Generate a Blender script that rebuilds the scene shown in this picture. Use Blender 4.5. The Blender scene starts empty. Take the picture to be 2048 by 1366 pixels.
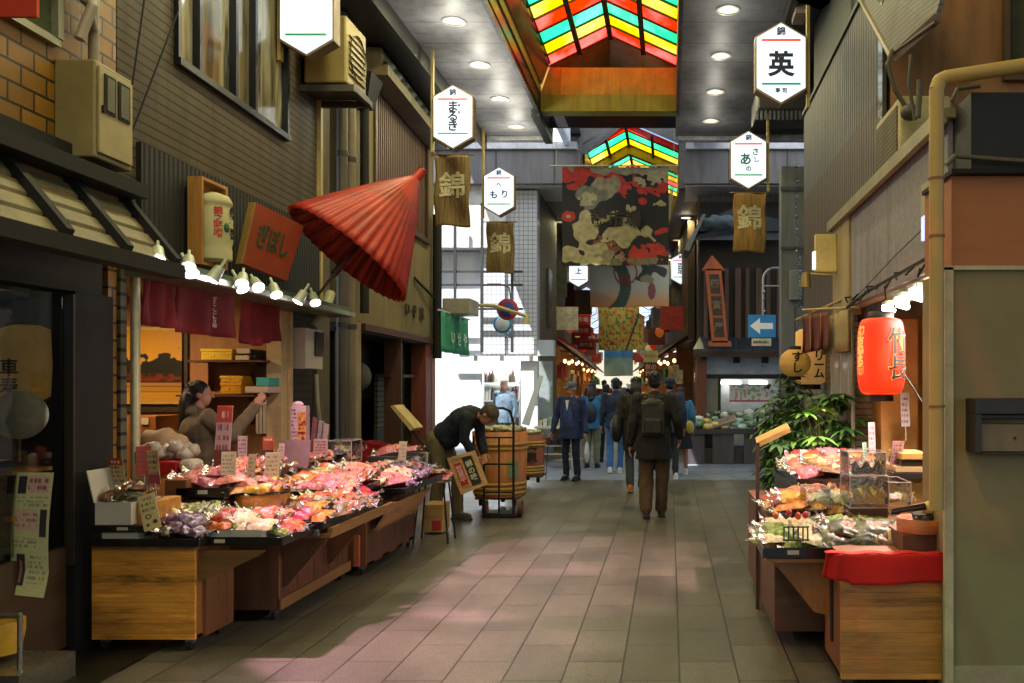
import bpy, math, random
import numpy as np
from mathutils import Vector, Matrix, noise as mnoise
random.seed(7); np.random.seed(7)
S = bpy.context.scene
COL = S.collection
R = math.radians
F = 1800.0; CX = 1340.0; CY = 769.0; EYE = 1.5
# ------------------------------------------------------------------ camera, world, sun, exposure
cam_d = bpy.data.cameras.new('camera'); cam = bpy.data.objects.new('camera', cam_d); COL.objects.link(cam)
cam.location = (0, 0, EYE); cam.rotation_euler = (R(90), 0, 0)
cam_d.sensor_width = 36; cam_d.lens = F/2048*36
cam_d.shift_x = -(CX-1024)/2048; cam_d.shift_y = (CY-683)/2048
cam_d.clip_start = .05; cam_d.clip_end = 600
S.camera = cam
W = bpy.data.worlds.new('World'); S.world = W; W.use_nodes = True
wn = W.node_tree.nodes; sky = wn.new('ShaderNodeTexSky'); sky.sky_type = 'NISHITA'; sky.sun_disc = False
SUN_EL = 57; SUN_AZ = 215      # azimuth clockwise from +Y (the street): from the left and a little behind
sky.sun_elevation = R(SUN_EL); sky.sun_rotation = R(SUN_AZ)
W.node_tree.links.new(sky.outputs[0], wn['Background'].inputs[0]); wn['Background'].inputs[1].default_value = .13
sl = bpy.data.lights.new('sun', 'SUN'); sl.energy = 7; sl.angle = R(.5); sl.color = (1, .97, .93)
so = bpy.data.objects.new('sun', sl); COL.objects.link(so)
sd = Vector((math.sin(R(SUN_AZ))*math.cos(R(SUN_EL)), math.cos(R(SUN_AZ))*math.cos(R(SUN_EL)), math.sin(R(SUN_EL))))
so.rotation_euler = sd.to_track_quat('Z', 'Y').to_euler(); so.location = (0, 0, 30)
S.view_settings.view_transform = 'Standard'; S.view_settings.look = 'None'
S.view_settings.exposure = .8; S.view_settings.gamma = 1
S.render.engine = 'CYCLES'
S.cycles.use_denoising = True; S.cycles.max_bounces = 7; S.cycles.transparent_max_bounces = 12
S.cycles.diffuse_bounces = 3; S.cycles.glossy_bounces = 3; S.cycles.sample_clamp_indirect = 4; S.cycles.sample_clamp_direct = 8
S.cycles.caustics_reflective = False; S.cycles.caustics_refractive = False

# ------------------------------------------------------------------ materials
def lin(h):
    if not isinstance(h, str): return tuple(h)
    h = h.lstrip('#'); v = [int(h[i:i+2], 16)/255 for i in (0, 2, 4)]
    return tuple(x/12.92 if x <= .04045 else ((x+.055)/1.055)**2.4 for x in v)
class NT:
    def __init__(s, name):
        s.m = bpy.data.materials.new(name); s.m.use_nodes = True; s.t = s.m.node_tree; s.n = s.t.nodes; s.l = s.t.links
        s.b = s.n['Principled BSDF']
    def node(s, t, **k):
        n = s.n.new(t)
        for a, v in k.items(): setattr(n, a, v)
        return n
    def link(s, a, b): s.l.new(a, b)
    def val(s, op, a, b=None, c=None):
        n = s.node('ShaderNodeMath', operation=op)
        for i, x in enumerate((a, b, c)):
            if x is None: continue
            if isinstance(x, (int, float)): n.inputs[i].default_value = x
            else: s.link(x, n.inputs[i])
        return n.outputs[0]
    def coords(s, kind='Object', stretch=(1, 1, 1)):
        if kind == 'World': o = s.node('ShaderNodeNewGeometry').outputs['Position']
        else: o = s.node('ShaderNodeTexCoord').outputs['Object']
        mp = s.node('ShaderNodeMapping'); mp.inputs['Scale'].default_value = stretch; s.link(o, mp.inputs[0]); return mp.outputs[0]
    def noise(s, vec, scale, detail=4, rough=.6):
        n = s.node('ShaderNodeTexNoise'); n.inputs['Scale'].default_value = scale; n.inputs['Detail'].default_value = detail
        n.inputs['Roughness'].default_value = rough; s.link(vec, n.inputs['Vector']); return n.outputs['Fac']
    def mix(s, f, a, b, blend='MIX'):
        n = s.node('ShaderNodeMix', data_type='RGBA', blend_type=blend)
        for i, x in ((0, f), (6, a), (7, b)):
            if isinstance(x, (int, float)): n.inputs[i].default_value = x
            elif isinstance(x, tuple): n.inputs[i].default_value = (*x[:3], 1)
            else: s.link(x, n.inputs[i])
        return n.outputs[2]
    def ramp(s, f, stops):
        n = s.node('ShaderNodeValToRGB'); e = n.color_ramp.elements
        while len(e) < len(stops): e.new(.5)
        for q, (p, c) in zip(e, stops): q.position = p; q.color = (*lin(c), 1)
        s.link(f, n.inputs[0]); return n.outputs[0]
    def bump(s, h, strength, dist=.01):
        n = s.node('ShaderNodeBump'); n.inputs['Strength'].default_value = strength; n.inputs['Distance'].default_value = dist
        s.link(h, n.inputs['Height']); s.link(n.outputs[0], s.b.inputs['Normal'])
    def col(s, c):
        if isinstance(c, tuple): s.b.inputs['Base Color'].default_value = (*c, 1)
        else: s.link(c, s.b.inputs['Base Color'])
def shade(c, k): return tuple(min(1, x*k) for x in c)
_mc = {}
def mat(col, rough=.6, metal=0, var=.25, scale=5, stretch=(1, 1, 1), bump=.15, coat=0, kind='Object', emit=0, rand=0, name=None):
    key = (col, rough, metal, var, scale, stretch, bump, coat, kind, emit, rand)
    if key in _mc: return _mc[key]
    c = lin(col); n = NT(name or 'paint'); v = n.coords(kind, stretch)
    f = n.noise(v, scale); g = n.noise(v, scale*7, 3)
    f2 = n.val('ADD', n.val('MULTIPLY', f, .7), n.val('MULTIPLY', g, .3))
    mr = n.node('ShaderNodeMapRange'); n.link(f2, mr.inputs[0]); mr.inputs[1].default_value = .32; mr.inputs[2].default_value = .68
    o = n.mix(mr.outputs[0], shade(c, 1-var), shade(c, 1+var))
    if rand:
        oi = n.node('ShaderNodeObjectInfo'); hs = n.node('ShaderNodeHueSaturation'); n.link(o, hs.inputs['Color'])
        n.link(n.val('ADD', n.val('MULTIPLY', oi.outputs['Random'], rand), 1-rand/2), hs.inputs['Value'])
        n.link(n.val('ADD', n.val('MULTIPLY', oi.outputs['Random'], rand*.12), .5-rand*.06), hs.inputs['Hue']); o = hs.outputs[0]
    if kind == 'World':   # grime and run marks on building surfaces
        st = n.noise(n.coords('World', (3.2, 3.2, .35)), 2.6, 5, .65); bl = n.noise(n.coords('World'), .9, 5, .6)
        o = n.mix(.75, o, n.ramp(n.val('ADD', n.val('MULTIPLY', st, .6), n.val('MULTIPLY', bl, .4)), [(.36, '#4a4840'), (.52, '#808080'), (.7, '#8c8c8a')]), 'OVERLAY')
    n.col(o); n.b.inputs['Roughness'].default_value = rough; n.b.inputs['Metallic'].default_value = metal
    if rough > .12: n.link(n.val('ADD', n.val('MULTIPLY', g, .2), rough-.1), n.b.inputs['Roughness'])
    n.b.inputs['Coat Weight'].default_value = coat; n.b.inputs['Coat Roughness'].default_value = .08
    if bump: n.bump(f2, bump, .01)
    if emit: n.b.inputs['Emission Color'].default_value = (*c, 1); n.b.inputs['Emission Strength'].default_value = emit
    _mc[key] = n.m; return n.m
def wood(col, axis='x', scale=3, rough=.55, var=.45, kind='Object', coat=0, knots=True, strips=0):
    key = ('wood', col, axis, scale, rough, var, kind, strips)
    if key in _mc: return _mc[key]
    st = {'x': (.12, 1, 1), 'y': (1, .12, 1), 'z': (1, 1, .12)}[axis]
    c = lin(col); n = NT('wood'); v = n.coords(kind, st); f = n.noise(v, scale*5, 5, .65); g = n.noise(v, scale*30, 3)
    w = n.noise(n.coords(kind, tuple(x*.6 for x in st)), scale*2.2, 2)
    t = n.val('ADD', n.val('MULTIPLY', f, .55), n.val('ADD', n.val('MULTIPLY', g, .2), n.val('MULTIPLY', w, .25)))
    o = n.ramp(t, [(.34, shade(c, 1-var*1.3)), (.47, shade(c, 1-var*.3)), (.55, c), (.66, shade(c, 1+var))])
    if strips:   # laminated boards: each strip has its own tone, with dark glue lines and scuffs
        sp = n.node('ShaderNodeSeparateXYZ'); n.link(n.coords(kind), sp.inputs[0]); q = n.val('DIVIDE', n.val('ADD', sp.outputs[2 if axis == 'x' else 1], 5.0), strips); fl = n.val('FLOOR', q); fr = n.val('FRACT', q)
        q2 = n.val('FLOOR', n.val('ADD', n.val('DIVIDE', n.val('ADD', sp.outputs[0], 5.0), 1.1), n.val('MULTIPLY', fl, .37))); wn_ = n.node('ShaderNodeTexWhiteNoise', noise_dimensions='2D'); cb = n.node('ShaderNodeCombineXYZ'); n.link(fl, cb.inputs[0]); n.link(q2, cb.inputs[1]); n.link(cb.outputs[0], wn_.inputs['Vector'])
        hs = n.node('ShaderNodeHueSaturation'); n.link(o, hs.inputs['Color']); n.link(n.val('ADD', n.val('MULTIPLY', wn_.outputs['Value'], .36), .8), hs.inputs['Value']); o = n.mix(n.val('MULTIPLY', n.val('LESS_THAN', fr, .035), .6), hs.outputs[0], (.03, .015, .008))
        sc_ = n.noise(n.coords(kind), 7, 6, .75); o = n.mix(n.ramp(sc_, [(.56, '#000000'), (.72, '#6a6a6a')]), o, (.05, .025, .012))
    n.col(o); n.b.inputs['Roughness'].default_value = rough; n.bump(t, .2, .006); n.b.inputs['Coat Weight'].default_value = coat
    _mc[key] = n.m; return n.m
def striped(col, line, axis, period, width=.12, rough=.6, metal=0, var=.15, scale=3, bump=.6, soft=False, bdist=.01, axis2=None, period2=.2):
    """repeated seams, laps or corrugations along a world axis"""
    n = NT('striped'); c = lin(col); v = n.coords('World'); f = n.noise(v, scale); sp = n.node('ShaderNodeSeparateXYZ'); n.link(v, sp.inputs[0])
    fr = n.val('FRACT', n.val('DIVIDE', sp.outputs['XYZ'.index(axis)], period))
    g = n.noise(v, scale*9, 3)
    base = n.mix(n.val('ADD', n.val('MULTIPLY', f, .7), n.val('MULTIPLY', g, .3)), shade(c, 1-var*2), shade(c, 1+var*2))
    base = n.mix(.6, base, n.ramp(n.noise(n.coords('World', (3, 3, .4)), 2.2, 5, .65), [(.35, '#48463e'), (.52, '#808080'), (.7, '#909090')]), 'OVERLAY')
    if soft:
        h = n.val('ADD', n.val('MULTIPLY', n.val('SINE', n.val('MULTIPLY', fr, 6.2832)), .5), .5)
        n.col(n.mix(n.val('MULTIPLY', h, 1.0), n.mix(.6, base, lin(line)), base)); n.bump(h, bump, bdist)
    else:
        m = n.val('LESS_THAN', fr, width); h = n.val('SUBTRACT', fr, n.val('MULTIPLY', m, 1.0))
        if axis2:
            fr2 = n.val('FRACT', n.val('DIVIDE', sp.outputs['XYZ'.index(axis2)], period2)); m = n.val('MAXIMUM', m, n.val('LESS_THAN', fr2, width*period/period2)); h = n.val('SUBTRACT', 1, m)
        n.col(n.mix(m, base, lin(line))); n.bump(h, bump, bdist)
    n.b.inputs['Roughness'].default_value = rough; n.b.inputs['Metallic'].default_value = metal; return n.m
def bricks(c1, c2, mortar, bw, rh, swap, ms=.012, rough=.6, bump=.5, offset=.5, kindmap='left', var=.3, big=.6, spec=.5):
    """brick or tile face in world metres; kindmap left: (Y,Z), floor: (Y,X), front: (X,Z)"""
    n = NT('brickwork'); p = n.coords('World'); sp = n.node('ShaderNodeSeparateXYZ'); n.link(p, sp.inputs[0]); cb = n.node('ShaderNodeCombineXYZ')
    a, b = {'left': (1, 2), 'floor': (1, 0), 'front': (0, 2)}[kindmap]
    n.link(n.val('ADD', sp.outputs[a], 50.0), cb.inputs[0]); n.link(n.val('ADD', sp.outputs[b], swap), cb.inputs[1])
    t = n.node('ShaderNodeTexBrick'); t.offset = offset; t.offset_frequency = 2; n.link(cb.outputs[0], t.inputs['Vector'])
    t.inputs['Scale'].default_value = 1; t.inputs['Brick Width'].default_value = bw; t.inputs['Row Height'].default_value = rh
    t.inputs['Mortar Size'].default_value = ms; t.inputs['Mortar Smooth'].default_value = .2; t.inputs['Bias'].default_value = 0
    t.inputs['Color1'].default_value = (*lin(c1), 1); t.inputs['Color2'].default_value = (*lin(c2), 1); t.inputs['Mortar'].default_value = (*lin(mortar), 1)
    g = n.noise(p, 110 if kindmap == 'floor' else 260, 3); h = n.noise(p, 1.3, 5); k = n.noise(p, 14, 4)
    o = n.mix(var, t.outputs['Color'], n.ramp(g, [(.3, '#000000'), (.7, '#ffffff')]), 'OVERLAY')
    o = n.mix(big, o, n.ramp(n.val('ADD', n.val('MULTIPLY', h, .6), n.val('MULTIPLY', k, .4)), [(.3, '#6a6a6a'), (.7, '#a0a0a0')]), 'OVERLAY')
    if kindmap == 'floor':   # trodden spots, stains and worn lighter tracks
        vo = n.node('ShaderNodeTexVoronoi'); vo.inputs['Scale'].default_value = 3.2; n.link(p, vo.inputs['Vector'])
        sp2 = n.val('LESS_THAN', vo.outputs['Distance'], n.val('MULTIPLY', n.noise(p, 2.3, 2), .075)); o = n.mix(n.val('MULTIPLY', sp2, .55), o, (.03, .027, .022))
        w1 = n.noise(n.coords('World', (1.6, .3, 1)), 1.4, 4, .6); o = n.mix(.55, o, n.ramp(w1, [(.36, '#5c5a50'), (.62, '#9c9a94')]), 'OVERLAY')
        w2 = n.noise(p, 3.1, 6, .7); o = n.mix(n.ramp(w2, [(.56, '#000000'), (.66, '#505050')]), o, (.05, .045, .03))
    n.col(o); n.link(n.val('ADD', n.val('MULTIPLY', h, .35), rough-.2), n.b.inputs['Roughness'])
    n.bump(n.val('ADD', n.val('MULTIPLY', t.outputs['Fac'], -1), n.val('MULTIPLY', g, .12)), bump, .006); n.b.inputs['Specular IOR Level'].default_value = spec
    return n.m
def glow(col, strength, base=None):
    strength *= .57; key = ('glow', col, strength)
    if key in _mc: return _mc[key]
    n = NT('lit_panel'); c = lin(col); n.col(lin(base) if base else c); n.b.inputs['Emission Color'].default_value = (*c, 1)
    n.b.inputs['Emission Strength'].default_value = strength; n.b.inputs['Roughness'].default_value = .4
    v = n.coords('Object'); f = n.noise(v, 2.5, 2); n.link(n.val('MULTIPLY', n.val('ADD', n.val('MULTIPLY', f, .3), .85), strength), n.b.inputs['Emission Strength'])
    _mc[key] = n.m; return n.m
def clear(tint='#ffffff', alpha=.22, rough=.08):
    key = ('clear', tint, alpha, rough)
    if key in _mc: return _mc[key]
    n = NT('clear_plastic'); tr = n.node('ShaderNodeBsdfTransparent'); gl = n.node('ShaderNodeBsdfGlossy'); gl.inputs['Roughness'].default_value = rough
    gl.inputs['Color'].default_value = (*lin(tint), 1); tr.inputs['Color'].default_value = (.93, .95, .95, 1)
    mx = n.node('ShaderNodeMixShader'); fz = n.node('ShaderNodeFresnel'); fz.inputs[0].default_value = 1.5
    v = n.coords('Object'); bp = n.node('ShaderNodeBump'); bp.inputs['Strength'].default_value = .5; bp.inputs['Distance'].default_value = .01
    n.link(n.noise(v, 30, 2), bp.inputs['Height']); n.link(bp.outputs[0], gl.inputs['Normal'])
    n.link(n.val('ADD', fz.outputs[0], alpha), mx.inputs[0]); n.link(tr.outputs[0], mx.inputs[1]); n.link(gl.outputs[0], mx.inputs[2])
    n.link(mx.outputs[0], n.n['Material Output'].inputs[0]); _mc[key] = n.m; return n.m
def food(cols, scale=60, coat=.55, bump=.45, rand=.25, wr=11):
    """mottled food under wrinkled clear film"""
    key = ('food', tuple(cols), scale)
    if key in _mc: return _mc[key]
    n = NT('packed_food'); v = n.coords('Object'); oi = n.node('ShaderNodeObjectInfo')
    sv = n.node('ShaderNodeVectorMath', operation='ADD'); n.link(v, sv.inputs[0])
    cx = n.node('ShaderNodeCombineXYZ'); n.link(n.val('MULTIPLY', oi.outputs['Random'], 9), cx.inputs[0]); n.link(cx.outputs[0], sv.inputs[1])
    vo = n.node('ShaderNodeTexVoronoi'); vo.inputs['Scale'].default_value = scale; n.link(sv.outputs[0], vo.inputs['Vector'])
    f = n.noise(sv.outputs[0], scale*.5, 4, .7)
    t = n.val('ADD', n.val('MULTIPLY', vo.outputs['Distance'], .45), n.val('MULTIPLY', f, .6))
    k = len(cols); o = n.ramp(t, [(.25+.5*i/(k-1), c) for i, c in enumerate(cols)])
    hs = n.node('ShaderNodeHueSaturation'); n.link(o, hs.inputs['Color'])
    n.link(n.val('ADD', n.val('MULTIPLY', oi.outputs['Random'], rand*2), 1-rand), hs.inputs['Value'])
    n.link(n.val('ADD', n.val('MULTIPLY', oi.outputs['Random'], .05), .475), hs.inputs['Hue'])
    n.col(hs.outputs[0]); n.b.inputs['Roughness'].default_value = .45
    n.b.inputs['Coat Weight'].default_value = coat; n.b.inputs['Coat Roughness'].default_value = .2
    wrk = n.noise(sv.outputs[0], wr, 5, .55)
    bp = n.node('ShaderNodeBump'); bp.inputs['Strength'].default_value = bump; bp.inputs['Distance'].default_value = .03
    n.link(wrk, bp.inputs['Height']); n.link(bp.outputs[0], n.b.inputs['Coat Normal']); n.link(bp.outputs[0], n.b.inputs['Normal'])
    _mc[key] = n.m; return n.m
def attr_mat(rough=.75, coat=0, fabric=True, emit=0):
    key = ('attr', rough, coat, emit)
    if key in _mc: return _mc[key]
    n = NT('printed'); a = n.node('ShaderNodeVertexColor', layer_name='print'); v = n.coords('Object'); f = n.noise(v, 90, 2)
    n.col(n.mix(.12, a.outputs[0], n.ramp(f, [(.3, '#000000'), (.7, '#ffffff')]), 'OVERLAY')); n.b.inputs['Roughness'].default_value = rough
    n.b.inputs['Coat Weight'].default_value = coat
    if emit: n.link(a.outputs[0], n.b.inputs['Emission Color']); n.b.inputs['Emission Strength'].default_value = emit
    _mc[key] = n.m; return n.m
# ------------------------------------------------------------------ mesh helpers
def P(px, py, D): return Vector(((px-CX)*D/F, D, EYE-(py-CY)*D/F))
def X(px, D): return (px-CX)*D/F
def Z(py, D): return EYE-(py-CY)*D/F
def XL(y): return -3.34-.0382*(y-5.2)          # face of the left row of buildings
def DL(px, off=0): return (3.1414-off)/((CX-px)/F-.0382)
def XR(y): return 1.47                           # face of the right row
class MB:
    def __init__(s): s.v = []; s.f = []; s.m = []; s.s = []
    def add(s, vs, fs, m=0, smooth=False):
        o = len(s.v); s.v += [tuple(v) for v in vs]
        for f in fs: s.f.append([i+o for i in f]); s.m.append(m); s.s.append(smooth)
        return s
    def hexa(s, p, m=0):
        return s.add(p, [(0, 3, 2, 1), (4, 5, 6, 7), (0, 1, 5, 4), (1, 2, 6, 5), (2, 3, 7, 6), (3, 0, 4, 7)], m)
    def box(s, x0, x1, y0, y1, z0, z1, m=0):
        return s.hexa([(x0, y0, z0), (x1, y0, z0), (x1, y1, z0), (x0, y1, z0), (x0, y0, z1), (x1, y0, z1), (x1, y1, z1), (x0, y1, z1)], m)
    def lbox(s, d0, d1, z0, z1, t0, t1, m=0, z0b=None, z1b=None):
        """box hugging the left building line: depth range, heights, offsets t towards the street (t0<t1)"""
        z0b = z0 if z0b is None else z0b; z1b = z1 if z1b is None else z1b
        return s.hexa([(XL(d0)+t0, d0, z0), (XL(d0)+t1, d0, z0), (XL(d1)+t1, d1, z0b), (XL(d1)+t0, d1, z0b),
                       (XL(d0)+t0, d0, z1), (XL(d0)+t1, d0, z1), (XL(d1)+t1, d1, z1b), (XL(d1)+t0, d1, z1b)], m)
    def obox(s, c, size, rot=None, m=0):
        rot = rot or Matrix.Identity(3); a, b, d = [q/2 for q in size]; c = Vector(c)
        ps = [(-a, -b, -d), (a, -b, -d), (a, b, -d), (-a, b, -d), (-a, -b, d), (a, -b, d), (a, b, d), (-a, b, d)]
        return s.hexa([c+rot@Vector(p) for p in ps], m)
    def prism(s, pts, ext, m=0):
        n = len(pts); e = Vector(ext); a = [Vector(p) for p in pts]; b = [p+e for p in a]
        return s.add(a+b, [tuple(range(n))[::-1], tuple(range(n, 2*n))]+[(i, (i+1) % n, n+(i+1) % n, n+i) for i in range(n)], m)
    def cone(s, p0, p1, r0, r1=None, n=10, m=0, caps=True, smooth=True, ex=1.0):
        r1 = r0 if r1 is None else r1; p0 = Vector(p0); p1 = Vector(p1); d = (p1-p0).normalized()
        q = d.to_track_quat('Z', 'Y').to_matrix(); vs = []
        for p, r in ((p0, r0), (p1, r1)):
            for i in range(n):
                a = 2*math.pi*i/n; vs.append(p+q@Vector((math.cos(a)*r*ex, math.sin(a)*r, 0)))
        s.add(vs, [(i, (i+1) % n, n+(i+1) % n, n+i) for i in range(n)], m, smooth)
        if caps: s.add(vs, [tuple(range(n))[::-1], tuple(range(n, 2*n))], m)
        return s
    def tube(s, pts, r, n=8, m=0):
        for a, b in zip(pts[:-1], pts[1:]): s.cone(a, b, r, r, n, m)
        for p in pts[1:-1]: s.ell(p, (r*1.01,)*3, 8, 5, m)
        return s
    def ell(s, c, rad, n=14, k=9, m=0, rot=None, fn=None):
        c = Vector(c); rot = rot or Matrix.Identity(3); vs = []
        for j in range(k+1):
            t = math.pi*j/k
            for i in range(n):
                a = 2*math.pi*i/n; p = Vector((math.sin(t)*math.cos(a), math.sin(t)*math.sin(a), math.cos(t)))
                if fn: p = p*fn(p)
                vs.append(c+rot@Vector((p.x*rad[0], p.y*rad[1], p.z*rad[2])))
        return s.add(vs, [(j*n+i, (j+1)*n+i, (j+1)*n+(i+1) % n, j*n+(i+1) % n) for j in range(k) for i in range(n)], m, True)
    def lathe(s, prof, c, n=20, m=0, smooth=True, axis=None, caps=True):
        c = Vector(c); q = axis.to_track_quat('Z', 'Y').to_matrix() if axis else Matrix.Identity(3); vs = []
        for r, z in prof:
            for i in range(n):
                a = 2*math.pi*i/n; vs.append(c+q@Vector((r*math.cos(a), r*math.sin(a), z)))
        s.add(vs, [(j*n+i, j*n+(i+1) % n, (j+1)*n+(i+1) % n, (j+1)*n+i) for j in range(len(prof)-1) for i in range(n)], m, smooth)
        if caps: s.add(vs, [tuple(range(n))[::-1], tuple(range((len(prof)-1)*n, len(prof)*n))], m)
        return s
    def surf(s, fn, nu, nv, m=0, thick=None, smooth=True):
        vs = [fn(i/nu, j/nv) for j in range(nv+1) for i in range(nu+1)]
        fs = [(j*(nu+1)+i, j*(nu+1)+i+1, (j+1)*(nu+1)+i+1, (j+1)*(nu+1)+i) for j in range(nv) for i in range(nu)]
        return s.add(vs, fs, m, smooth)
    def build(s, name, mats, parent=None, label=None, cat=None, group=None, kind=None, bev=0, origin=None, solid=0, sub=0):
        me = bpy.data.meshes.new(name); me.from_pydata(s.v, [], s.f)
        if not isinstance(mats, (list, tuple)): mats = [mats]
        for q in mats: me.materials.append(q)
        me.polygons.foreach_set('material_index', s.m); me.polygons.foreach_set('use_smooth', s.s)
        return put(name, me, parent, label, cat, group, kind, bev, origin, solid, sub)
def root_loc(o):
    l = Vector((0, 0, 0))
    while o: l += o.location; o = o.parent
    return l
def put(name, me, parent=None, label=None, cat=None, group=None, kind=None, bev=0, origin=None, solid=0, sub=0):
    o = bpy.data.objects.new(name, me); COL.objects.link(o)
    if parent: l = root_loc(parent); me.transform(Matrix.Translation(-l)); o.parent = parent
    elif kind != 'structure':
        if origin is None:
            a = np.zeros(len(me.vertices)*3); me.vertices.foreach_get('co', a); a = a.reshape(-1, 3)
            origin = ((a[:, 0].min()+a[:, 0].max())/2, (a[:, 1].min()+a[:, 1].max())/2, a[:, 2].min())
        me.transform(Matrix.Translation(-Vector(origin))); o.location = origin
    tag(o, label, cat, group, kind)
    if solid: md = o.modifiers.new('t', 'SOLIDIFY'); md.thickness = solid; md.offset = 0
    if bev: md = o.modifiers.new('b', 'BEVEL'); md.width = bev; md.segments = 2; md.limit_method = 'ANGLE'; md.angle_limit = R(50)
    if sub: md = o.modifiers.new('s', 'SUBSURF'); md.levels = md.render_levels = sub
    me.update(); return o
def tag(o, label=None, cat=None, group=None, kind=None):
    for k, v in (('label', label), ('category', cat), ('group', group), ('kind', kind)):
        if v: o[k] = v
def thing(name, label, cat, loc=(0, 0, 0), group=None):
    o = bpy.data.objects.new(name, None); COL.objects.link(o); o.location = loc; o.empty_display_size = .1; tag(o, label, cat, group); return o
KIDS = {}
def kids(o): return [c for c in bpy.data.objects if c.parent == o] if o.name not in KIDS else KIDS[o.name]
def clone(o, loc, rz=0, label=None, group=None, scale=None, rot=None):
    if o.name not in KIDS: KIDS[o.name] = [c for c in o.children]
    r = o.copy(); COL.objects.link(r); r.location = loc; r.rotation_euler = rot if rot else (0, 0, rz)
    if scale: r.scale = scale if isinstance(scale, (tuple, list)) else (scale,)*3
    if label: r['label'] = label
    if group: r['group'] = group
    for c in KIDS[o.name]:
        if c.name not in KIDS: KIDS[c.name] = [g for g in c.children]
        d = c.copy(); COL.objects.link(d); d.parent = r
        for g in KIDS[c.name]: e = g.copy(); COL.objects.link(e); e.parent = d
    return r
def text_mesh(body, size, bold=0, ext=.002, vertical=False, spacing=1.0, font=None):
    cu = bpy.data.curves.new('lettering', 'FONT'); cu.body = '\n'.join(body) if vertical else body; cu.size = size; cu.extrude = ext; cu.offset = bold*size
    cu.align_x = 'CENTER'; cu.align_y = 'CENTER'; cu.space_line = spacing; cu.resolution_u = 3
    o = bpy.data.objects.new('tmp', cu); COL.objects.link(o)
    me = bpy.data.meshes.new_from_object(o.evaluated_get(bpy.context.evaluated_depsgraph_get()))
    bpy.data.objects.remove(o); bpy.data.curves.remove(cu); return me
def text(body, size, pos, parent, m, rz=0, bold=.01, vertical=False, name='lettering', tilt=None, spacing=1.0, sx=1, ext=.002, wrap=None):
    me = text_mesh(body, size, bold, ext, vertical, spacing)
    me.materials.clear(); me.materials.append(m)
    M = Matrix.Translation(Vector(pos)) @ Matrix.Rotation(rz, 4, 'Z') @ (tilt if tilt else Matrix.Identity(4)) @ Matrix.Rotation(R(90), 4, 'X') @ Matrix.Diagonal((sx, 1, 1, 1))
    if wrap:   # bend round a vertical cylinder (centre, radius function of z, angle)
        c, rf, ang = wrap
        for v in me.vertices:
            q = v.co.copy(); z = pos[2]+q.y; r = rf(z)+.003+q.z*.5; a = ang+q.x*sx/rf(pos[2])
            v.co = (c[0]+r*math.cos(a), c[1]+r*math.sin(a), z)
    else: me.transform(M)
    return put(name, me, parent)
class Paint:
    def __init__(s, w, h, c): s.w = w; s.h = h; s.a = np.zeros((h, w, 3)); s.a[:] = lin(c); s.y, s.x = np.mgrid[0:h, 0:w]; s.u = s.x/(w-1); s.v = s.y/(h-1)
    def nz(s, k, seed): return np.array([[mnoise.noise(Vector((i/s.w*k, j/s.w*k, seed))) for i in range(s.w)] for j in range(s.h)])
    def ell(s, cu, cv, ru, rv, c, rag=0, rot=0, N=None):
        du = s.u-cu; dv = (s.v-cv)*s.h/s.w; co, si = math.cos(rot), math.sin(rot); a = (du*co+dv*si)/ru; b = (-du*si+dv*co)/rv
        d = a*a+b*b
        if rag and N is not None: d = d+N*rag
        s.a[d < 1] = lin(c)
    def rect(s, u0, u1, v0, v1, c): s.a[(s.u >= u0) & (s.u < u1) & (s.v >= v0) & (s.v < v1)] = lin(c)
    def line(s, p, q, w, c):
        p = np.array(p); q = np.array(q); d = q-p; t = np.clip(((s.u-p[0])*d[0]+(s.v-p[1])*d[1])/(d@d), 0, 1)
        s.a[np.hypot(s.u-p[0]-t*d[0], (s.v-p[1]-t*d[1])) < w] = lin(c)
    def grad(s, c0, c1, v0=0, v1=1):
        t = np.clip((s.v-v0)/(v1-v0), 0, 1)[..., None]; m = (s.v >= v0) & (s.v <= v1); g = np.array(lin(c0))*(1-t)+np.array(lin(c1))*t; s.a[m] = g[m]
    def scribble(s, u0, u1, v0, v1, rows, c, seed=1, fill=.7):
        rg = random.Random(seed); rh = (v1-v0)/rows
        for r in range(rows):
            u = u0
            while u < u1:
                l = rg.uniform(.01, .05); 
                if rg.random() < fill: s.rect(u, min(u+l, u1), v0+r*rh+rh*.25, v0+r*rh+rh*.75, c)
                u += l+.012
    def mesh(s, fn, name, parent=None, thick=0, m=None, **k):
        """fn(u, v) -> world point, v measured downwards"""
        w, h = s.w, s.h; vs = [tuple(fn(i/(w-1), j/(h-1))) for j in range(h) for i in range(w)]
        fs = [(j*w+i, (j+1)*w+i, (j+1)*w+i+1, j*w+i+1) for j in range(h-1) for i in range(w-1)]
        me = bpy.data.meshes.new(name); me.from_pydata(vs, [], fs); ca = me.color_attributes.new('print', 'FLOAT_COLOR', 'POINT')
        b = np.ones((h*w, 4)); b[:, :3] = s.a.reshape(-1, 3); ca.data.foreach_set('color', b.ravel()); me.materials.append(m or attr_mat())
        me.polygons.foreach_set('use_smooth', [True]*len(fs))
        return put(name, me, parent, solid=thick, **k)
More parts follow.
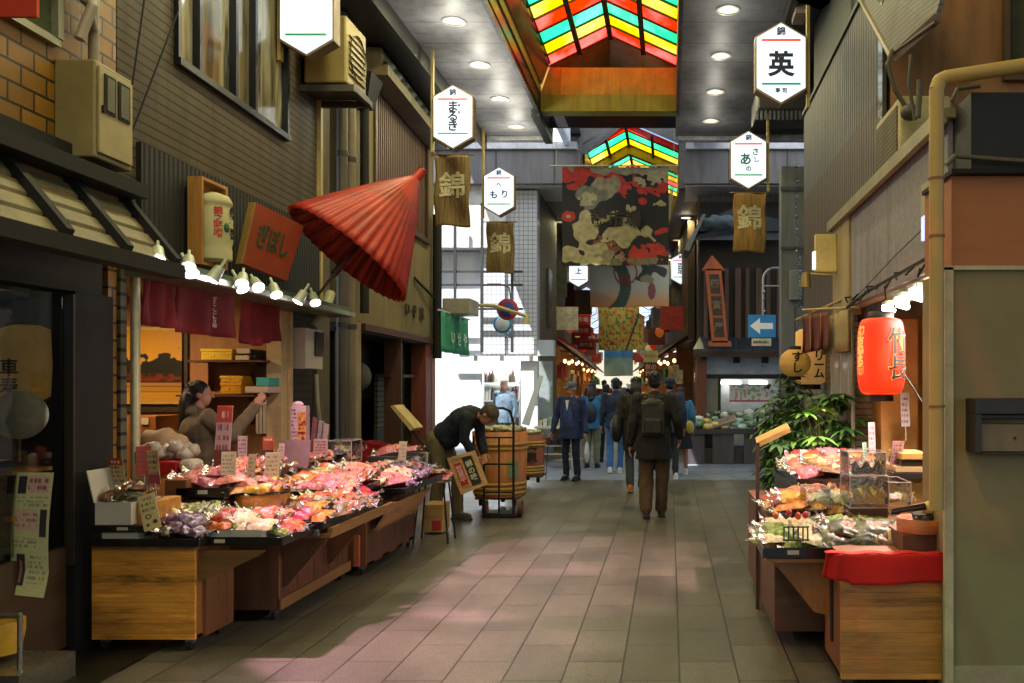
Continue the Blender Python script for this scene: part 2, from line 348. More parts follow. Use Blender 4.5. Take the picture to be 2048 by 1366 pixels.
# ================================================================== setting: ground
FLOOR = bricks('#918d7c', '#757264', '#35322c', .62, .3, -.05+30, ms=.005, rough=.42, bump=.5, kindmap='floor', var=.8, big=.9)
m = MB(); m.box(-60, 60, -14, 120, -.3, -.012); m.build('ground', mat('#5a5a5a', .9), kind='structure')
m = MB(); m.add([(-4.4, -13, 0), (2.6, -13, 0), (2.6, 14.1, 0), (-4.4, 14.1, 0)], [(0, 1, 2, 3)]); m.build('paved_street', FLOOR, kind='structure')
ASPH = mat('#98a2b4', .75, var=.2, scale=3, bump=.4, kind='World')
m = MB(); m.box(-60, 60, 14.103, 17.4, -.01, .004); m.build('cross_road', ASPH, kind='structure')
def FS(u, v, z=0): return Vector((-1.0-.059*v+u, 17.4+v, z))
m = MB(); m.add([FS(-3, 0, .002), FS(3, 0, .002), FS(3, 80, .002), FS(-3, 80, .002)], [(0, 1, 2, 3)]); m.build('far_street', bricks('#7d7a70', '#6d6a60', '#3c3a36', .62, .3, 30, ms=.006, rough=.5, kindmap='floor'), kind='structure')
m = MB(); m.box(-60, 60, -40, 110, -.006, -.002); 
# ================================================================== arcade roof over the near street
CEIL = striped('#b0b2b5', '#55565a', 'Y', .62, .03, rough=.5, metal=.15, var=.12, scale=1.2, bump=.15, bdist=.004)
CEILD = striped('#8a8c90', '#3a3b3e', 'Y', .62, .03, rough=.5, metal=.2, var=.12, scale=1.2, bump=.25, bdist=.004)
GREY = mat('#8b8b8e', .5, var=.08, bump=.05, kind='World'); DARK = mat('#24221f', .7, kind='World'); GOLD = mat('#a6a444', .42, .1, var=.12, scale=2, kind='World', bump=.05)
ORG = mat('#c8a444', .4, .1, var=.25, scale=1.5, kind='World', bump=.05); STEEL = mat('#7c7c7e', .3, .8, var=.1, kind='World', bump=.04)
DKM = mat('#3a3835', .45, .4, kind='World', bump=.1)
ar = thing('arcade_roof', 'arcade ceiling of grey metal panels with a stained glass gable skylight over the near street', 'arcade roof', (-.87, 4, 5.5))
ZC = 5.5; XA, XB = -1.9, .09
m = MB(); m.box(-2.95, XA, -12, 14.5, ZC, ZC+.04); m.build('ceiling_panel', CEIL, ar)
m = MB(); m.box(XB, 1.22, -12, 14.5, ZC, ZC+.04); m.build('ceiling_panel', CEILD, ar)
m = MB(); m.box(-9, XA-.2, -12, 14.6, 5.78, 5.9); m.box(XB+.1, 9, -12, 14.6, 5.78, 5.9); m.box(-9, -3.15, -12, -11.9, 0, 5.78); m.build('sun_block_deck', DARK, ar)  # unseen slabs added over the buildings to block sun and sky
m = MB(); m.hexa([(-3.02, -12, 5.3), (-2.95, -12, 5.3), (-2.95, 14.5, 5.3), (-3.02, 14.5, 5.3), (-3.02, -12, 5.78), (-2.95, -12, 5.56), (-2.95, 14.5, 5.56), (-3.02, 14.5, 5.78)])
m.box(-4.6, -3.02, -12, 14.2, 5.42, 5.46); m.box(1.22, 1.3, -12, 14.4, 5.36, 5.7); m.box(1.3, 3.5, -12, 14.4, 5.5, 5.54); m.build('edge_fascia', DKM, ar)
# well walls
m = MB(); m.box(XA-.05, XA, -12, 13.1, ZC-.05, 5.72); m.box(XA-.12, XA+.0, 13.1, 14.6, ZC-.1, 5.9); m.build('well_trim', STEEL, ar)
m = MB(); m.box(XA-.03, XA+.02, -12, 13.08, 5.72, 5.86); m.build('gold_band', GOLD, ar)
m = MB(); m.hexa([(XA+.0, -12, 5.86), (XA+.04, -12, 5.86), (XA+.04, 13.08, 5.86), (XA, 13.08, 5.86), (-1.78, -12, 6.2), (-1.74, -12, 6.2), (-1.74, 13.08, 6.2), (-1.78, 13.08, 6.2)])
m.build('well_lining', mat('#a89a78', .2, .7, var=.12, scale=.8, kind='World', bump=.05), ar)
m = MB(); m.box(XB, XB+.05, -12, 13.2, ZC-.06, 6.2); m.build('well_trim', STEEL, ar)
RX, RZ, EZ = -.87, 6.6, 6.16
def tglass(c, k):
    n = NT('stained_glass'); n.n.remove(n.b); t = n.node('ShaderNodeBsdfTranslucent'); g = n.node('ShaderNodeBsdfGlossy'); g.inputs['Roughness'].default_value = .2
    tr = n.node('ShaderNodeBsdfTransparent'); v = n.coords('World', (1, .6, 1)); f = n.noise(v, 1.6, 5); cc = n.ramp(f, [(.28, shade(lin(c), k*.75)), (.45, shade(lin(c), k)), (.66, tuple(min(1, x*1.15+.1) for x in shade(lin(c), k)))])  # lightest ramp stop paints bright highlight patches into the glass colour
    n.link(cc, t.inputs[0]); n.link(cc, tr.inputs[0]); m1 = n.node('ShaderNodeMixShader'); m1.inputs[0].default_value = .06; n.link(t.outputs[0], m1.inputs[1]); n.link(tr.outputs[0], m1.inputs[2])
    m2 = n.node('ShaderNodeMixShader'); m2.inputs[0].default_value = .03; n.link(m1.outputs[0], m2.inputs[1]); n.link(g.outputs[0], m2.inputs[2]); n.link(m2.outputs[0], n.n['Material Output'].inputs[0]); return n.m
GL = [tglass('#ff2600', .95), tglass('#22e08c', .8), tglass('#ffc000', .85)]
def gable(y0, y1, band, mats, parent, ex0=-1.76, ex1=XB, phase=0, bw=.035):
    n = int(round((y1-y0)/band)); g = MB(); b = MB()
    for i in range(n):
        a = y1-(i+1)*band; c = y1-i*band-.03; q = (-(i+1)+phase) % 3
        g.add([(ex0, a, EZ), (RX, a, RZ), (RX, c, RZ), (ex0, c, EZ)], [(0, 1, 2, 3)], q); g.add([(RX, a, RZ), (ex1, a, EZ), (ex1, c, EZ), (RX, c, RZ)], [(0, 1, 2, 3)], q)
        for p, r in (((ex0, EZ), (RX, RZ)), ((RX, RZ), (ex1, EZ))):
            b.hexa([(p[0], c, p[1]-.025), (r[0], c, r[1]-.025), (r[0], c+.03, r[1]-.025), (p[0], c+.03, p[1]-.025), (p[0], c, p[1]+.02), (r[0], c, r[1]+.02), (r[0], c+.03, r[1]+.02), (p[0], c+.03, p[1]+.02)])
    for x, z in ((RX, RZ), ((ex0+RX)/2, (EZ+RZ)/2), ((ex1+RX)/2, (EZ+RZ)/2)): b.box(x-bw, x+bw, y0, y1, z-.07, z-.026)
    g.build('glass_roof', mats, parent); b.build('glazing_bar', mat('#57524a', .5, .3, kind='World', bump=.1), parent)
gable(-12, 13.15, .41, GL, ar, phase=1)
m = MB(); m.box(XA+.02, XB, 13.1, 13.35, 5.48, 5.72); m.build('end_beam', GOLD, ar)
m = MB(); m.box(XA+.02, XB, 13.12, 13.35, 5.721, 6.12); m.box(-1.62, -1.6, 13.09, 13.119, 5.75, 6.12); m.build('end_panel', ORG, ar)
m = MB()
m.add([(-1.76, 13.16, EZ), (RX, 13.16, RZ), (RX-.1, 14.3, RZ-.3), (-1.76, 14.3, EZ-.2)], [(0, 1, 2, 3)]); m.add([(RX, 13.16, RZ), (XB, 13.16, EZ), (XB, 14.3, EZ-.2), (RX-.1, 14.3, RZ-.3)], [(0, 1, 2, 3)])
m.build('gable_soffit', ORG, ar, solid=.02)
m = MB(); m.box(XA-.1, XB+.5, 14.35, 14.4, 5.6, 7.42); m.build('gable_back', DKM, ar)  # carried up past the gable to keep direct sun off the banner
m = MB(); m.box(XA-.1, XB+.1, 13.36, 14.34, 6.72, 6.8); m.build('cover_plate', DARK, ar)
m = MB(); m.box(-4.2, XA-.12, 14.5, 14.66, ZC-.06, ZC+.06); m.box(XB+.05, 3.5, 14.5, 14.66, ZC-.06, ZC+.06); m.build('edge_trim', mat('#c9c9cc', .4, kind='World', bump=0), ar)
# recessed ceiling lamps of the arcade
def downlight(x, y, z, lit, w=26, lab='', up=0):
    t = thing('ceiling_lamp', lab, 'ceiling lamp', (x, y, z), 'round lamps in the arcade ceiling')
    m = MB(); m.lathe([(.105, -.012), (.13, -.012), (.135, 0), (.105, 0)], (x, y, z-.001), 20, caps=False); m.build('rim', mat('#d8d8d6', .3, .3, bump=0), t)
    m = MB(); m.lathe([(.001, 0), (.104, 0)], (x, y, z-.004), 20, caps=False); m.build('diffuser', glow('#fff0d0', 5 if lit else .42), t)
    l = bpy.data.lights.new('lamp', 'AREA'); l.shape = 'DISK'; l.size = .2; l.energy = w*.33; l.color = (.98, .93, .46); lo = bpy.data.objects.new('bulb', l); COL.objects.link(lo); lo.parent = t; lo.location = (0, 0, -.03)
    if up: l = bpy.data.lights.new('glow', 'POINT'); l.energy = up; l.shadow_soft_size = .09; l.color = (1, .93, .78); lo = bpy.data.objects.new('bulb', l); COL.objects.link(lo); lo.parent = t; lo.location = (0, 0, -.3)  # extra point light added below the fitting to brighten the ceiling
for i in range(15):
    y = 14-1.35*i; nm = ['farthest', 'second from the far end', 'third from the far end', 'fourth from the far end', 'fifth from the far end', 'sixth from the far end', 'seventh from the far end', 'eighth from the far end', 'ninth from the far end', 'tenth from the far end', 'overhead, just before the viewer', 'overhead, directly above the viewer', 'behind the viewer', 'two behind the viewer', 'last behind the viewer']
    dim = 1 if y > 4.5 else .45
    downlight(-2.38, y-.05, ZC, i == 2, 34*dim, ('bright round lamp' if i == 2 else 'round white lamp')+' in the silver ceiling left of the skylight, '+nm[i], up=6.5)
    downlight(.62, y-.35, ZC, False, 22*dim, 'dim round lamp in the dark ceiling right of the skylight, '+nm[i], up=3)
# ================================================================== the left row
SID = striped('#8a7c60', '#2b251b', 'Z', .062, .16, rough=.55, var=.12, bump=.8, kind=None) if False else striped('#675b40', '#17120b', 'Z', .062, .18, rough=.6, var=.14, bump=.9)
CORR = striped('#171815', '#090a08', 'Y', .06, rough=.75, soft=True, bump=.7)
BR = bricks('#a87620', '#885e16', '#2c200c', .2, .105, .02, ms=.008, rough=.5, kindmap='left')
CREAM = mat('#b3a370', .6, var=.12, scale=2, kind='World'); BLK = mat('#0f0e0b', .8, kind='World'); PIPE = mat('#b09a64', .4, var=.1)
brick = thing('brick_building', 'yellow brick building with a slatted awning at the left edge of the street', 'building', (-3.4, 4, 0))
m = MB(); m.lbox(1.0, 5.44, 2.6, 5.42, -.3, 0); m.build('wall', BR, brick)
m = MB(); m.lbox(5.36, 5.45, .0, 2.6, -.3, 0); m.build('pillar', BR, brick)
m = MB(); m.lbox(3.0, 4.86, 3.32, 3.36, 0, .04); m.lbox(4.82, 4.87, 3.36, 5.4, 0, .05); m.lbox(3.0, 3.08, 3.36, 5.4, 0, .05); f = m.build('window_frame', mat('#8a8878', .35, .6), brick)
m = MB(); m.lbox(3.08, 4.82, 3.36, 5.4, .005, .012); m.build('pane', mat('#3f4a30', .08, .3, var=.3, scale=2, bump=.02), f)
for i in range(7):
    m = MB(); d = 2.2+i*.5; a = (XL(d)+.02, d, 2.74); b = (XL(d)+.46, d+.02, 2.2); m.hexa([(a[0], d, a[2]-.04), (b[0], d, b[2]-.04), (b[0], d+.055, b[2]-.04), (a[0], d+.055, a[2]-.04), (a[0]+.03, d, a[2]+.03), (b[0]+.03, d, b[2]+.03), (b[0]+.03, d+.055, b[2]+.03), (a[0]+.03, d+.055, a[2]+.03)]); m.build('awning_rafter', BLK, brick)
m = MB()
for i in range(6):
    t0 = i/6+.02; t1 = (i+1)/6-.03; z0, z1 = 2.74-.54*t0, 2.74-.54*t1; x0, x1 = .02+.44*t0, .02+.44*t1
    m.hexa([(XL(1)+x0, 1, z0-.02), (XL(1)+x1, 1, z1-.02), (XL(5.25)+x1, 5.25, z1-.02), (XL(5.25)+x0, 5.25, z0-.02), (XL(1)+x0, 1, z0), (XL(1)+x1, 1, z1), (XL(5.25)+x1, 5.25, z1), (XL(5.25)+x0, 5.25, z0)])
m.build('awning_slat', mat('#6f6542', .6, var=.4), brick)
m = MB(); m.lbox(1, 5.3, 2.72, 2.8, 0, .1); m.lbox(1, 5.28, 2.12, 2.2, .38, .5); m.lbox(1, 5.3, 2.02, 2.62, -.3, .0); m.lbox(1, 5.25, 2.58, 2.66, .0, .3); m.build('awning_frame', BLK, brick)
# glazed shop front below
m = MB(); m.lbox(5.0, 5.36, 0, 2.02, -.1, .03); m.lbox(1, 4.3, 0, .06, -.05, .02); m.build('door_frame', mat('#120d07', .85, kind='World'), brick)
m = MB(); m.lbox(4.98, 4.999, .5, 2.0, -.02, .03); m.lbox(4.3, 4.33, 0, 2.02, -.06, .02); m.build('door_mullion', mat('#2a2216', .6), brick)
m = MB(); m.lbox(2.0, 5.0, 0, 2.02, -.9, -.88); m.lbox(5.0, 5.03, 0, 2.02, -.9, -.1); m.build('shop_inside', mat('#2a1c10', .7, var=.5), brick)
m = MB(); m.lbox(2, 4.98, .62, 2.0, -.035, -.028); gp = NT('still_glass'); gt = gp.node('ShaderNodeBsdfTransparent'); gg = gp.node('ShaderNodeBsdfGlossy'); gg.inputs[1].default_value = .02; gx = gp.node('ShaderNodeMixShader'); gx.inputs[0].default_value = .1; gt.inputs[0].default_value = (.75, .75, .7, 1); gp.link(gt.outputs[0], gx.inputs[1]); gp.link(gg.outputs[0], gx.inputs[2]); gp.link(gx.outputs[0], gp.n['Material Output'].inputs[0]); GLASS = gp.m
m.build('door_glass', GLASS, brick)
m = MB(); m.lbox(2, 4.98, .05, .6, -.06, -.01); m.build('door_panel', wood('#3d2b18', 'y'), brick)
def lp(px, py, off=0): d = DL(px, off); return Vector((XL(d)+off, d, Z(py, d)))
# paper lantern, fan and paper inside the glazed shop front
T = thing('paper_lantern', 'tall dim paper lantern with black writing behind the dark glass at the left', 'lantern', P(55, 800, 4.9))
m = MB(); c = P(52, 800, 4.95); m.lathe([(.07, -.2), (.115, -.17), (.125, 0), (.115, .2), (.07, .22)], c+Vector((0, 0, .19)), 20); m.build('lantern_body', mat('#a8823c', .7, emit=.12), T)
text('車寿', .1, c+Vector((.0, -.128, .12)), T, BLK, vertical=True, bold=.02)
T = thing('round_fan', 'round white paper fan hung behind the dark glass at the left', 'fan', P(40, 880, 4.85))
m = MB(); m.lathe([(.001, 0), (.1, 0), (.13, .004), (.13, .01), (.001, .01)], P(40, 830, 4.8), 24, axis=Vector((.5, -1, .1))); m.build('fan_face', mat('#b9b3a6', .8), T)
m = MB(); m.cone(P(40, 860, 4.8), P(38, 925, 4.8), .008); m.build('handle', wood('#7a5a30', 'z'), T)
pt = Paint(50, 90, '#c3bf86'); pt.rect(.1, .32, .03, .17, '#2c2430'); pt.rect(.36, .9, .03, .16, '#c7a08e'); pt.scribble(.36, .9, .04, .15, 2, '#8a4a42', 3); pt.scribble(.08, .9, .19, .28, 3, '#8a8660', 4)
pt.rect(.1, .7, .3, .48, '#c9a68c'); pt.scribble(.12, .68, .32, .46, 3, '#9a6a5a', 5); pt.rect(.74, .92, .3, .52, '#33262e'); pt.scribble(.08, .7, .52, .62, 3, '#8a8660', 6); pt.rect(.16, .38, .67, .93, '#2f242c'); pt.rect(.23, .3, .72, .9, '#a06858'); pt.scribble(.44, .9, .67, .92, 6, '#8a8660', 8)
pt.mesh(lambda u, v: P(33+75*u-6*v, 945+238*v+8*u*v, 4.62)+Vector((0, -.03*math.sin(v*3)-.05*max(0, v-.8)*5*v, 0)), 'paper_notice', label='long pale notice with small pictures hung on the dark door at the left', cat='notice')
m = MB(); m.box(X(-40, 4.62), X(30, 4.62), 4.6, 4.9, Z(950, 4.62), Z(946, 4.62)+.01); m.box(X(12, 4.58), X(30, 4.58), 4.57, 4.59, Z(1043, 4.58), Z(1034, 4.58)); m.build('counter_edge', wood('#b07a30', 'x'), brick)
# sideboard corner bottom left: low metal rack with a yellow tub
T = thing('metal_rack', 'low steel rack at the bottom left corner holding a yellow tub', 'rack', P(10, 1366, 4.2))
m = MB()
for px, py in ((-40, 1230), (40, 1230)):
    m.cone(P(px, py, 4.3), P(px, py+150, 4.3), .012); m.cone(P(px, py, 4.6), P(px, py+110, 4.6), .012); m.cone(P(px, py, 4.3), P(px, py+8, 4.6), .012)
m.cone(P(-60, 1232, 4.3), P(40, 1232, 4.3), .012); m.box(X(-80, 4.3), X(68, 4.3), 4.2, 4.6, .0, .14); m.build('frame', mat('#8c8a7a', .3, .8), T)
m = MB(); m.lathe([(.09, 0), (.11, .1), (.11, .16)], P(-2, 1305, 4.45), 18); m.build('tub', mat('#b98f22', .5), thing('yellow_tub', 'round yellow tub standing in the low rack at the bottom left', 'tub', P(-2, 1310, 4.45)))
m = MB(); m.lbox(3.6, 5.3, 0, .012, .05, .45); m.build('drain_grate', striped('#4a4636', '#100f0b', 'X', .02, .5, rough=.5, metal=.6), kind=None, label='dark metal drain grating in the floor beside the glazed shop front', cat='drain')
# meter box, pipes
T = thing('meter_box', 'beige steel meter cabinet with two small windows on the yellow brick wall', 'meter box', (-3.2, 5, 2.8))
y0, y1 = 4.86, 5.22; zt, zb = 3.26, 2.73
m = MB(); m.lbox(y0, y1, zb, zt, 0, .22); m.build('cabinet', mat('#80744a', .5, var=.15), T, bev=.01)
m = MB(); m.lbox(y0+.02, y1-.02, zb+.03, zt-.03, .221, .236); dd = m.build('door', mat('#978a5c', .5, var=.15), T, bev=.004)
for a, b in ((y0+.07, y0+.15), (y0+.2, y0+.29)):
    m = MB(); m.lbox(a-.012, b+.012, 3.0-.012, 3.2, .2365, .243); w = m.build('window', BLK, T); m = MB(); m.lbox(a+.005, b-.005, 3.005, 3.185, .2435, .247); m.build('pane', mat('#4a4834', .5), w)
m = MB(); m.lbox(y0+.035, y0+.05, 2.98, 3.02, .237, .25); m.build('handle', BLK, T)
m = MB(); m.tube([(XL(5.1)+.07, 5.1, 3.27), (XL(5.1)+.07, 5.1, 4.2), (XL(5.1)+.1, 5.1, 5.4)], .028); m.tube([(XL(4.9)+.05, 4.2, 3.75), (XL(5)+.09, 5.02, 3.62), (XL(5.1)+.09, 5.08, 3.5)], .02); m.tube([(XL(4.9)+.08, 4.95, 3.4), (XL(4.9)+.12, 5.0, 3.6), (XL(4.9)+.08, 5.05, 3.75)], .028, m=0)
m.build('wall_conduit', mat('#84796a', .45), label='grey conduit running up the brick wall above the meter box', cat='pipe')
pt = Paint(12, 12, '#b02c14'); m = MB(); m.box(X(-60, 4.3), X(73, 4.3), 4.3, 4.32, Z(33, 4.3), Z(-40, 4.3)); m.build('red_banner', mat('#b02c14', .7), label='corner of a red hanging banner at the top left', cat='banner')
# siding building
sid = thing('siding_building', 'brown lap siding building above the pickle shop with a wide upper window', 'building', (-3.6, 7, 0))
m = MB(); m.lbox(5.452, 8.86, 3.03, 3.7, -.3, 0); m.lbox(5.452, 6.12, 3.7, 5.42, -.3, 0); m.lbox(8.08, 8.86, 3.7, 5.42, -.3, 0); m.lbox(5.452, 5.66, 2.3, 3.03, -.3, 0); m.build('wall', SID, sid)
wf = MB(); wf.lbox(6.12, 8.08, 3.68, 3.73, -.02, .05)
for d in (6.12, 6.42, 7.0, 7.36, 8.04): wf.lbox(d, d+.045, 3.73, 5.42, -.03, .035)
wf = wf.build('window', mat('#20222a', .35, .5), sid)
gm = NT('curtain_reflection_glass'); v = gm.coords('World', (1, 1, .15)); gm.col(gm.ramp(gm.noise(v, 3.5, 3), [(.3, '#1c2018'), (.45, '#6d6448'), (.55, '#98937c'), (.62, '#3c3a2a'), (.75, '#8c8f86')])); gm.b.inputs['Roughness'].default_value = .12  # curtain folds and reflections are both painted into the pane colour
m = MB(); m.lbox(6.16, 8.04, 3.73, 5.42, -.03, -.02); m.build('pane', gm.m, wf)
m = MB(); m.lbox(5.665, 8.86, 2.25, 3.028, -.28, .03); m.build('shop_fascia', CORR, sid)
m = MB(); m.lbox(5.5, 8.86, 2.16, 2.25, -.28, .34); m.build('canopy_edge', mat('#5a6a58', .45, .2), sid)
m = MB(); m.tube([(XL(5.7)+.03, 5.7, 5.4), (XL(5.7)+.05, 5.75, 4.3), (XL(5.9)+.03, 5.55, 3.2)], .006, 6); m.tube([(XL(5.7)+.03, 5.95, 5.4), (XL(5.7)+.07, 6.02, 4.0), (XL(5.9)+.03, 5.6, 3.1), (XL(5.5)+.02, 5.5, 2.9)], .006, 6); m.build('hanging_cable', BLK, label='thin black cables looping down the brown siding wall', cat='cable')
# pickle shop interior
WARM = mat('#c79a5e', .7, var=.08, scale=1, kind='World'); WARMD = mat('#a87a48', .7, kind='World')
m = MB(); m.box(-6.4, -3.52, 8.22, 8.3, 0, 2.3); m.box(-6.4, -6.3, 5.5, 8.22, 0, 2.3); m.box(-6.3, -3.44, 5.46, 5.54, 0, 2.3); m.build('shop_wall', WARM, sid)
m = MB(); m.box(-6.3, -3.7, 5.54, 8.22, 2.3, 2.36); m.build('shop_ceiling', mat('#8a7458', .7), sid)
m = MB(); m.box(X(543, 8.1), X(572, 8.1), 8.0, 8.219, 0, 2.16); m.lbox(8.13, 8.2, 0, 2.16, -.1, .02); m.build('door_post', mat('#c2a878', .6), sid)
m = MB(); m.cone((XL(5.6)+.04, 5.58, 0), (XL(5.6)+.04, 5.58, 2.28), .028); m.build('shop_post', mat('#b9ac84', .35, .4), sid)
m = MB(); m.lbox(5.455, 5.52, 0, 2.2, -.2, .02); m.build('shutter_rail', striped('#6f6a50', '#1a1812', 'Z', .085, .25), sid)
m = MB(); m.box(X(366, 8.2), X(376, 8.2), 8.19, 8.219, Z(830, 8.2), 2.2); m.box(-6.3, X(366, 8.2), 8.19, 8.219, Z(824, 8.2), Z(806, 8.2)); m.build('picture_rail', mat('#3a2818', .6), sid)
lt = bpy.data.lights.new('room', 'AREA'); lt.energy = 16; lt.size = .5; lt.color = (1, .74, .42)
T = thing('shop_lamp', 'ceiling lamp inside the pickle shop above the framed picture', 'lamp', (-4.7, 7.2, 2.28)); m = MB(); m.lathe([(.1, 0), (.12, .02)], (-4.7, 7.2, 2.27), 16); m.build('shade', glow('#ffe2b0', 5), T)
lo = bpy.data.objects.new('bulb', lt); COL.objects.link(lo); lo.parent = T; lo.location = (0, 0, -.04)
pt = Paint(80, 110, '#c88a2c'); N1 = pt.nz(9, 2); pt.grad('#b8801e', '#d69a38', 0, .55)
pt.a[(pt.v > .5+.0*pt.u)] = lin('#2c2a20'); pt.a[(pt.v > .43+N1*.18-.06*np.exp(-((pt.u-.72)/.12)**2)-.05*np.exp(-((pt.u-.95)/.03)**2)) & (pt.v < .6)] = lin('#26241c')
pt.rect(0, 1, .66, .7, '#6e2214'); pt.a[(pt.v > .62) & (pt.v < .72) & (N1 > .05)] = lin('#74301c'); pt.rect(0, 1, .74, .78, '#b0763c'); pt.rect(0, 1, .79, .86, '#b07c28'); pt.rect(0, 1, .87, 1, '#c48a30'); pt.rect(0, 1, .855, .87, '#7a5018')
T = thing('framed_landscape', 'framed orange sunset landscape on the back wall of the pickle shop', 'picture', P(315, 806, 8.18))
pt.mesh(lambda u, v: P(245+119*u, 656+148*v, 8.17), 'picture', T, thick=.004, m=attr_mat(.35))
m = MB(); 
m.box(X(240, 8.17), X(366, 8.17), 8.165, 8.185, Z(660, 8.17), Z(654, 8.17)); m.box(X(240, 8.17), X(366, 8.17), 8.165, 8.185, Z(808, 8.17), Z(803, 8.17)); m.build('frame', mat('#c29a50', .4), T)
def shelf(px0, px1, py, lab):
    T = thing('wall_shelf', lab, 'shelf', P((px0+px1)/2, py, 8.0)); m = MB(); m.box(X(px0, 8), X(px1, 8), 7.85, 8.215, Z(py+4, 8), Z(py, 8)); m.build('board', wood('#5a3018', 'x'), T)
    for px in (px0+24, px1-40):
        m = MB(); m.prism([P(px, py+4.5, 7.9), P(px, py+4.5, 8.21), P(px, py+60, 8.21)], (.05, 0, 0)); m.build('bracket', wood('#4a2412', 'z'), T)
shelf(392, 540, 721, 'upper brown wall shelf in the pickle shop carrying yellow crates'); shelf(370, 540, 789, 'lower brown wall shelf in the pickle shop behind the woman')
def crate(px0, px1, py0, py1, D, c, lab, dep=.25):
    m = MB(); m.box(X(px0, D), X(px1, D), D, D+dep, Z(py1, D), Z(py0, D)); k = 3 if px1-px0 > 40 else 2
    T = thing('plastic_crate', lab, 'crate', P((px0+px1)/2, py1, D)); m.build('shell', mat(c, .45, var=.06), T, bev=.008)
    m = MB(); m.box(X(px0, D)-.006, X(px1, D)+.006, D-.006, D+dep, Z(py0, D)-.02, Z(py0, D)+.006); m.build('rim', mat(c, .4, var=.05), T, bev=.003)
    m = MB()
    for i in range(2):
        a = X(px0, D)+(X(px1, D)-X(px0, D))*(.1+.45*i); b = a+(X(px1, D)-X(px0, D))*.33; zz = (Z(py0, D)+Z(py1, D))/2
        m.box(a, b, D-.004, D+.001, zz-.018, zz+.012)
    m.build('grip', mat(c, .5, var=.5, scale=30), T)
crate(402, 464, 699, 720, 7.9, '#e0b414', 'wide yellow crate on the upper shelf of the pickle shop'); crate(441, 484, 753, 766, 7.9, '#d89c18', 'yellow crate topmost of the stack on the lower shelf'); crate(441, 482, 767, 788, 7.9, '#cf9012', 'deep yellow crate at the bottom of the stack on the lower shelf')
def carton(px0, px1, py0, py1, D, c, lab, dep=.25, name='carton', cat='box'):
    m = MB(); m.box(X(px0, D), X(px1, D), D, D+dep, Z(py1, D), Z(py0, D)); m.build(name, mat(c, .7, var=.08), label=lab, cat=cat, bev=.005)
carton(472, 500, 697, 707, 7.92, '#c9b8a0', 'white paper stack with dark band on the upper shelf, topmost'); carton(470, 498, 711, 720, 7.92, '#c9b8a0', 'white paper stack on the upper shelf, lying lowest'); carton(500, 512, 699, 720, 7.95, '#2a2420', 'black binder at the end of the upper shelf', .2)
carton(512, 538, 755, 772, 7.8, '#3f9a8a', 'teal box lying on the lower shelf above the reaching hand'); carton(490, 536, 773, 786, 7.75, '#b9a58e', 'pale flat package pulled from the lower shelf by the woman')
m = MB()
for i, px in enumerate((522, 529, 536)): m.box(X(px, 8), X(px+5, 8), 7.9, 7.93, Z(866, 8), Z(797, 8))
m.build('hanging_strips', mat('#a89a84', .6), label='pale strips hanging under the lower shelf beside the door post', cat='strips')
carton(256, 312, 832, 960, 7.6, '#9a5a22', 'large brown cardboard carton standing at the left of the shop interior', .4); carton(376, 400, 795, 880, 7.9, '#c89c62', 'pale board under the lower shelf of the pickle shop', .1)
m = MB(); m.box(X(284, 7.6), X(298, 7.6), 7.59, 7.599, Z(849, 7.6), Z(836, 7.6)); m.build('paper_label', mat('#d8c8a0', .7), label='small pale label stuck on the brown carton', cat='label')
# red noren
nor = thing('red_curtain', 'dark red split shop curtain with small white writing over the pickle shop opening', 'shop curtain', (XL(6.6), 6.6, 1.86))
NR = mat('#741614', .8, var=.2, scale=6, bump=.3)
for i, (d0, d1, zb) in enumerate(((5.62, 5.98, 1.87), (6.0, 6.86, 1.85), (6.98, 7.75, 1.84))):
    m = MB(); k = 5 if i < 2 else 9
    m.surf(lambda u, v: (XL(d0)+.06+.018*math.sin(u*k*3+i)*(.4+v)+.01*math.sin(v*5+u*9), d0+(d1-d0)*u, 2.22-(2.22-zb)*v-(.03*math.sin(u*5) if i == 2 else 0)*v), 24, 8); m.build('panel', NR, nor, solid=.004)
m = MB(); m.cone((XL(5.6)+.07, 5.55, 2.235), (XL(7.8)+.07, 7.85, 2.235), .012); m.build('rod', mat('#3a3328', .5), nor)
text('ずこに品', .062, (XL(6.5)+.1, 6.5, 2.02), nor, mat('#d8c8b8', .8), rz=R(90), vertical=True, bold=.01, spacing=.9)
m = MB(); m.lbox(5.2, 8.8, 2.16, 2.2, .34, .4); m.build('lamp_rail', mat('#a9b5a4', .4, .3), label='pale lamp rail running under the canopy of the pickle shop', cat='rail')
# dark shutter + electric panel + pipes between
m = MB(); m.lbox(8.22, 8.86, 0, 2.16, -.1, -.04); m.build('roller_shutter', striped('#3f3b35', '#15130f', 'Z', .075, .22, rough=.5, metal=.3), sid)
T = thing('switch_box', 'white switch cabinet with a dark window on the shutter beside the pickle shop', 'switch box', lp(635, 738))
a, b = DL(616, .1), DL(655, .1); m = MB(); m.lbox(8.3, 8.75, Z(738, 8.5), Z(658, 8.5), -.03, .1); m.build('case', mat('#cfc4b0', .45, var=.05), T, bev=.006)
m = MB(); m.lbox(8.52, 8.74, Z(712, 8.6), Z(664, 8.6), .1005, .115); m.build('window', mat('#1c1a22', .2), T)
m = MB(); m.tube([(XL(8.7)+.05, 8.7, 1.6), (XL(8.7)+.06, 8.72, 1.3), (XL(8.8)+.05, 8.8, 1.15), (XL(8.8)+.05, 8.82, .1)], .02); m.tube([(XL(8.5)+.05, 8.6, 2.05), (XL(8.7)+.12, 8.72, 2.2), (XL(8.8)+.14, 8.85, 2.4)], .05); m.build('bent_conduit', mat('#a8a585', .45), label='pale bent conduit beside the white switch cabinet', cat='pipe')
m = MB()
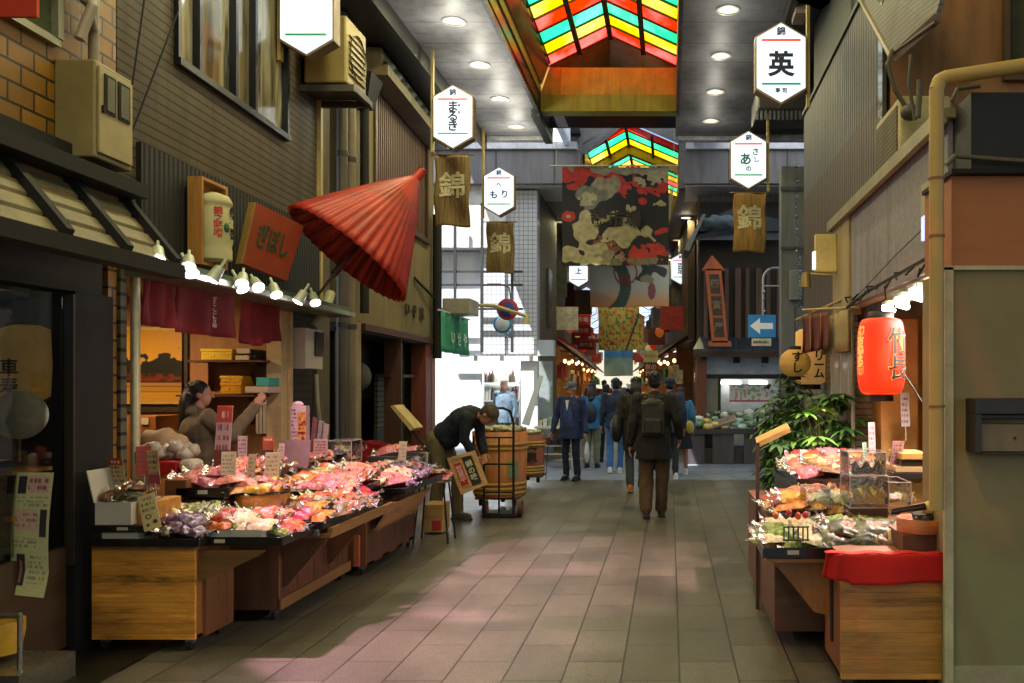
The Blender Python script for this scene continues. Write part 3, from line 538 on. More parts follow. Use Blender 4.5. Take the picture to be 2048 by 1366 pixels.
m.lbox(8.87, 8.93, 2.2, 5.4, -.1, .04, 0); m.lbox(8.94, 9.3, .0, 5.4, -.1, -.02, 1); m.lbox(9.9, 10.0, 0, 5.42, -.1, .03, 0)
pz = m.build('gap_boarding', [mat('#b09e66', .5), mat('#5e523c', .6)], sid)
for d, r, c, z0, z1, lab in ((9.45, .055, '#4a4238', 0, 5.4, 'dark brown drainpipe nearest the siding building'), (9.72, .06, '#6d5f46', 0, 5.4, 'brown drainpipe beside the yellow plaster building')):
    T = thing('drainpipe', lab, 'drainpipe', (XL(d), d, 0)); m = MB(); m.cone((XL(d)+.06, d, z0), (XL(d)+.06, d, z1), r, n=14); m.build('pipe', mat(c, .45), T)
    for z in (.7, 2.1, 3.9): m = MB(); m.cone((XL(d)+.06, d, z), (XL(d)+.06, d, z+.05), r+.008, n=14); m.build('clamp', mat('#2c2822', .5), T)
T = thing('rainwater_pipe', 'black rainwater pipe with a hopper head beside the louvred window', 'drainpipe', (XL(10.15), 10.15, 2.3)); m = MB(); m.cone((XL(10.1)+.1, 10.1, 2.3), (XL(10.1)+.1, 10.1, 4.6), .05, n=12); m.build('pipe', BLK, T)
m = MB(); m.hexa([(XL(10)+.0, 9.98, 4.6), (XL(10)+.16, 9.98, 4.6), (XL(10)+.16, 10.2, 4.6), (XL(10), 10.2, 4.6), (XL(10)-.0, 9.9, 4.95), (XL(10)+.24, 9.9, 4.95), (XL(10)+.24, 10.3, 4.95), (XL(10), 10.3, 4.95)]); m.build('hopper', BLK, T)
# air conditioner above
T = thing('air_conditioner', 'beige outdoor air conditioner on a steel bracket high on the left wall', 'air conditioner', (-3.2, 8.7, 4.2))
m = MB(); m.box(-3.42, -3.02, 8.4, 8.95, 4.32, 4.95); m.build('case', mat('#94844e', .5, var=.15), T, bev=.02)
m = MB(); m.lathe([(.2, 0), (.22, .01), (.22, .02)], (-3.018, 8.68, 4.63), 20, axis=Vector((1, 0, 0)), caps=False)
for i in range(7): m.box(-3.018, -3.005, 8.46, 8.9, 4.42+i*.06, 4.43+i*.06)
m.build('grille', mat('#6f6548', .5), T)
m = MB(); m.box(-3.5, -2.95, 8.4, 8.45, 4.24, 4.3); m.box(-3.5, -2.95, 8.88, 8.93, 4.24, 4.3); m.box(-3.0, -2.95, 8.45, 8.88, 4.25, 4.3); m.box(-3.5, -2.96, 8.451, 8.879, 4.301, 4.319); m.build('bracket', mat('#4c4a42', .5, .3), T)
# yellow plaster building
yel = thing('plaster_building', 'ochre plaster building with a tall brown louvred window and a dark ground floor', 'building', (-3.7, 12, 0))
PLA = mat('#94804c', .8, var=.14, scale=1.2, kind='World', bump=.1)
m = MB(); m.lbox(10.0, 14.0, 2.2, 3.68, -.3, 0); m.lbox(10.0, 10.85, 3.68, 5.42, -.3, 0); m.lbox(13.5, 14.0, 3.68, 5.42, -.3, 0); m.lbox(13.75, 14.0, 0, 2.2, -.3, -.01); m.build('wall', PLA, yel)
m = MB(); m.box(-9, XL(14)-.001, 13.9, 14.0, 0, 5.6); m.build('side_wall', PLA, yel)
m = MB(); m.lbox(10.85, 13.5, 3.68, 5.42, -.12, -.06); wl = m.build('window', mat('#20160e', .6), yel)
m = MB()
for i in range(30): d = 10.88+i*.088; m.lbox(d, d+.05, 3.7, 5.4, -.055, -.01)
m.build('louvre', wood('#5a3e28', 'z', kind='World'), wl)
m = MB(); m.lbox(10.75, 13.6, 3.6, 3.68, -.05, .05); m.lbox(10.78, 10.85, 3.68, 5.4, -.05, .03); m.lbox(13.5, 13.57, 3.68, 5.4, -.05, .03); m.build('frame', mat('#4a3826', .5), wl)
m = MB(); m.lbox(10.4, 13.7, 5.08, 5.2, 0, .28); m.lbox(10.4, 13.72, 5.2, 5.4, 0, .2); m.build('cornice', mat('#8a7a52', .6, kind='World'), yel)
m = MB()
for i in range(9): d = 10.6+i*.34; m.ell((XL(d)+.24, d, 5.24), (.05, .12, .06), 8, 5, fn=lambda p: 1+.3*math.sin(9*p.y+5*p.z))
m.build('green_scrollwork', mat('#2d4a34', .5), yel)
for i, ch in enumerate('いせ屋'): text(ch, .2, (XL(12.2+i*.5)+.02, 12.3+i*.42, 2.52+(.0 if i else .0)), yel, mat('#3c3424', .6), rz=R(90), bold=.02, ext=.01)
m = MB(); m.cone((XL(12.8)+.03, 12.7, 3.0), (XL(14)+.1, 14.0, 2.75), .02); m.ell((XL(14)+.12, 14.02, 2.4), (.07, .07, .09)); m.build('iron_hook', BLK, yel)
# ground floor of the plaster building
DW = wood('#4a2c20', 'z', kind='World'); m = MB(); m.lbox(10.0, 14, 0, 2.2, -.75, -.7, 0); m.lbox(10.0, 14.0, 2.1, 2.2, -.7, -.02, 0); m.lbox(10.35, 10.38, 0, 2.1, -.7, -.06, 0); m.build('recess', mat('#2c2a1e', .7, var=.4), yel)
m = MB(); m.lbox(10.0, 10.3, 0, 2.2, -.2, .0); m.build('door_pillar', mat('#8c7654', .6), yel)
m = MB(); m.lbox(11.95, 12.0, 0, 2.1, -.2, .03); m.lbox(10.3, 13.75, 2.12, 2.2, -.02, .05); m.lbox(11.9, 13.2, 1.6, 1.64, -.3, -.1); m.build('door_post', DW, yel)
m = MB(); m.lbox(12.02, 12.9, .9, 1.6, -.35, -.3); m.build('louvre_window', striped('#6f6a58', '#1c1a15', 'Z', .07, .3), yel)
m = MB(); m.lbox(12.0, 12.98, 0, .9, -.35, -.3); m.lbox(12.9, 13.4, 0, 2.1, -.35, -.3); m.build('door_leaf', mat('#33352f', .6), yel)
m = MB(); m.lbox(13.4, 13.74, 0, 2.1, -.2, .02); m.build('maroon_panel', wood('#6e3626', 'z', kind='World'), yel)
m = MB(); m.lbox(13.76, 13.99, 0, 1.95, .0, .03); m.build('maroon_panel', wood('#8a5a3c', 'z', kind='World'), yel)
m = MB(); m.ell((XL(11)-.35, 11.3, 1.6), (.16, .16, .18)); m.cone((XL(11)-.35, 11.3, 1.75), (XL(11)-.35, 11.3, 2.1), .01); m.build('round_lantern', mat('#5c5648', .7), label='unlit round paper lantern in the dark doorway', cat='lantern')
# post and green curtain at the corner
m = MB(); m.cone((XL(13.8)+.1, 13.8, 1.9), (XL(13.8)+.1, 13.8, 4.1), .07, n=12); m.build('corner_post', BLK, label='thick black pipe at the corner of the plaster building', cat='pipe')
gn = thing('green_curtain', 'green shop curtain with white characters at the street corner', 'shop curtain', (-3.5, 14.7, 2))
m = MB(); m.surf(lambda u, v: (-3.50+.03*math.sin(u*22)*(.5+v), 13.75+1.85*u, 2.62-.62*v), 40, 6); m.build('cloth', mat('#3f8f68', .8, var=.15, emit=.02), gn, solid=.006)
m = MB(); m.cone((-3.5, 13.6, 2.63), (-3.5, 15.7, 2.63), .015); m.build('rod', mat('#b8b8ac', .5), gn)
for i, ch in enumerate('いせや'): text(ch, .26, (-3.455, 14.35+i*.42, 2.22), gn, mat('#d8e6d8', .8), rz=R(90), bold=.02)
ORD = ['first', 'second', 'third', 'fourth', 'fifth', 'sixth', 'seventh', 'eighth', 'ninth', 'tenth', 'eleventh', 'twelfth', 'thirteenth']
# ================================================================== the right row
rb = thing('render_building', 'beige plaster corner building with orange boarding at the right edge', 'building', (2, 4.4, 0))
BEI = mat('#85754f', .75, var=.14, scale=1.5, bump=.12)
y = 4.3
m = MB(); m.box(X(1898, y), 3.4, y, 4.75, 0, Z(540, y)); m.build('wall', BEI, rb)
m = MB(); m.box(X(1886, y), X(1903, y), y-.03, y+.0, 0, Z(536, y)); m.box(X(1886, y), 3.4, y-.03, y-.001, Z(541, y), Z(533, y)); m.build('edge_strip', mat('#b8a880', .5, .2), rb)
m = MB(); m.box(X(1903, y), 3.4, y-.012, y-.001, 0, Z(1330, y)); m.build('skirting', mat('#9a8a68', .7), rb)
m = MB(); m.box(X(1903, y), 3.4, y+.0, 4.75, Z(532, y), Z(352, y)); m.build('orange_boarding', wood('#a8622a', 'x', kind='World', var=.15), rb)
m = MB(); m.box(X(1896, y), 3.4, y-.06, 4.75, Z(352, y), Z(343, y)); m.build('ledge', BLK, rb)
m = MB(); m.box(X(1945, y), 3.4, y+.02, 4.7, Z(343, y), Z(182, y)); m.build('dark_box', mat('#141310', .6), rb)
m = MB(); m.tube([P(1893, 330, y-.03), P(1910, 312, y-.03), P(1960, 316, y-.03), P(2100, 326, y-.03)], .012); m.tube([P(1925, 230, y), P(1905, 200, y), P(1915, 178, y), P(1960, 172, y)], .01); m.build('loop_cable', mat('#5a5138', .5), label='bent cables round the dark box on the right building', cat='cable')
m = MB(); m.box(1.56, 4.2, 6.36, 6.5, 2.9, 5.5); m.build('upper_wall', mat('#c0905c', .75, var=.12, scale=1.5, kind='World'), rb)
m = MB(); m.box(X(2008, 6.3), X(2020, 6.3), 6.29, 6.34, Z(152, 6.3), 5.45); m.box(X(2008, 6.3), 4.1, 6.29, 6.34, Z(160, 6.3), Z(150, 6.3)); w = m.build('window', mat('#5a4326', .5), rb); m = MB(); m.box(X(2020, 6.3), 4.1, 6.32, 6.339, Z(150, 6.3), 5.4); m.build('pane', mat('#4a4a3a', .1), w)
# letter box
T = thing('letter_box', 'dark brown letter box fixed to the beige wall at the right', 'letter box', P(2000, 905, 4.28))
m = MB(); m.box(X(1945, 4.2), X(2100, 4.2), 4.16, 4.3, Z(828, 4.2), Z(797, 4.2)); m.box(X(1945, 4.2), X(1958, 4.2), 4.16, 4.3, Z(905, 4.2), Z(828, 4.2)); m.box(X(1958, 4.2), X(2100, 4.2), 4.2, 4.3, Z(838, 4.2), Z(829, 4.2)); m.box(X(1958, 4.2), X(2100, 4.2), 4.16, 4.3, Z(909, 4.2), Z(904, 4.2)); m.build('case', mat('#2a241c', .5), T, bev=.004)
m = MB(); m.box(X(1960, 4.2), X(2100, 4.2), 4.19, 4.25, Z(903, 4.2), Z(848, 4.2)); m.build('flap', mat('#6f5e40', .5), T, bev=.003); m = MB(); m.cone(P(2030, 876, 4.19), P(2030, 876, 4.18), .006); m.build('lock', BLK, T)
# cream drainpipe with elbow
T = thing('cream_drainpipe', 'thick cream drainpipe with an elbow running down the corner of the right building', 'drainpipe', (X(1873, 4.2), 4.2, 0))
m = MB(); pr = 14.5*4.2/F; m.cone((X(1873, 4.2), 4.2, Z(1020, 4.2)), (X(1873, 4.2), 4.2, Z(178, 4.2)), pr, n=18); m.tube([P(1873, 180, 4.2), P(1879, 162, 4.2), P(1895, 154, 4.2)], pr, 18); m.cone(P(1893, 155, 4.2), P(2120, 120, 4.1), pr, n=18); m.build('pipe', mat('#b0914e', .45, var=.08), T)
for py in (355, 470, 810): m = MB(); m.cone(P(1873, py, 4.2), P(1873, py+5, 4.2), pr+.004, n=18); m.build('joint', mat('#8a5a30', .6), T)
# fascia box of the right shop
sh = thing('right_shop', 'right hand shop with grey speckled fascia, orange inner wall and bright lamps', 'building', (1.5, 6.5, 0))
SPK = mat('#aeabb2', .7, var=.22, scale=30, kind='World', bump=.3)
m = MB(); m.hexa([(1.42, 4.6, 2.12), (1.62, 4.6, 2.12), (1.62, 7.05, 2.12), (1.42, 7.05, 2.12), (1.42, 4.6, 2.85), (1.62, 4.6, 2.85), (1.62, 7.05, 2.85), (1.42, 7.05, 2.85)]); m.build('fascia', SPK, sh)
m = MB(); m.box(1.40, 1.62, 7.051, 7.75, 2.05, 2.85); m.build('cream_fascia', mat('#c0b27a', .6, var=.08, kind='World'), sh)
m = MB(); m.box(1.36, 1.66, 4.55, 7.8, 2.851, 2.9); m.box(1.36, 1.4, 4.55, 7.8, 2.82, 2.85); m.build('coping', mat('#8a8262', .5, .3), sh)
m = MB(); m.box(3.3, 3.4, 4.76, 8, 0, 2.1); m.box(1.66, 3.3, 7.7, 7.8, 0, 2.1); m.build('inner_wall', mat('#c08c4a', .7, var=.06), sh)
m = MB(); m.box(1.44, 3.3, 4.76, 7.7, 2.1, 2.119); m.build('inner_ceiling', mat('#a59a7c', .7), sh)
m = MB(); m.box(1.62, 1.9, 6.9, 7.6, 0, 2.1, 0); m.build('side_wall', mat('#b98a4c', .7), sh)
m = MB(); m.box(1.44, 1.62, 7.2, 9.8, 0, 2.05); m.build('shutter', striped('#8c8470', '#3c382e', 'Z', .05, .2, rough=.5), sh)
for i, (px, py) in enumerate(((1785, 655), (1800, 610), (1818, 602), (1835, 596), (1850, 588))): pass
LS = thing('shop_bulb', 'bright bulb strip under the grey fascia of the right shop, nearest the pipe', 'lamp', (0, 0, 0), 'lamps of the right shop')
m = MB(); m.cone((-.05, -.09, 0), (.05, .09, 0), .022, n=10); m.build('tube', glow('#f4ffe8', 14), LS); m = MB(); m.box(-.03, .03, -.11, .11, .025, .05); m.build('fitting', mat('#b8b8a8', .4), LS)
pos = [(1.50-.05*(i % 2), 5.12+.17*i, 2.05-.01*i) for i in range(6)]
labs = ['nearest the cream drainpipe', 'second from the cream drainpipe', 'third from the cream drainpipe', 'fourth from the cream drainpipe', 'fifth from the cream drainpipe', 'farthest, beside the red lantern']
for i, p in enumerate(pos):
    if i == 0: LS.location = p; LS['label'] = 'bright tube lamp under the fascia of the right shop, '+labs[0]; L1 = LS
    else: L1 = clone(LS, p, label='bright tube lamp under the fascia of the right shop, '+labs[i])
    l = bpy.data.lights.new('tube_light', 'SPOT'); l.energy = 24; l.spot_size = R(125); l.spot_blend = .6; l.shadow_soft_size = .05; l.color = (1, .80, .70)
    lo = bpy.data.objects.new('bulb', l); COL.objects.link(lo); lo.parent = L1; lo.location = (.22, 0, -.04); lo.rotation_euler = (0, R(30), 0)
m = MB(); m.tube([(1.38, 4.7, 2.18), (1.36, 6.2, 2.14), (1.38, 7.0, 2.1)], .012)
for i in range(9): m.tube([(1.37, 4.8+i*.25, 2.16), (1.33, 4.83+i*.25, 2.08+.04*(i % 3)), (1.36, 4.9+i*.25, 2.13)], .006)
m.tube([(1.4, 4.4, 2.42), (1.4, 5.6, 2.3), (1.38, 6.9, 2.12)], .003); m.build('lamp_cables', BLK, sh)
l = bpy.data.lights.new('tube_light', 'SPOT'); l.energy = 230; l.spot_size = R(44); l.spot_blend = .5; l.shadow_soft_size = .04; l.color = (1, .52, .66); lo = bpy.data.objects.new('bulb', l); COL.objects.link(lo); lo.parent = L1; lo.location = (-.12, 0, -.05); lo.rotation_euler = (Vector((.75, 7.1, 0))-Vector((1.38, 5.9, 2.0))).to_track_quat('-Z', 'Y').to_euler()  # extra narrow beam added at the last tube for a pink floor patch
# small things on the fascia
T = thing('wall_lamp', 'cream box lamp on the cream end of the right shop fascia', 'lamp', (1.3, 7.4, 2.4)); m = MB(); m.box(1.22, 1.40, 7.55, 7.62, Z(545, 7.6), Z(470, 7.6)); m.build('box', mat('#c8b878', .5), T, bev=.006); m = MB(); m.box(1.20, 1.219, 7.53, 7.6, Z(540, 7.6), Z(505, 7.6)); m.build('lens', glow('#e8f0ff', 1.2), T)
T = thing('intercom_box', 'beige flat control box on the grey fascia next to the cream pipe', 'control box', (1.4, 4.75, 2.3)); m = MB(); m.box(1.36, 1.419, 4.72, 4.88, Z(430, 4.8), Z(365, 4.8)); m.build('case', mat('#a89868', .5), T, bev=.004); m = MB(); m.box(1.35, 1.40, 4.78, 4.84, Z(480, 4.8), Z(432, 4.8)); m.build('lamp_tip', glow('#c8d4ff', 1.0), T)
T = thing('bar_spotlight', 'small brass spotlight on a long horizontal arm over the hanging cloth', 'lamp', (1.2, 7.7, 2.3)); m = MB(); m.cone(P(1618, 548, 7.9), P(1690, 552, 7.7), .012); m.ell(P(1686, 552, 7.7), (.05, .05, .05)); m.build('arm', mat('#8c7a48', .4, .4), T); m = MB(); m.cone(P(1612, 545, 7.9), P(1612, 575, 7.9), .035, .05); m.build('head', mat('#8c7a48', .4, .4), T)
# upper right: AC, eave, cables
T = thing('rooftop_air_conditioner', 'cream outdoor air conditioner standing above the grey fascia', 'air conditioner', (1.5, 5.3, 2.9)); m = MB(); m.box(1.43, 1.75, 5.6, 6.25, 2.905, 3.3); m.build('case', mat('#a89a6a', .5), T, bev=.015); m = MB(); m.box(1.422, 1.429, 5.65, 6.2, 2.95, 3.25); m.build('side_grille', striped('#8f845c', '#4a4430', 'Z', .03, .3), T)
m = MB(); m.box(1.50, 1.53, 6.36, 6.49, 2.91, 4.9); m.build('side_window_wall', mat('#5c5a48', .15, .4, bump=.02), sh)
m = MB(); m.tube([P(1785, 100, 5.6), P(1775, 130, 5.6), P(1790, 180, 5.6), P(1812, 215, 5.6)], .015); m.tube([P(1822, 110, 5.4), P(1818, 170, 5.4), P(1830, 240, 5.4)], .012); m.ell(P(1820, 225, 5.5), (.06, .06, .05)); m.tube([P(1840, 160, 5.3), P(1836, 235, 5.3)], .018); m.build('cable_bundle', mat('#4a4434', .6), label='tangle of cables and a black bracket above the cream air conditioner', cat='cable')
m = MB(); m.add([P(1690, -60, 7.8), P(1783, 112, 5.9), P(1872, 48, 5.25), P(1900, -60, 5.4)], [(0, 1, 2, 3)]); m.build('eave', striped('#7c7672', '#3c3936', 'Z', .045, .2, var=.1), sh, solid=.03)
m = MB(); m.cone(P(1690, -60, 7.75), P(1784, 116, 5.85), .02); m.hexa([P(1780, 108, 5.9), P(1790, 122, 5.9), P(1884, 42, 5.2), P(1870, 26, 5.2), P(1780, 108, 6.05), P(1792, 122, 6.05), P(1886, 42, 5.35), P(1872, 26, 5.35)]); m.build('gutter', mat('#8a7c64', .4, .3), sh)
# two-tone ribbed metal wall
gw = thing('ribbed_building', 'tall metal clad building, grey above and dark brown below, beyond the right shop', 'building', (1.7, 8.5, 0))
def rib(c1, c2):
    n = NT('weathered_cladding'); v = n.coords('World', (1, 6, .7)); f = n.noise(v, 6, 5, .7); sp = n.node('ShaderNodeSeparateXYZ'); n.link(n.coords('World'), sp.inputs[0]); fr = n.val('FRACT', n.val('DIVIDE', sp.outputs[1], .085)); hh_ = n.val('SINE', n.val('MULTIPLY', fr, 6.2832)); sp3 = n.noise(n.coords('World'), 28, 4, .7)
    o = n.ramp(n.val('ADD', n.val('MULTIPLY', f, .6), n.val('ADD', n.val('MULTIPLY', sp3, .4), n.val('MULTIPLY', hh_, .05))), [(.34, c1), (.66, c2)]); n.col(o); n.b.inputs['Roughness'].default_value = .55; n.bump(n.val('ADD', n.val('MULTIPLY', hh_, .5), f), .7, .02); return n.m
zs = Z(399, 10.1)
m = MB(); m.box(1.5, 1.9, 6.5, 10.08, 3.56, 4.5); m.build('upper_cladding', rib('#2e2d2b', '#5a5752'), gw)
m = MB(); m.box(1.501, 1.9, 6.5, 10.08, 2.0, 3.559); m.build('lower_cladding', rib('#33281c', '#4c3c2a'), gw)
m = MB(); m.box(1.6, 2.8, 6.5, 10.0, 4.5, 5.5); m.box(1.48, 1.62, 6.5, 10.1, 4.5, 4.54); m.build('dark_recess', mat('#201f1e', .6), gw)
m = MB(); m.box(1.52, 2.2, 9.8, 10.08, 0, 2.0); m.build('end_wall', mat('#6a665c', .7), gw)
# duct/grille under ceiling
T = thing('ceiling_duct', 'dark grille unit hung under the right edge of the arcade ceiling', 'duct', (1.6, 12, 4.9)); m = MB(); m.box(X(1505, 12.3), X(1640, 12.3), 11.6, 12.5, Z(250, 12.3), Z(205, 12.3)); m.build('housing', mat('#2a292a', .5), T, bev=.03); m = MB()
for i in range(16): x = X(1512, 11.6)+i*.055; m.box(x, x+.03, 11.58, 11.599, Z(240, 11.6), Z(222, 11.6))
m.build('grille', mat('#5c5c60', .4, .5), T)
# grey steel column with tinsel
T = thing('steel_column', 'grey steel arcade column on the right side of the crossing', 'column', (1.8, 13.2, 0)); m = MB(); m.box(X(1563, 13.2), X(1612, 13.2), 13.2, 13.5, 0, 4.7); m.build('shaft', mat('#8f9297', .5, var=.08, kind='World'), T)
m = MB(); m.box(X(1580, 13.1), X(1604, 13.1), 13.08, 13.199, Z(600, 13.1), Z(540, 13.1)); m.build('junction_box', mat('#7a7d80', .5), T, bev=.01)
m = MB(); m.box(X(1561, 13.2), X(1614, 13.2), 13.17, 13.199, Z(382, 13.2), Z(374, 13.2)); m.box(X(1561, 13.2), X(1614, 13.2), 13.17, 13.199, Z(500, 13.2), Z(494, 13.2)); m.build('band', mat('#55585c', .4, .5), T)
def tinsel(px, py0, py1, D, lab, r=.035):
    m = MB(); rg = random.Random(px); n = int((py1-py0)/2.2)
    for i in range(n):
        p = P(px+rg.uniform(-2, 2), py0+(py1-py0)*i/n, D); a = rg.uniform(0, 6.28); e = Vector((math.cos(a), math.sin(a), rg.uniform(-.6, .6)))*r; q = Vector((-math.sin(a), math.cos(a), rg.uniform(-1, 1)))*r*.5
        m.add([p-e, p+q*.5, p+e, p-q*.5], [(0, 1, 2, 3)])
    m.build('tinsel_streamer', mat('#c4cdd8', .12, .95, var=.3, bump=0), label=lab, cat='streamer')
tinsel(1594, 330, 700, 12.9, 'long silver tinsel streamer hanging down the grey column'); tinsel(1600, 470, 780, 12.6, 'short silver tinsel streamer beside the long one on the grey column')
tinsel(1528, 575, 628, 13.6, 'silver and pink tinsel hanging from the curved sign bracket', .03)
# curved bracket and one way sign
T = thing('one_way_sign', 'blue one way sign with a white arrow and a white plate below', 'road sign', P(1523, 655, 14)); D = 14
m = MB(); pts = [P(1545+0*math.cos(t), 0, D) for t in (0,)]
pts = [P(1526, 632, D), P(1526, 560, D)]+[P(1548-22*math.cos(t), 560-24*math.sin(t), D) for t in np.linspace(.2, 1.5, 6)]+[P(1565, 536, D)]
m.tube(pts, .018, m=0); m.cone(P(1526, 572, D), P(1565, 572, D), .012); m.build('bracket', mat('#b8bcc0', .4, .3), T)
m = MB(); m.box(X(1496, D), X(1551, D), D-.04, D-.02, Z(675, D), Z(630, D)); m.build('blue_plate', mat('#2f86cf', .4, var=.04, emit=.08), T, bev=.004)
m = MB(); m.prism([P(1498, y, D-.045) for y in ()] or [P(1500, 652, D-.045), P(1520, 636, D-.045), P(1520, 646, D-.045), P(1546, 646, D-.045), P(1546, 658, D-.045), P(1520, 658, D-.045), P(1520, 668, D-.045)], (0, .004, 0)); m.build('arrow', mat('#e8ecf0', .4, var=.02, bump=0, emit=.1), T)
m = MB(); m.box(X(1503, D), X(1542, D), D-.04, D-.02, Z(692, D), Z(677, D)); m.build('text_plate', mat('#dfe3e6', .5, bump=0), T); text('自転車を除く', .042, P(1522.5, 684.5, D-.043), T, BLK, bold=.01, sx=1.0)
T2 = None
# ================================================================== hexagonal illuminated street signs
FRM = mat('#7d6a4a', .45, .3, bump=.05); SW = glow('#dceaff', 1.0); RED = mat('#d8402c', .5, bump=0, emit=.5); GRN = mat('#1f8a4c', .5, bump=0, emit=.35); NAVY = mat('#10163c', .6, bump=0); TEAL = mat('#1c6a4a', .6, bump=0)
def hexsign(px, py, w, lab, body=None, small=None, bottom=None, big=.12, vertical=True, c=None, extra=None, sw=.45, holder=1, simple=False):
    D = sw*F/w; c0 = P(px, py, D); k = sw/.45; T = thing('hexagonal_sign', lab, 'illuminated sign', c0, 'hexagonal lit signs hanging along the street')
    hw, a, b = .225*k, .232*k, .365*k
    out = [(-hw, -a), (0, -b), (hw, -a), (hw, a), (0, b), (-hw, a)]
    m = MB(); g = .014*k; o2 = [(-hw-g, -a-g), (0, -b-g*1.4), (hw+g, -a-g), (hw+g, a+g), (0, b+g*1.4), (-hw-g, a+g)]
    m.prism([c0+Vector((x, -.0, z)) for x, z in o2], (0, .15*k, 0)); m.build('frame', FRM, T)
    m = MB(); m.prism([c0+Vector((x, -.012, z)) for x, z in out], (0, .0115, 0)); m.build('face', SW, T)
    y = -.0165
    m = MB(); m.box(c0.x-.18*k, c0.x+.18*k, c0.y+y, c0.y-.0125, c0.z+.198*k, c0.z+.218*k); m.build('red_bar', RED, T)
    m = MB(); m.box(c0.x-.18*k, c0.x+.18*k, c0.y+y, c0.y-.0125, c0.z-.206*k, c0.z-.188*k); m.build('green_bar', GRN, T)
    if holder:
        m = MB(); s = 1 if px > 1200 else -1
        m.box(c0.x-hw-.05*k if s < 0 else c0.x+hw+.02, c0.x-hw-.02 if s < 0 else c0.x+hw+.05*k, c0.y+.04, c0.y+.1, c0.z-.4*k, min(5.48, c0.z+1.2)); m.build('bracket', mat('#97834a', .45, .3), T)
    if simple: 
        if body: text(body, big*k, c0+Vector((0, -.015, 0)), T, NAVY, vertical=True, bold=.03, spacing=.8)
        return T
    text('錦', .085*k, c0+Vector((0, -.015, .285*k)), T, NAVY, bold=.02)
    if body: text(body, big*k, c0+Vector((-.0, -.015, .0)), T, c or NAVY, vertical=vertical, bold=.03, spacing=.82)
    if small: text(small, .035*k, c0+Vector((.075*k, -.015, .09*k)), T, NAVY, vertical=True, bold=.01, spacing=1.2)
    if bottom: text(bottom, .05*k, c0+Vector((0, -.015, -.262*k)), T, NAVY, bold=.02)
    for ch, dx, dz, s, cc in extra or []: text(ch, s*k, c0+Vector((dx*k, -.015, dz*k)), T, cc, bold=.03)
    return T
hexsign(613, 25, 103, 'large blank hexagonal sign hanging high at the left edge of the arcade'); bpy.data.objects['hexagonal_sign']
hexsign(906, 234, 76, 'hexagonal sign with three dark hiragana characters above the brown flag', 'まるき', '錦小路', None, .14)
hexsign(998, 383, 58, 'small hexagonal sign with black hiragana beside the white tiled building', None, None, None, extra=[('へ', 0, .1, .09, NAVY), ('も', -.08, -.06, .13, NAVY), ('り', .09, -.05, .13, NAVY)])
hexsign(1562, 126, 97, 'large hexagonal sign with one bold blue kanji on the right', None, None, '寿 司', extra=[('英', 0, -.03, .24, NAVY)])
hexsign(1497, 320, 69, 'hexagonal sign with green brush characters on the right', None, extra=[('さ', .09, .1, .1, TEAL), ('し', .1, .0, .08, TEAL), ('あ', -.04, .0, .16, TEAL), ('の', 0, -.12, .08, TEAL)])
hexsign(1157, 543, 37, 'small hexagonal sign partly behind the large black banner', '上', None, None, .16, holder=0); hexsign(1361, 538, 37, 'small hexagonal sign just right of the blue banner', '百足', None, None, .15, holder=0)
m = MB(); D = 9.1; m.box(X(1594, D), X(1618, D), D+.1, D+.4, Z(18, D), Z(-30, D)); m.hexa([P(1590, 0, 8), P(1640, 20, 8), P(1660, 5, 8), P(1610, -20, 8), P(1590, -20, 8), P(1640, -5, 8), P(1660, -20, 8), P(1610, -45, 8)]); m.build('sign_underside', mat('#9a8c7a', .5), label='underside of a pale hanging sign cut off at the top right', cat='sign')
# ================================================================== small flags
def flag(px0, px1, py0, py1, D, lab, c='#735e3a', tc='#b8b090', big=.36, ch='錦'):
    T = thing('brown_flag', lab, 'flag', P((px0+px1)/2, py1, D), 'cloth flags with one kanji')
    n = NT('striped_cloth'); v = n.coords('Object', (1, 1, .05)); c0 = lin(c); n.col(n.ramp(n.noise(v, 45, 3), [(.35, shade(c0, .6)), (.5, c0), (.65, shade(c0, 1.35))])); n.b.inputs['Roughness'].default_value = .85; x0, x1, z0, z1 = X(px0, D), X(px1, D), Z(py1, D), Z(py0, D)
    ph = px0*.1
    fy = lambda x, z: D+.02*math.sin((x-x0)/(x1-x0)*7+ph+z*3)+.012*math.sin(z*11+ph)
    m = MB(); m.surf(lambda u, v: (x0+(x1-x0)*(u+.02*math.sin(v*9+ph)), fy(x0+(x1-x0)*u, z1-(z1-z0)*v), z1-(z1-z0)*v+.015*math.sin(u*5)*v), 20, 26); m.build('cloth', n.m, T, solid=.004)
    m = MB(); m.cone((x0-.06, D, z1+.01), (x1+.06, D, z1+.01), .01); m.build('rod', mat('#5c4a2a', .5), T)
    me = text_mesh(ch, big*(x1-x0)/.46, .02, .002); me.materials.clear(); me.materials.append(mat(tc, .8, bump=0)); cx, cz = (x0+x1)/2, (z0+z1)/2+.05
    for w in me.vertices: q = w.co.copy(); w.co = (cx+q.x, fy(cx+q.x, cz+q.y)-.006+q.z, cz+q.y)
    put('lettering', me, T)
flag(870, 940, 311, 453, 11.7, 'brown striped cloth flag with one kanji under the three character sign on the left'); flag(973, 1028, 445, 546, 14.9, 'brown striped cloth flag with one kanji beside the white tiled building'); flag(1467, 1532, 387, 504, 13.2, 'golden brown cloth flag with one kanji on the right side', '#8a6a34')
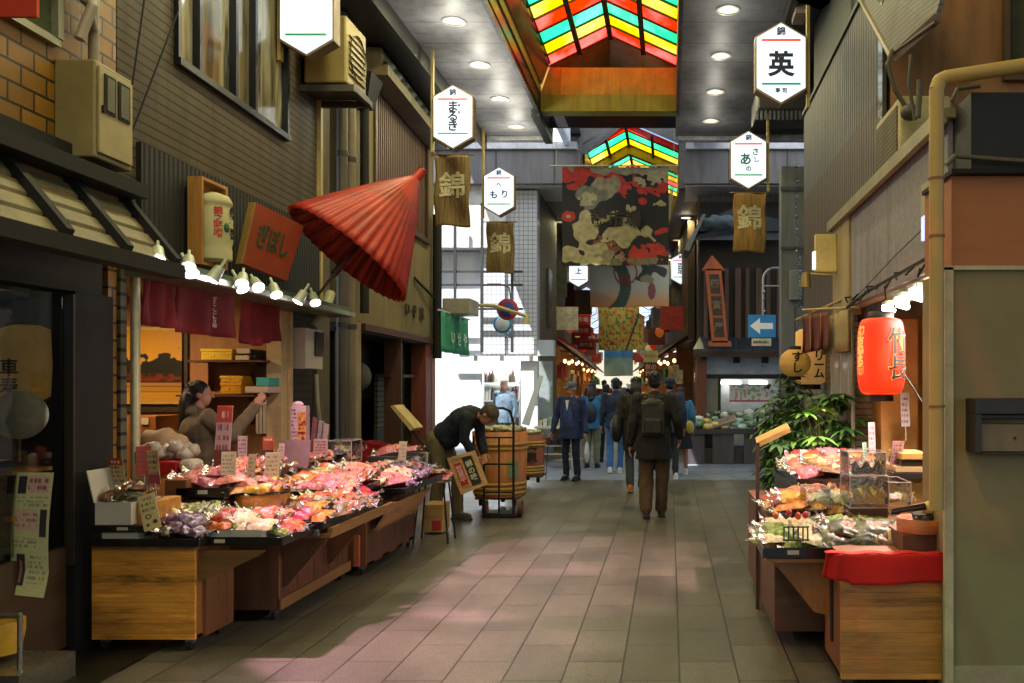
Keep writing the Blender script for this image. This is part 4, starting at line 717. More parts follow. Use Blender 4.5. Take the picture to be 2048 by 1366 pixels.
# ================================================================== the crossing: left white building, right timber building
wb = thing('white_tiled_building', 'white tiled corner building at the far left of the crossing with an open shelf shop', 'building', (-3.3, 17.8, 0))
WT = bricks('#dcdee2', '#d4d7dc', '#a4a9b2', .088, .088, .02, ms=.009, rough=.35, offset=0, kindmap='front', var=.05, big=.1)
xa, xb = X(1020, 17.4), X(1075, 17.4)
m = MB(); m.box(X(960, 17.4), xb, 17.4, 17.7, Z(715, 17.4), 5.25); m.build('tiled_wall', WT, wb)
m = MB(); m.box(xb-.12, xb, 17.71, 20.2, 0, 5.9); m.box(-9, xb, 20.2, 20.3, 0, 6); m.build('side_wall', mat('#77726c', .7, kind='World'), wb)
m = MB(); m.box(xb+.001, xb+.06, 18.6, 19.1, 2.7, 3.9); w = m.build('window', mat('#2c2a28', .3), wb)
m = MB(); m.box(X(1042, 17.4), xb, 17.4, 17.7, 0, Z(715, 17.4)-.001); m.box(-9, X(960, 17.4)-.001, 17.6, 17.8, 0, 4.1); m.build('pier', mat('#eceff4', .6, var=.05, kind='World'), wb)
m = MB(); m.box(X(936, 17.2), xb+.02, 17.3, 17.395, Z(722, 17.3), Z(712, 17.3)); m.build('lintel', mat('#e0e0dc', .5), wb)
m = MB(); m.hexa([(-9, 17.2, 4.12), (X(1000, 17), 17.2, 4.12), (X(1000, 17), 18, 4.12), (-9, 18, 4.12), (-9, 17.2, 5.6), (X(1020, 17), 17.2, 5.6), (X(1020, 17), 18, 5.6), (-9, 18, 5.6)]); m.build('upper_wall', mat('#d8d6d0', .7), wb)
m = MB()
for y0 in (3.35, 3.6, 2.9): m.box(-4.6, X(1045, 16.9), 16.9, 16.95, y0, y0+.04)
for x in (X(908, 16.9), X(962, 16.9), X(1022, 16.9)): m.box(x, x+.05, 16.86, 16.9, 2.1, 4.9 if x < -3 else 3.9)
m.build('steel_frame', mat('#4a4d52', .4, .5), label='dark steel ladder frame in front of the white corner building', cat='frame')
T = thing('shelf_shop_lamp', 'white strip lamp in the ceiling of the open shelf shop', 'lamp', (-3.3, 18.1, 2.15)); m = MB(); m.box(-3.6, -2.95, 18.05, 18.1, 2.1, 2.13); m.build('tube', glow('#f4f8ff', 14), T); l = bpy.data.lights.new('strip', 'AREA'); l.energy = 25; l.size = .5; l.color = (.9, .95, 1); lo = bpy.data.objects.new('bulb', l); COL.objects.link(lo); lo.parent = T; lo.location = (0, 0, -.08)
m = MB(); m.box(X(962, 18.6), X(1045, 18.6), 18.55, 18.6, 0, 2.1); m.build('shop_back', mat('#b9b6ae', .7), wb)
sb = thing('bottle_shelf', 'shelf unit of jars and bottles in the open shop at the crossing', 'shelf', P(1005, 850, 18.4)); m = MB()
for py in (765, 800, 830): m.box(X(965, 18.4), X(1043, 18.4), 18.2, 18.5, Z(py+3, 18.4), Z(py, 18.4))
m.box(X(963, 18.4), X(966, 18.4), 18.2, 18.5, 0, 2.0); m.box(X(1041, 18.4), X(1044, 18.4), 18.2, 18.5, 0, 2.0); m.build('board', mat('#d0cec6', .5), sb)
bt = MB(); bt.lathe([(.035, 0), (.035, .16), (.015, .2), (.015, .24)], (0, 0, 0), 10)
rg = random.Random(4); cols = ['#2a1a14', '#5c2018', '#b9b4a6', '#33281e', '#8a8478']
bp = [bt.build('bottle', mat(c, .3, var=.1), label='', cat='bottle', group='bottles and jars on the shop shelf', origin=(0, 0, 0)) for c in cols]; used = set()
bn = ['black', 'dark red', 'pale', 'brown', 'grey']
for row, py in enumerate((765, 800, 830)):
    for i in range(13):
        k = rg.randrange(5); lab = bn[k]+' bottle, '+ORD[i]+' from the left on the '+['top', 'middle', 'bottom'][row]+' shop shelf board'
        pos = Vector((X(968+5.8*i, 18.3), 18.3+rg.uniform(-.04, .04), Z(py, 18.4)))
        if k not in used: used.add(k); b = bp[k]; b.location = pos; b['label'] = lab
        else: b = clone(bp[k], pos, label=lab)
        b.scale = (1, 1, rg.uniform(.8, 1.25))
for k in range(5):
    if k not in used: bpy.data.objects.remove(bp[k])
# no parking + 20 sign
T = thing('no_parking_sign', 'round red and blue no parking sign on a bracket at the left of the crossing', 'road sign', P(1015, 620, 15.5)); D = 15.5; c = P(1015, 619, D)
m = MB(); m.lathe([(.001, 0), (.185, 0), (.185, .012), (.001, .012)], c, 28, axis=Vector((0, -1, 0))); m.build('disc', mat('#c03038', .45, var=.05, bump=0), T)
m = MB(); m.lathe([(.001, .013), (.13, .013), (.13, .018), (.001, .018)], c, 28, axis=Vector((0, -1, 0))); m.build('blue_field', mat('#2850a0', .45, var=.05, bump=0), T)
m = MB(); m.obox(c+Vector((0, -.021, 0)), (.3, .004, .045), Matrix.Rotation(R(45), 3, 'Y')); m.build('red_bar', mat('#c03038', .45, bump=0), T)
m = MB(); m.tube([P(1022, 600, D+.03), P(1018, 575, D+.03), P(1000, 568, D+.03), P(975, 568, D+.03)], .012); m.build('bracket', mat('#6a6a62', .5), T)
T = thing('speed_sign', 'pale round blue edged sign behind the no parking sign', 'road sign', P(1005, 660, 16.3)); c = P(1005, 648, 16.3); m = MB(); m.lathe([(.001, 0), (.17, 0), (.17, .012), (.001, .012)], c, 28, axis=Vector((0, -1, 0))); m.build('disc', mat('#3a9ad0', .45, bump=0), T)
m = MB(); m.lathe([(.001, .013), (.13, .013), (.13, .016), (.001, .016)], c, 28, axis=Vector((0, -1, 0))); m.build('centre', mat('#e0e8ec', .5, bump=0), T); text('20', .13, P(1016, 672, 16.28), T, mat('#3a7ab0', .6, bump=0), bold=.02)
T = thing('bent_spotlight', 'small cream spotlight on a bent arm beside the no parking sign', 'lamp', P(1045, 635, 15.2)); m = MB(); m.tube([P(950, 610, 15), P(990, 612, 15), P(1046, 630, 15), P(1056, 634, 15)], .03); m.build('arm', mat('#a89a60', .5), T); m = MB(); m.cone(P(1054, 632, 15), P(1052, 646, 15), .03, .07); m.build('head', mat('#b0a268', .5), T)
m = MB(); m.box(X(884, 14.3), X(942, 14.3), 14.3, 14.9, Z(628, 14.3), Z(596, 14.3)); m.build('awning_box', mat('#9c978a', .5), label='grey rolled awning housing above the green curtain', cat='awning', bev=.02)
# tables and board in front of the white building
T = thing('folding_table', 'white folding table stacked with goods at the left of the crossing', 'table', P(1100, 925, 16.6)); m = MB(); m.box(X(1070, 16), X(1150, 16), 15.9, 16.8, .72, .76); m.build('top', mat('#d8d8d6', .5), T)
for x in (X(1074, 16), X(1146, 16)-.03):
    for y in (15.95, 16.72): m = MB(); m.box(x, x+.03, y, y+.03, 0, .72); m.build('leg', mat('#c8c8c8', .4, .3), T)
m = MB(); m.box(X(1074, 16), X(1146, 16), 15.97, 15.99, .25, .28); m.box(X(1074, 16), X(1146, 16), 15.97, 16.7, .4, .41); m.build('rail', mat('#c8c8c8', .4, .3), T)
for i in range(7): carton(1076+i*10, 1084+i*10, 842-3*(i % 3), 852, 16.1, ['#b8a890', '#c9ced2', '#8a9a94', '#c0a090'][i % 4], ['tan', 'white', 'grey green', 'pink'][i % 4]+' flat package on the white folding table, %s from its left end' % ORD[i])
for i in range(5): carton(1078+i*13, 1088+i*13, 880-4*(i % 2), 893, 16.2, ['#3a2c28', '#7a4030', '#404850'][i % 3], ['black', 'red brown', 'slate'][i % 3]+' box on the lower folding table shelf, %s from the left' % ORD[i], .3)
T = thing('white_board', 'tall white panel leaning beside the shelf shop', 'panel', P(1065, 850, 16.5)); m = MB(); m.prism([P(1043, 848, 16.6), P(1058, 852, 16.6), P(1086, 752, 16.6), P(1078, 750, 16.6)], (0, .05, 0)); m.build('panel', mat('#e2e6ea', .4, var=.04), T)
carton(1075, 1107, 680, 712, 17.3, '#b8c4d2', 'pale blue box sign on the corner of the white tiled building', .3)
m = MB(); m.box(X(1078, 17.1), X(1105, 17.1), 17.1, 17.2, 0.2, Z(722, 17.1)); m.build('banner_stand', mat('#7f8a8c', .7, var=.3, scale=4), label='narrow grey blue upright banner at the corner of the white tiled building', cat='banner')
# right timber building
tb = thing('timber_building', 'traditional timber fronted greengrocer at the far right of the crossing', 'building', (1.5, 17.6, 0)); D = 17.5
x0 = X(1392, D); x1 = X(1640, D)
m = MB(); m.box(X(1400, D), x1, D+.2, D+.3, Z(690, D), Z(400, D)); m.build('dark_wall', mat('#2c2624', .7), tb)
m = MB()
for i, px in enumerate(range(1408, 1570, 21)): m.box(X(px, D), X(px+(12 if i % 2 else 8), D), D+.1, D+.199, Z(688, D), Z(535, D))
m.build('louvre_slat', wood('#5c4238', 'z'), tb)
m = MB(); m.hexa([(X(1385, D), D-.5, Z(705, D-.5)), (x1, D-.5, Z(705, D-.5)), (x1, D+.2, Z(680, D)), (X(1400, D), D+.2, Z(680, D)), (X(1385, D), D-.5, Z(698, D-.5)), (x1, D-.5, Z(698, D-.5)), (x1, D+.2, Z(672, D)), (X(1400, D), D+.2, Z(672, D))]); m.build('lower_roof', striped('#3c4652', '#14181c', 'X', .26, .1, rough=.35), tb)
m = MB(); m.box(X(1386, D-.5), x1, D-.52, D-.501, Z(714, D-.5), Z(703, D-.5)); m.build('eave_board', wood('#3c2218', 'x'), tb)
m = MB(); m.box(X(1410, D), x1, D+.1, D+.3, Z(748, D), Z(706, D)); m.build('white_band', mat('#b4bcc8', .6), tb)
m = MB(); 
for px in (1400, 1467, 1524): m.box(X(px, D), X(px+14, D), D+.08, D+.099, Z(726, D), Z(712, D))
m.box(X(1400, D), x1, D+.06, D+.099, Z(756, D), Z(749, D)); m.box(X(1438, D), X(1442, D), D+.05, D+.3, 0, Z(757, D)); m.build('beam', mat('#1f2024', .6), tb)
m = MB(); m.box(X(1412, D), X(1437, D), D+.1, D+.3, 0, Z(757, D)); m.build('pier', mat('#8d8f84', .6), tb)
m = MB(); m.box(x0, X(1412, D), D-.3, D+.3, 0, Z(720, D)); m.build('corner_post', wood('#6c3a26', 'z'), tb)
m = MB(); m.box(X(1440, D), x1, D+1.2, D+1.25, 0, Z(757, D)); m.build('inner_wall', mat('#a8a89c', .7), tb)
m = MB(); m.box(X(1445, D), X(1490, D), D+.9, D+1.1, Z(768, D), Z(762, D)); m.box(X(1507, D), X(1545, D), D+.9, D+1.1, Z(768, D), Z(762, D)); m.build('tube_lamp', glow('#f0f6ff', 9), tb)
T = thing('shop_poster', 'long horizontal poster with pale green flowers over the greengrocer counter', 'poster', P(1500, 804, 17.7)); pt = Paint(80, 34, '#d2cfd2'); N3 = pt.nz(10, 5); pt.a[(N3 > .1) & (pt.u > .25) & (pt.u < .7)] = lin('#8fae7c'); pt.a[(N3 < -.3)] = lin('#b88a9a'); pt.rect(0, 1, .88, 1, '#b8486a'); pt.scribble(.04, .3, .1, .4, 2, '#4a7a8c', 2)
pt.mesh(lambda u, v: P(1459+86*u, 768+36*v, 17.62), 'print', T, thick=.01)
vs = thing('vegetable_stand', 'sloping vegetable stand with dark plank front before the timber building', 'stand', P(1450, 928, 16.9)); D = 16.9
m = MB()
for i, (a, b) in enumerate(((1372, 1409), (1425, 1468), (1488, 1530), (1540, 1600))): m.box(X(a, D), X(b, D), D, D+.04, 0.0, Z(868, D))
m.build('front_board', wood('#4a4448', 'z', var=.3), vs)
m = MB(); m.box(X(1372, D), X(1600, D), D-.05, D+.9, Z(868, D), Z(858, D)); m.box(X(1372, D), X(1600, D), D+.1, D+.9, 0, .3); m.build('top', wood('#3c3436', 'x'), vs)
rg = random.Random(8); vm = MB(); vm.ell((0, 0, 0), (.09, .07, .05), 12, 7, fn=lambda p: 1+.18*math.sin(7*p.x+3*p.z)*math.cos(6*p.y)); vc = [('#8fb0a0', 'pale green bagged vegetable'), ('#3c6a34', 'dark green leafy vegetable'), ('#c8ccc4', 'white bagged vegetable'), ('#b9a23a', 'yellow fruit bag'), ('#6a8a5a', 'green bagged vegetable')]
vps = [vm.build('vegetable_bag', food((c, shade(lin(c), 1.5), '#d8dcd8'), 30), cat='vegetable', group='bagged vegetables on the sloping stand', origin=(0, 0, 0)) for c, _ in vc]; used = set()
for r in range(3):
    for i in range(13):
        k = rg.randrange(5); pos = Vector((X(1382, D)+i*.16+rg.uniform(-.03, .03), D+.05+r*.25, Z(858, D)+.04+r*.1+.05*(i % 2))); lab = vc[k][1]+', '+ORD[i]+' from the left in the '+['front', 'middle', 'back'][r]+' row of the stand'
        if k not in used: used.add(k); b = vps[k]; b.location = pos; b['label'] = lab
        else: b = clone(vps[k], pos, label=lab)
        b.rotation_euler = (rg.uniform(-.3, .3), 0, rg.uniform(-1, 1)); b.scale = (rg.uniform(.8, 1.4),)*3
T = thing('sloping_board', 'pale planks lying across the vegetable stand', 'plank', P(1450, 850, 17)); m = MB(); m.obox(P(1440, 845, 17.0), (.6, .3, .03), Matrix.Rotation(R(-18), 3, 'Y')@Matrix.Rotation(R(20), 3, 'X')); m.build('plank', wood('#9a8c74', 'x'), T)
# wooden lantern shaped sign
T = thing('wooden_shop_sign', 'tall tilted orange wooden signboard with three dark panels on the timber building', 'sign', P(1425, 690, 16.7)); D = 16.7
def wq(a, b): return P(1410+ (a*32) + b*14, 530+b*155, D)   # a across 0..1, b down 0..1
m = MB(); m.prism([wq(0, .05), wq(1, .05), wq(1, 1), wq(0, 1)], (0, .12, 0)); m.prism([wq(-.25, .07), wq(.5, -.13), wq(1.25, .07)], (0, .14, 0)); m.prism([wq(-.2, .98), wq(1.2, .98), wq(1.2, 1.05), wq(-.2, 1.05)], (0, .14, 0)); m.build('board', wood('#b05a34', 'z'), T)
for i, (ch, b0) in enumerate((('四', .12), ('寅', .4), ('屋', .68))):
    m = MB(); m.prism([wq(.2, b0)+Vector((0, -.008, 0)), wq(.82, b0)+Vector((0, -.008, 0)), wq(.82, b0+.25)+Vector((0, -.008, 0)), wq(.2, b0+.25)+Vector((0, -.008, 0))], (0, .006, 0)); m.build('dark_panel', mat('#3a2e2a', .6), T); text(ch, .17, wq(.5, b0+.125)+Vector((0, -.012, 0)), T, mat('#7a6a58', .6), bold=.02)
# upper roof parts of the timber building
m = MB(); m.hexa([P(1380, 480, 17), P(1440, 458, 17), P(1560, 458, 17.4), P(1560, 480, 17.4), P(1400, 455, 18), P(1440, 440, 18.2), P(1560, 440, 18.2), P(1560, 450, 18.2)]); m.prism([P(1368, 500, 17), P(1405, 428, 17), P(1412, 428, 17), P(1378, 502, 17)], (0, 1, 0)); m.build('upper_roof', mat('#5c626a', .4, .3), tb)
m = MB(); m.prism([P(1400, 445, 17.2), P(1470, 415, 17.2), P(1560, 440, 17.2), P(1560, 462, 17.2), P(1400, 462, 17.2)], (0, .6, 0)); m.build('roof_ridge', mat('#2c3036', .5), tb)
m = MB(); m.box(X(1395, 18), X(1700, 18), 18, 18.1, Z(440, 18), 6.0); m.build('metal_cladding', striped('#7c7270', '#4c4442', 'X', .1, .2, rough=.5), tb)
T = thing('rolled_tarpaulin', 'rolled blue grey tarpaulin lying on the upper roof of the timber building', 'tarpaulin', P(1440, 430, 16.9)); m = MB(); m.ell(P(1440, 445, 16.9), (.33, .16, .14), 18, 12, fn=lambda p: 1+.15*math.sin(8*p.x+5*p.z)); m.build('roll', mat('#4c5a66', .6, var=.5, scale=3), T)
# cross street canopy, second arcade fascia
xs = thing('crossing_canopy', 'grey panelled canopy and fascia where the second arcade begins beyond the crossing', 'arcade roof', (-.9, 16, 5.5))
m = MB(); m.box(-6, -1.72, 17.0, 17.15, 5.3, Z(300, 17)); m.box(.27, 4.4, 17.0, 17.15, 5.3, Z(300, 17)); m.build('fascia', striped('#8a8684', '#3c3a3a', 'X', 1.1, .025, rough=.4, var=.06), xs)
m = MB(); m.box(-6, -1.75, 16.9, 17.14, Z(300, 17)+.002, Z(286, 17)); m.box(.3, 4.4, 16.9, 17.14, Z(300, 17)+.002, Z(286, 17)); m.box(-6, -1.75, 17.16, 20, 5.28, 5.36); m.box(.3, 4.4, 17.16, 20, 5.28, 5.36); m.build('trim', mat('#c8c8cc', .4), xs)
m = MB(); m.add([(-4, 14.67, 6.1), (-1.9, 14.67, 6.1), (-1.9, 17.2, 6.1), (-4, 17.2, 6.1)], [(0, 1, 2, 3)]); m.add([(.45, 14.67, 6.1), (3.2, 14.67, 6.1), (3.2, 17.2, 6.1), (.45, 17.2, 6.1)], [(0, 1, 2, 3)]); m.box(-4.0, -1.9, 14.4, 14.66, 5.6, 6.1); m.box(.45, 3.2, 14.4, 14.66, 5.6, 6.1); m.add([(-2, 14.3, 7.35), (.5, 14.3, 7.35), (.5, 17.5, 7.35), (-2, 17.5, 7.35)], [(0, 1, 2, 3)]); m.box(-1.99, -1.9, 14.3, 17.2, 6.0, 7.34); m.box(.45, .5, 14.3, 17.2, 6.0, 7.34); n = NT('translucent_sheet'); n.n.remove(n.b); t_ = n.node('ShaderNodeBsdfTranslucent'); t_.inputs[0].default_value = (.8, .86, .9, 1); d_ = n.node('ShaderNodeBsdfDiffuse'); d_.inputs[0].default_value = (.5, .52, .54, 1); x_ = n.node('ShaderNodeMixShader'); x_.inputs[0].default_value = .45; n.link(t_.outputs[0], x_.inputs[1]); n.link(d_.outputs[0], x_.inputs[2]); n.link(x_.outputs[0], n.n['Material Output'].inputs[0]); TRANS = n.m
m.build('canopy_roof', TRANS, xs)  # includes a raised cover and sides added to keep direct sun off the banner
m = MB(); m.prism([(-2.0, 17.42, 5.3), (-1.7, 17.42, 5.3), (-1.7, 17.42, 6.16), (RX, 17.42, 6.62), (RX, 17.42, 7.35), (-2.0, 17.42, 7.35)], (0, .03, 0)); m.prism([(RX, 17.42, 6.62), (.18, 17.42, 6.16), (.18, 17.42, 5.3), (.5, 17.42, 5.3), (.5, 17.42, 7.35), (RX, 17.42, 7.35)], (0, .03, 0)); m.build('back_panel', mat('#77736f', .6), xs)
m = MB(); m.hexa([(-1.7, 17.4, 5.95), (-1.6, 17.4, 5.95), (-.75, 17.4, 6.62), (-.85, 17.4, 6.68), (-1.7, 17.44, 6.15), (-1.62, 17.44, 6.2), (-.75, 17.44, 6.85), (-.85, 17.44, 6.9)]); m.build('gable_edge', mat('#6a6664', .5), xs)
ar2 = thing('second_arcade_roof', 'second arcade ceiling with a stained glass gable beyond the crossing', 'arcade roof', (-.8, 20, 5))
g1 = (-1.66, .16)
gable(17.5, 19.1, .533, GL, ar2, g1[0], g1[1], phase=0, bw=.03)
m = MB(); m.hexa([(g1[0], 19.1, 5.98), (RX, 19.1, 6.4), (RX, 19.3, 6.4), (g1[0], 19.3, 5.98), (g1[0], 19.1, 6.2), (RX, 19.1, 6.62), (RX, 19.3, 6.62), (g1[0], 19.3, 6.2)]); m.hexa([(RX, 19.1, 6.4), (g1[1], 19.1, 5.98), (g1[1], 19.3, 5.98), (RX, 19.3, 6.4), (RX, 19.1, 6.62), (g1[1], 19.1, 6.2), (g1[1], 19.3, 6.2), (RX, 19.3, 6.62)]); m.build('gold_rib', GOLD, ar2)
gable(19.3, 22.3, .5, GL, ar2, g1[0], g1[1], phase=0, bw=.03)
m = MB(); m.box(-2, .5, 22.31, 22.4, 5.3, 6.9); m.box(-2, .5, 22.4, 27, 6.3, 6.4); m.build('gable_back', mat('#6a6660', .6), ar2)
m = MB(); m.box(-7, g1[0]-.07, 17.16, 27, 6.3, 6.4); m.box(g1[1]+.07, 6, 17.16, 27, 6.3, 6.4); m.build('sun_block_deck', DARK, ar2)  # unseen slabs added above the second arcade to stop stray sunlight
m = MB(); m.box(g1[0]-.06, g1[0], 17.56, 26, 5.3, 6.2); m.box(g1[1], g1[1]+.06, 17.56, 26, 5.3, 6.2); m.build('well_side', mat('#a8783a', .3, .6, kind='World'), ar2)
m = MB(); m.add([FS(-2.2, .2, 5.3), FS(-.7, .2, 5.3), FS(-.7, 60, 5.0), FS(-2.2, 60, 5.0)], [(0, 1, 2, 3)]); m.add([FS(1.2, .2, 5.3), FS(2.6, .2, 5.3), FS(2.6, 60, 5.0), FS(1.2, 60, 5.0)], [(0, 1, 2, 3)]); m.build('ceiling_panel', mat('#8a8682', .5, .2, kind='World'), ar2, solid=.03)
m = MB(); m.add([FS(-.75, 9, 5.31), FS(1.25, 9, 5.31), FS(1.25, 60, 5.31), FS(-.75, 60, 5.31)], [(0, 1, 2, 3)]); m.build('translucent_panel', TRANS, ar2)
for i, (u, v, l) in enumerate(((1.5, 2.5, 1), (1.5, 5.5, 0), (-1.3, 3, 0), (1.5, 9, 1), (-1.3, 12, 1), (1.5, 16, 1), (0, 24, 1), (0, 34, 1), (0, 46, 1))):
    p = FS(u, v, 5.2-.004*v); downlight(p.x, p.y, p.z, l, 30 if v < 20 else 60, 'round lamp in the ceiling of the second arcade, %s from the crossing' % ['first', 'second', 'third', 'fourth', 'fifth', 'sixth', 'seventh', 'eighth', 'ninth'][i])
# ================================================================== far street beyond the crossing
rg = random.Random(21)
DKW = [mat('#3a2c22', .7, var=.4, scale=2), mat('#4a3626', .7, var=.4, scale=2), mat('#2c2826', .7, var=.4, scale=2), mat('#5a4430', .7, var=.4, scale=2)]
GOODS = [food(('#7a3a20', '#c8842c', '#e0c088'), 20), food(('#4a5a30', '#8a9a5a', '#c8c8a0'), 20), food(('#8a2018', '#c05030', '#e0a080'), 20)]
ordn = ['first', 'second', 'third', 'fourth', 'fifth', 'sixth', 'seventh', 'eighth', 'ninth', 'tenth']
ang = math.atan(.059)
def fbox(m, u0, u1, v0, v1, z0, z1, mi=0):
    a = [FS(u0, v0), FS(u1, v0), FS(u1, v1), FS(u0, v1)]; return m.hexa([(p.x, p.y, z0) for p in a]+[(p.x, p.y, z1) for p in a], mi)
for side in (-1, 1):
    v = 3.0 if side < 0 else 2.6; i = 0
    while v < 46 and i < 9:
        L = 3.2+rg.random()*1.2+i*.5; wu = 1.55 if side > 0 else 1.5; nm = 'left' if side < 0 else 'right'
        T = thing('market_shop', '%s shop front of the far arcade on its %s side, warm lit with a counter' % (ordn[i], nm), 'shop', FS(side*wu, v), 'shops lining the far arcade')
        m = MB(); a, b = sorted((side*(wu+.0), side*(wu+.15))); fbox(m, a, b, v, v+L, 2.5, 5.2); m.build('upper_wall', DKW[rg.randrange(4)], T)
        m = MB(); a, b = sorted((side*(wu+1.2), side*(wu+1.3))); fbox(m, a, b, v, v+L, 0, 2.5); a, b = sorted((side*(wu+.02), side*(wu+1.2))); fbox(m, a, b, v+L-.08, v+L, 0, 2.5); m.build('inner_wall', mat(rg.choice(['#b8843c', '#a8743a', '#c09858', '#8a5a34']), .7), T)
        m = MB(); a, b = sorted((side*(wu-.35), side*(wu+.6))); fbox(m, a, b, v+.2, v+L-.3, 0, .75); m.build('counter', wood(rg.choice(['#5a3a22', '#6a5a4a', '#7a4a2a']), 'y'), T)
        m = MB(); k = int(L/.35)
        for j in range(k): p = FS(side*(wu-.05+.3*rg.random()), v+.35+j*(L-.7)/k, .84+.1*rg.random()); m.ell(p, (.2, .16, .13), 8, 6, m=0, fn=lambda q: 1+.2*math.sin(9*q.x+4*q.z))
        m.build('heaped_goods', rg.choice(GOODS), T)
        m = MB(); a, b = sorted((side*(wu-.45), side*(wu+.0))); p0 = FS(a, v); 
        o = side*(wu-.55); w_ = side*wu
        m.hexa([tuple(FS(w_, v, 2.6)), tuple(FS(o, v, 2.3)), tuple(FS(o, v+L-.1, 2.3)), tuple(FS(w_, v+L-.1, 2.6)), tuple(FS(w_, v, 2.66)), tuple(FS(o, v, 2.36)), tuple(FS(o, v+L-.1, 2.36)), tuple(FS(w_, v+L-.1, 2.66))]); m.build('awning', mat(rg.choice(['#8a2a20', '#3a4a3a', '#b06a2a', '#5c564a', '#2c3a4a']), .7), T)
        m = MB()
        for j in range(2): p = FS(side*(wu-.25), v+.8+j*(L-1.6), 2.05+.08*(i % 3)); m.ell(p, (.04, .04, .05), 8, 6)
        m.build('bulb_lamp', glow('#ffc880', 6), T)
        l = bpy.data.lights.new('warm', 'POINT'); l.energy = 9+3*i; l.color = (1, .7, .4); l.shadow_soft_size = .1; lo = bpy.data.objects.new('bulb', l); COL.objects.link(lo); lo.parent = T; q = FS(side*(wu+.35), v+L/2, 1.7)-T.location; lo.location = q
        m = MB(); p = FS(side*(wu-.25), v+L*.3, 3.0+.3*(i % 2)); m.box(p.x-.3, p.x+.3, p.y, p.y+.05, p.z-.2, p.z+.35); m.build('hanging_sign', mat(rg.choice(['#b89a5a', '#8a2a24', '#c8c4b8', '#6a3a24', '#9a5a2a']), .6, var=.4, scale=9), T)
        m = MB()
        for j in range(4): p = FS(side*(wu-.1-.1*rg.random()), v+.4+j*L/4, 1.55+.3*rg.random()); m.box(p.x-.07, p.x+.07, p.y, p.y+.12, p.z-.12, p.z+.2)
        m.build('hung_goods', mat(rg.choice(['#a83020', '#c8b890', '#3a5a3a', '#b0702a']), .6, var=.7, scale=12), T)
        m = MB(); p = FS(side*(wu-.3), v+L*.7, 2.75+.5*rg.random()); m.ell(p, (.13, .13, .17), 12, 8); m.build('paper_lantern', mat(rg.choice(['#b02818', '#c8a868', '#b85a28']), .7, emit=.25), T)
        m = MB(); p = FS(side*(wu-.12), v+L*.5, 3.9+.4*rg.random()); m.box(p.x-.12, p.x+.12, p.y, p.y+.08, p.z-.55, p.z+.4); m.build('vertical_sign', mat(rg.choice(['#3a2a20', '#a89870', '#6a2018', '#4a4a4c']), .6, var=.5, scale=7), T)
        v += L; i += 1
m = MB(); p = FS(0, 62); m.box(p.x-3, p.x+3, p.y, p.y+.2, 0, 6); m.build('end_wall', mat('#b0a894', .8), label='pale building closing the view at the end of the far arcade', cat='building')
m = MB(); a_, b_ = FS(-2.95, 3), FS(-2.95, 50); m.hexa([(-12, a_.y, 0), (a_.x, a_.y, 0), (b_.x, b_.y, 0), (-12, b_.y, 0), (-12, a_.y, 6.2), (a_.x, a_.y, 6.2), (b_.x, b_.y, 6.2), (-12, b_.y, 6.2)]); m.build('block_behind', mat('#4a4038', .8), label='dark building mass behind the white tiled corner building', cat='building')
m = MB(); m.box(X(1400, 17.8), 9, 18.9, 60, 0, 6.2); m.build('block_behind', mat('#4a4038', .8), label='dark building mass behind the timber greengrocer', cat='building')
# small red banners
for i, (px, py, v, side) in enumerate(((1161, 640, 22, -1), (1163, 662, 24.5, -1), (1172, 690, 27, -1), (1180, 675, 31, -1), (1166, 605, 25, -1), (1359, 635, 24.6, 1), (1359, 595, 24.8, 1), (1318, 679, 33, 1), (1345, 655, 27, 1))):
    D = v; w = .5; grey = py in (605, 595); c = '#6a5a50' if grey else '#a82c34'
    m = MB(); x = X(px, D); z = Z(py, D); m.surf(lambda u, v_: (x-w/2+w*u, D+.02*math.sin(u*8+v_*3), z+(.35 if grey else .14)-(.7 if grey else .28)*v_), 10, 6)
    T = thing('small_banner', ('grey brown' if grey else 'small red')+' cloth banner over the %s side of the far arcade, %s from the crossing' % ('left' if side < 0 else 'right', ('first', 'second', 'third', 'fourth', 'fifth', 'second', 'first', 'fourth', 'third')[i]), 'banner', (x, D, z-.3), 'small banners of the far arcade'); m.build('cloth', mat(c, .8), T, solid=.01)
    if not grey: text('錦市場', .13, (x, D-.03, z), T, mat('#d8b8b0', .7, bump=0), bold=.01)
for i, vv in enumerate((15, 18.5, 22, 26, 31)):
    for side in (-1, 1):
        p = FS(side*1.12, vv, 4.6); px = CX+p.x*F/p.y; hexsign(px, CY-(p.z-EYE)*F/p.y, .5*F/p.y, 'tiny hexagonal lit sign on the %s side of the far arcade, %s in its row' % ('left' if side < 0 else 'right', ordn[i+1]), sw=.5, holder=0, simple=True)
# notice boards in the far street
T = thing('notice_board', 'cream notice board over a dark red lettered sign in the far arcade', 'sign', P(1300, 755, 21)); m = MB(); D = 21; m.box(X(1287, D), X(1316, D), D, D+.05, Z(724, D), Z(701, D)); m.build('cream_board', mat('#cdbd8a', .6), T); m = MB(); m.box(X(1287, D), X(1316, D), D, D+.05, Z(757, D), Z(725, D)); m.build('red_board', mat('#7a2018', .6), T)
text('年中無休', .07, (X(1301.5, D), D-.006, Z(712, D)), T, mat('#a8803a', .6, bump=0)); text('京の\n台所', .14, (X(1301.5, D), D-.006, Z(741, D)), T, mat('#d8c0a8', .6, bump=0), bold=.02)
m = MB(); m.cone((X(1301, D), D+.02, 0), (X(1301, D), D+.02, Z(757, D)), .02); m.build('post', BLK, T)
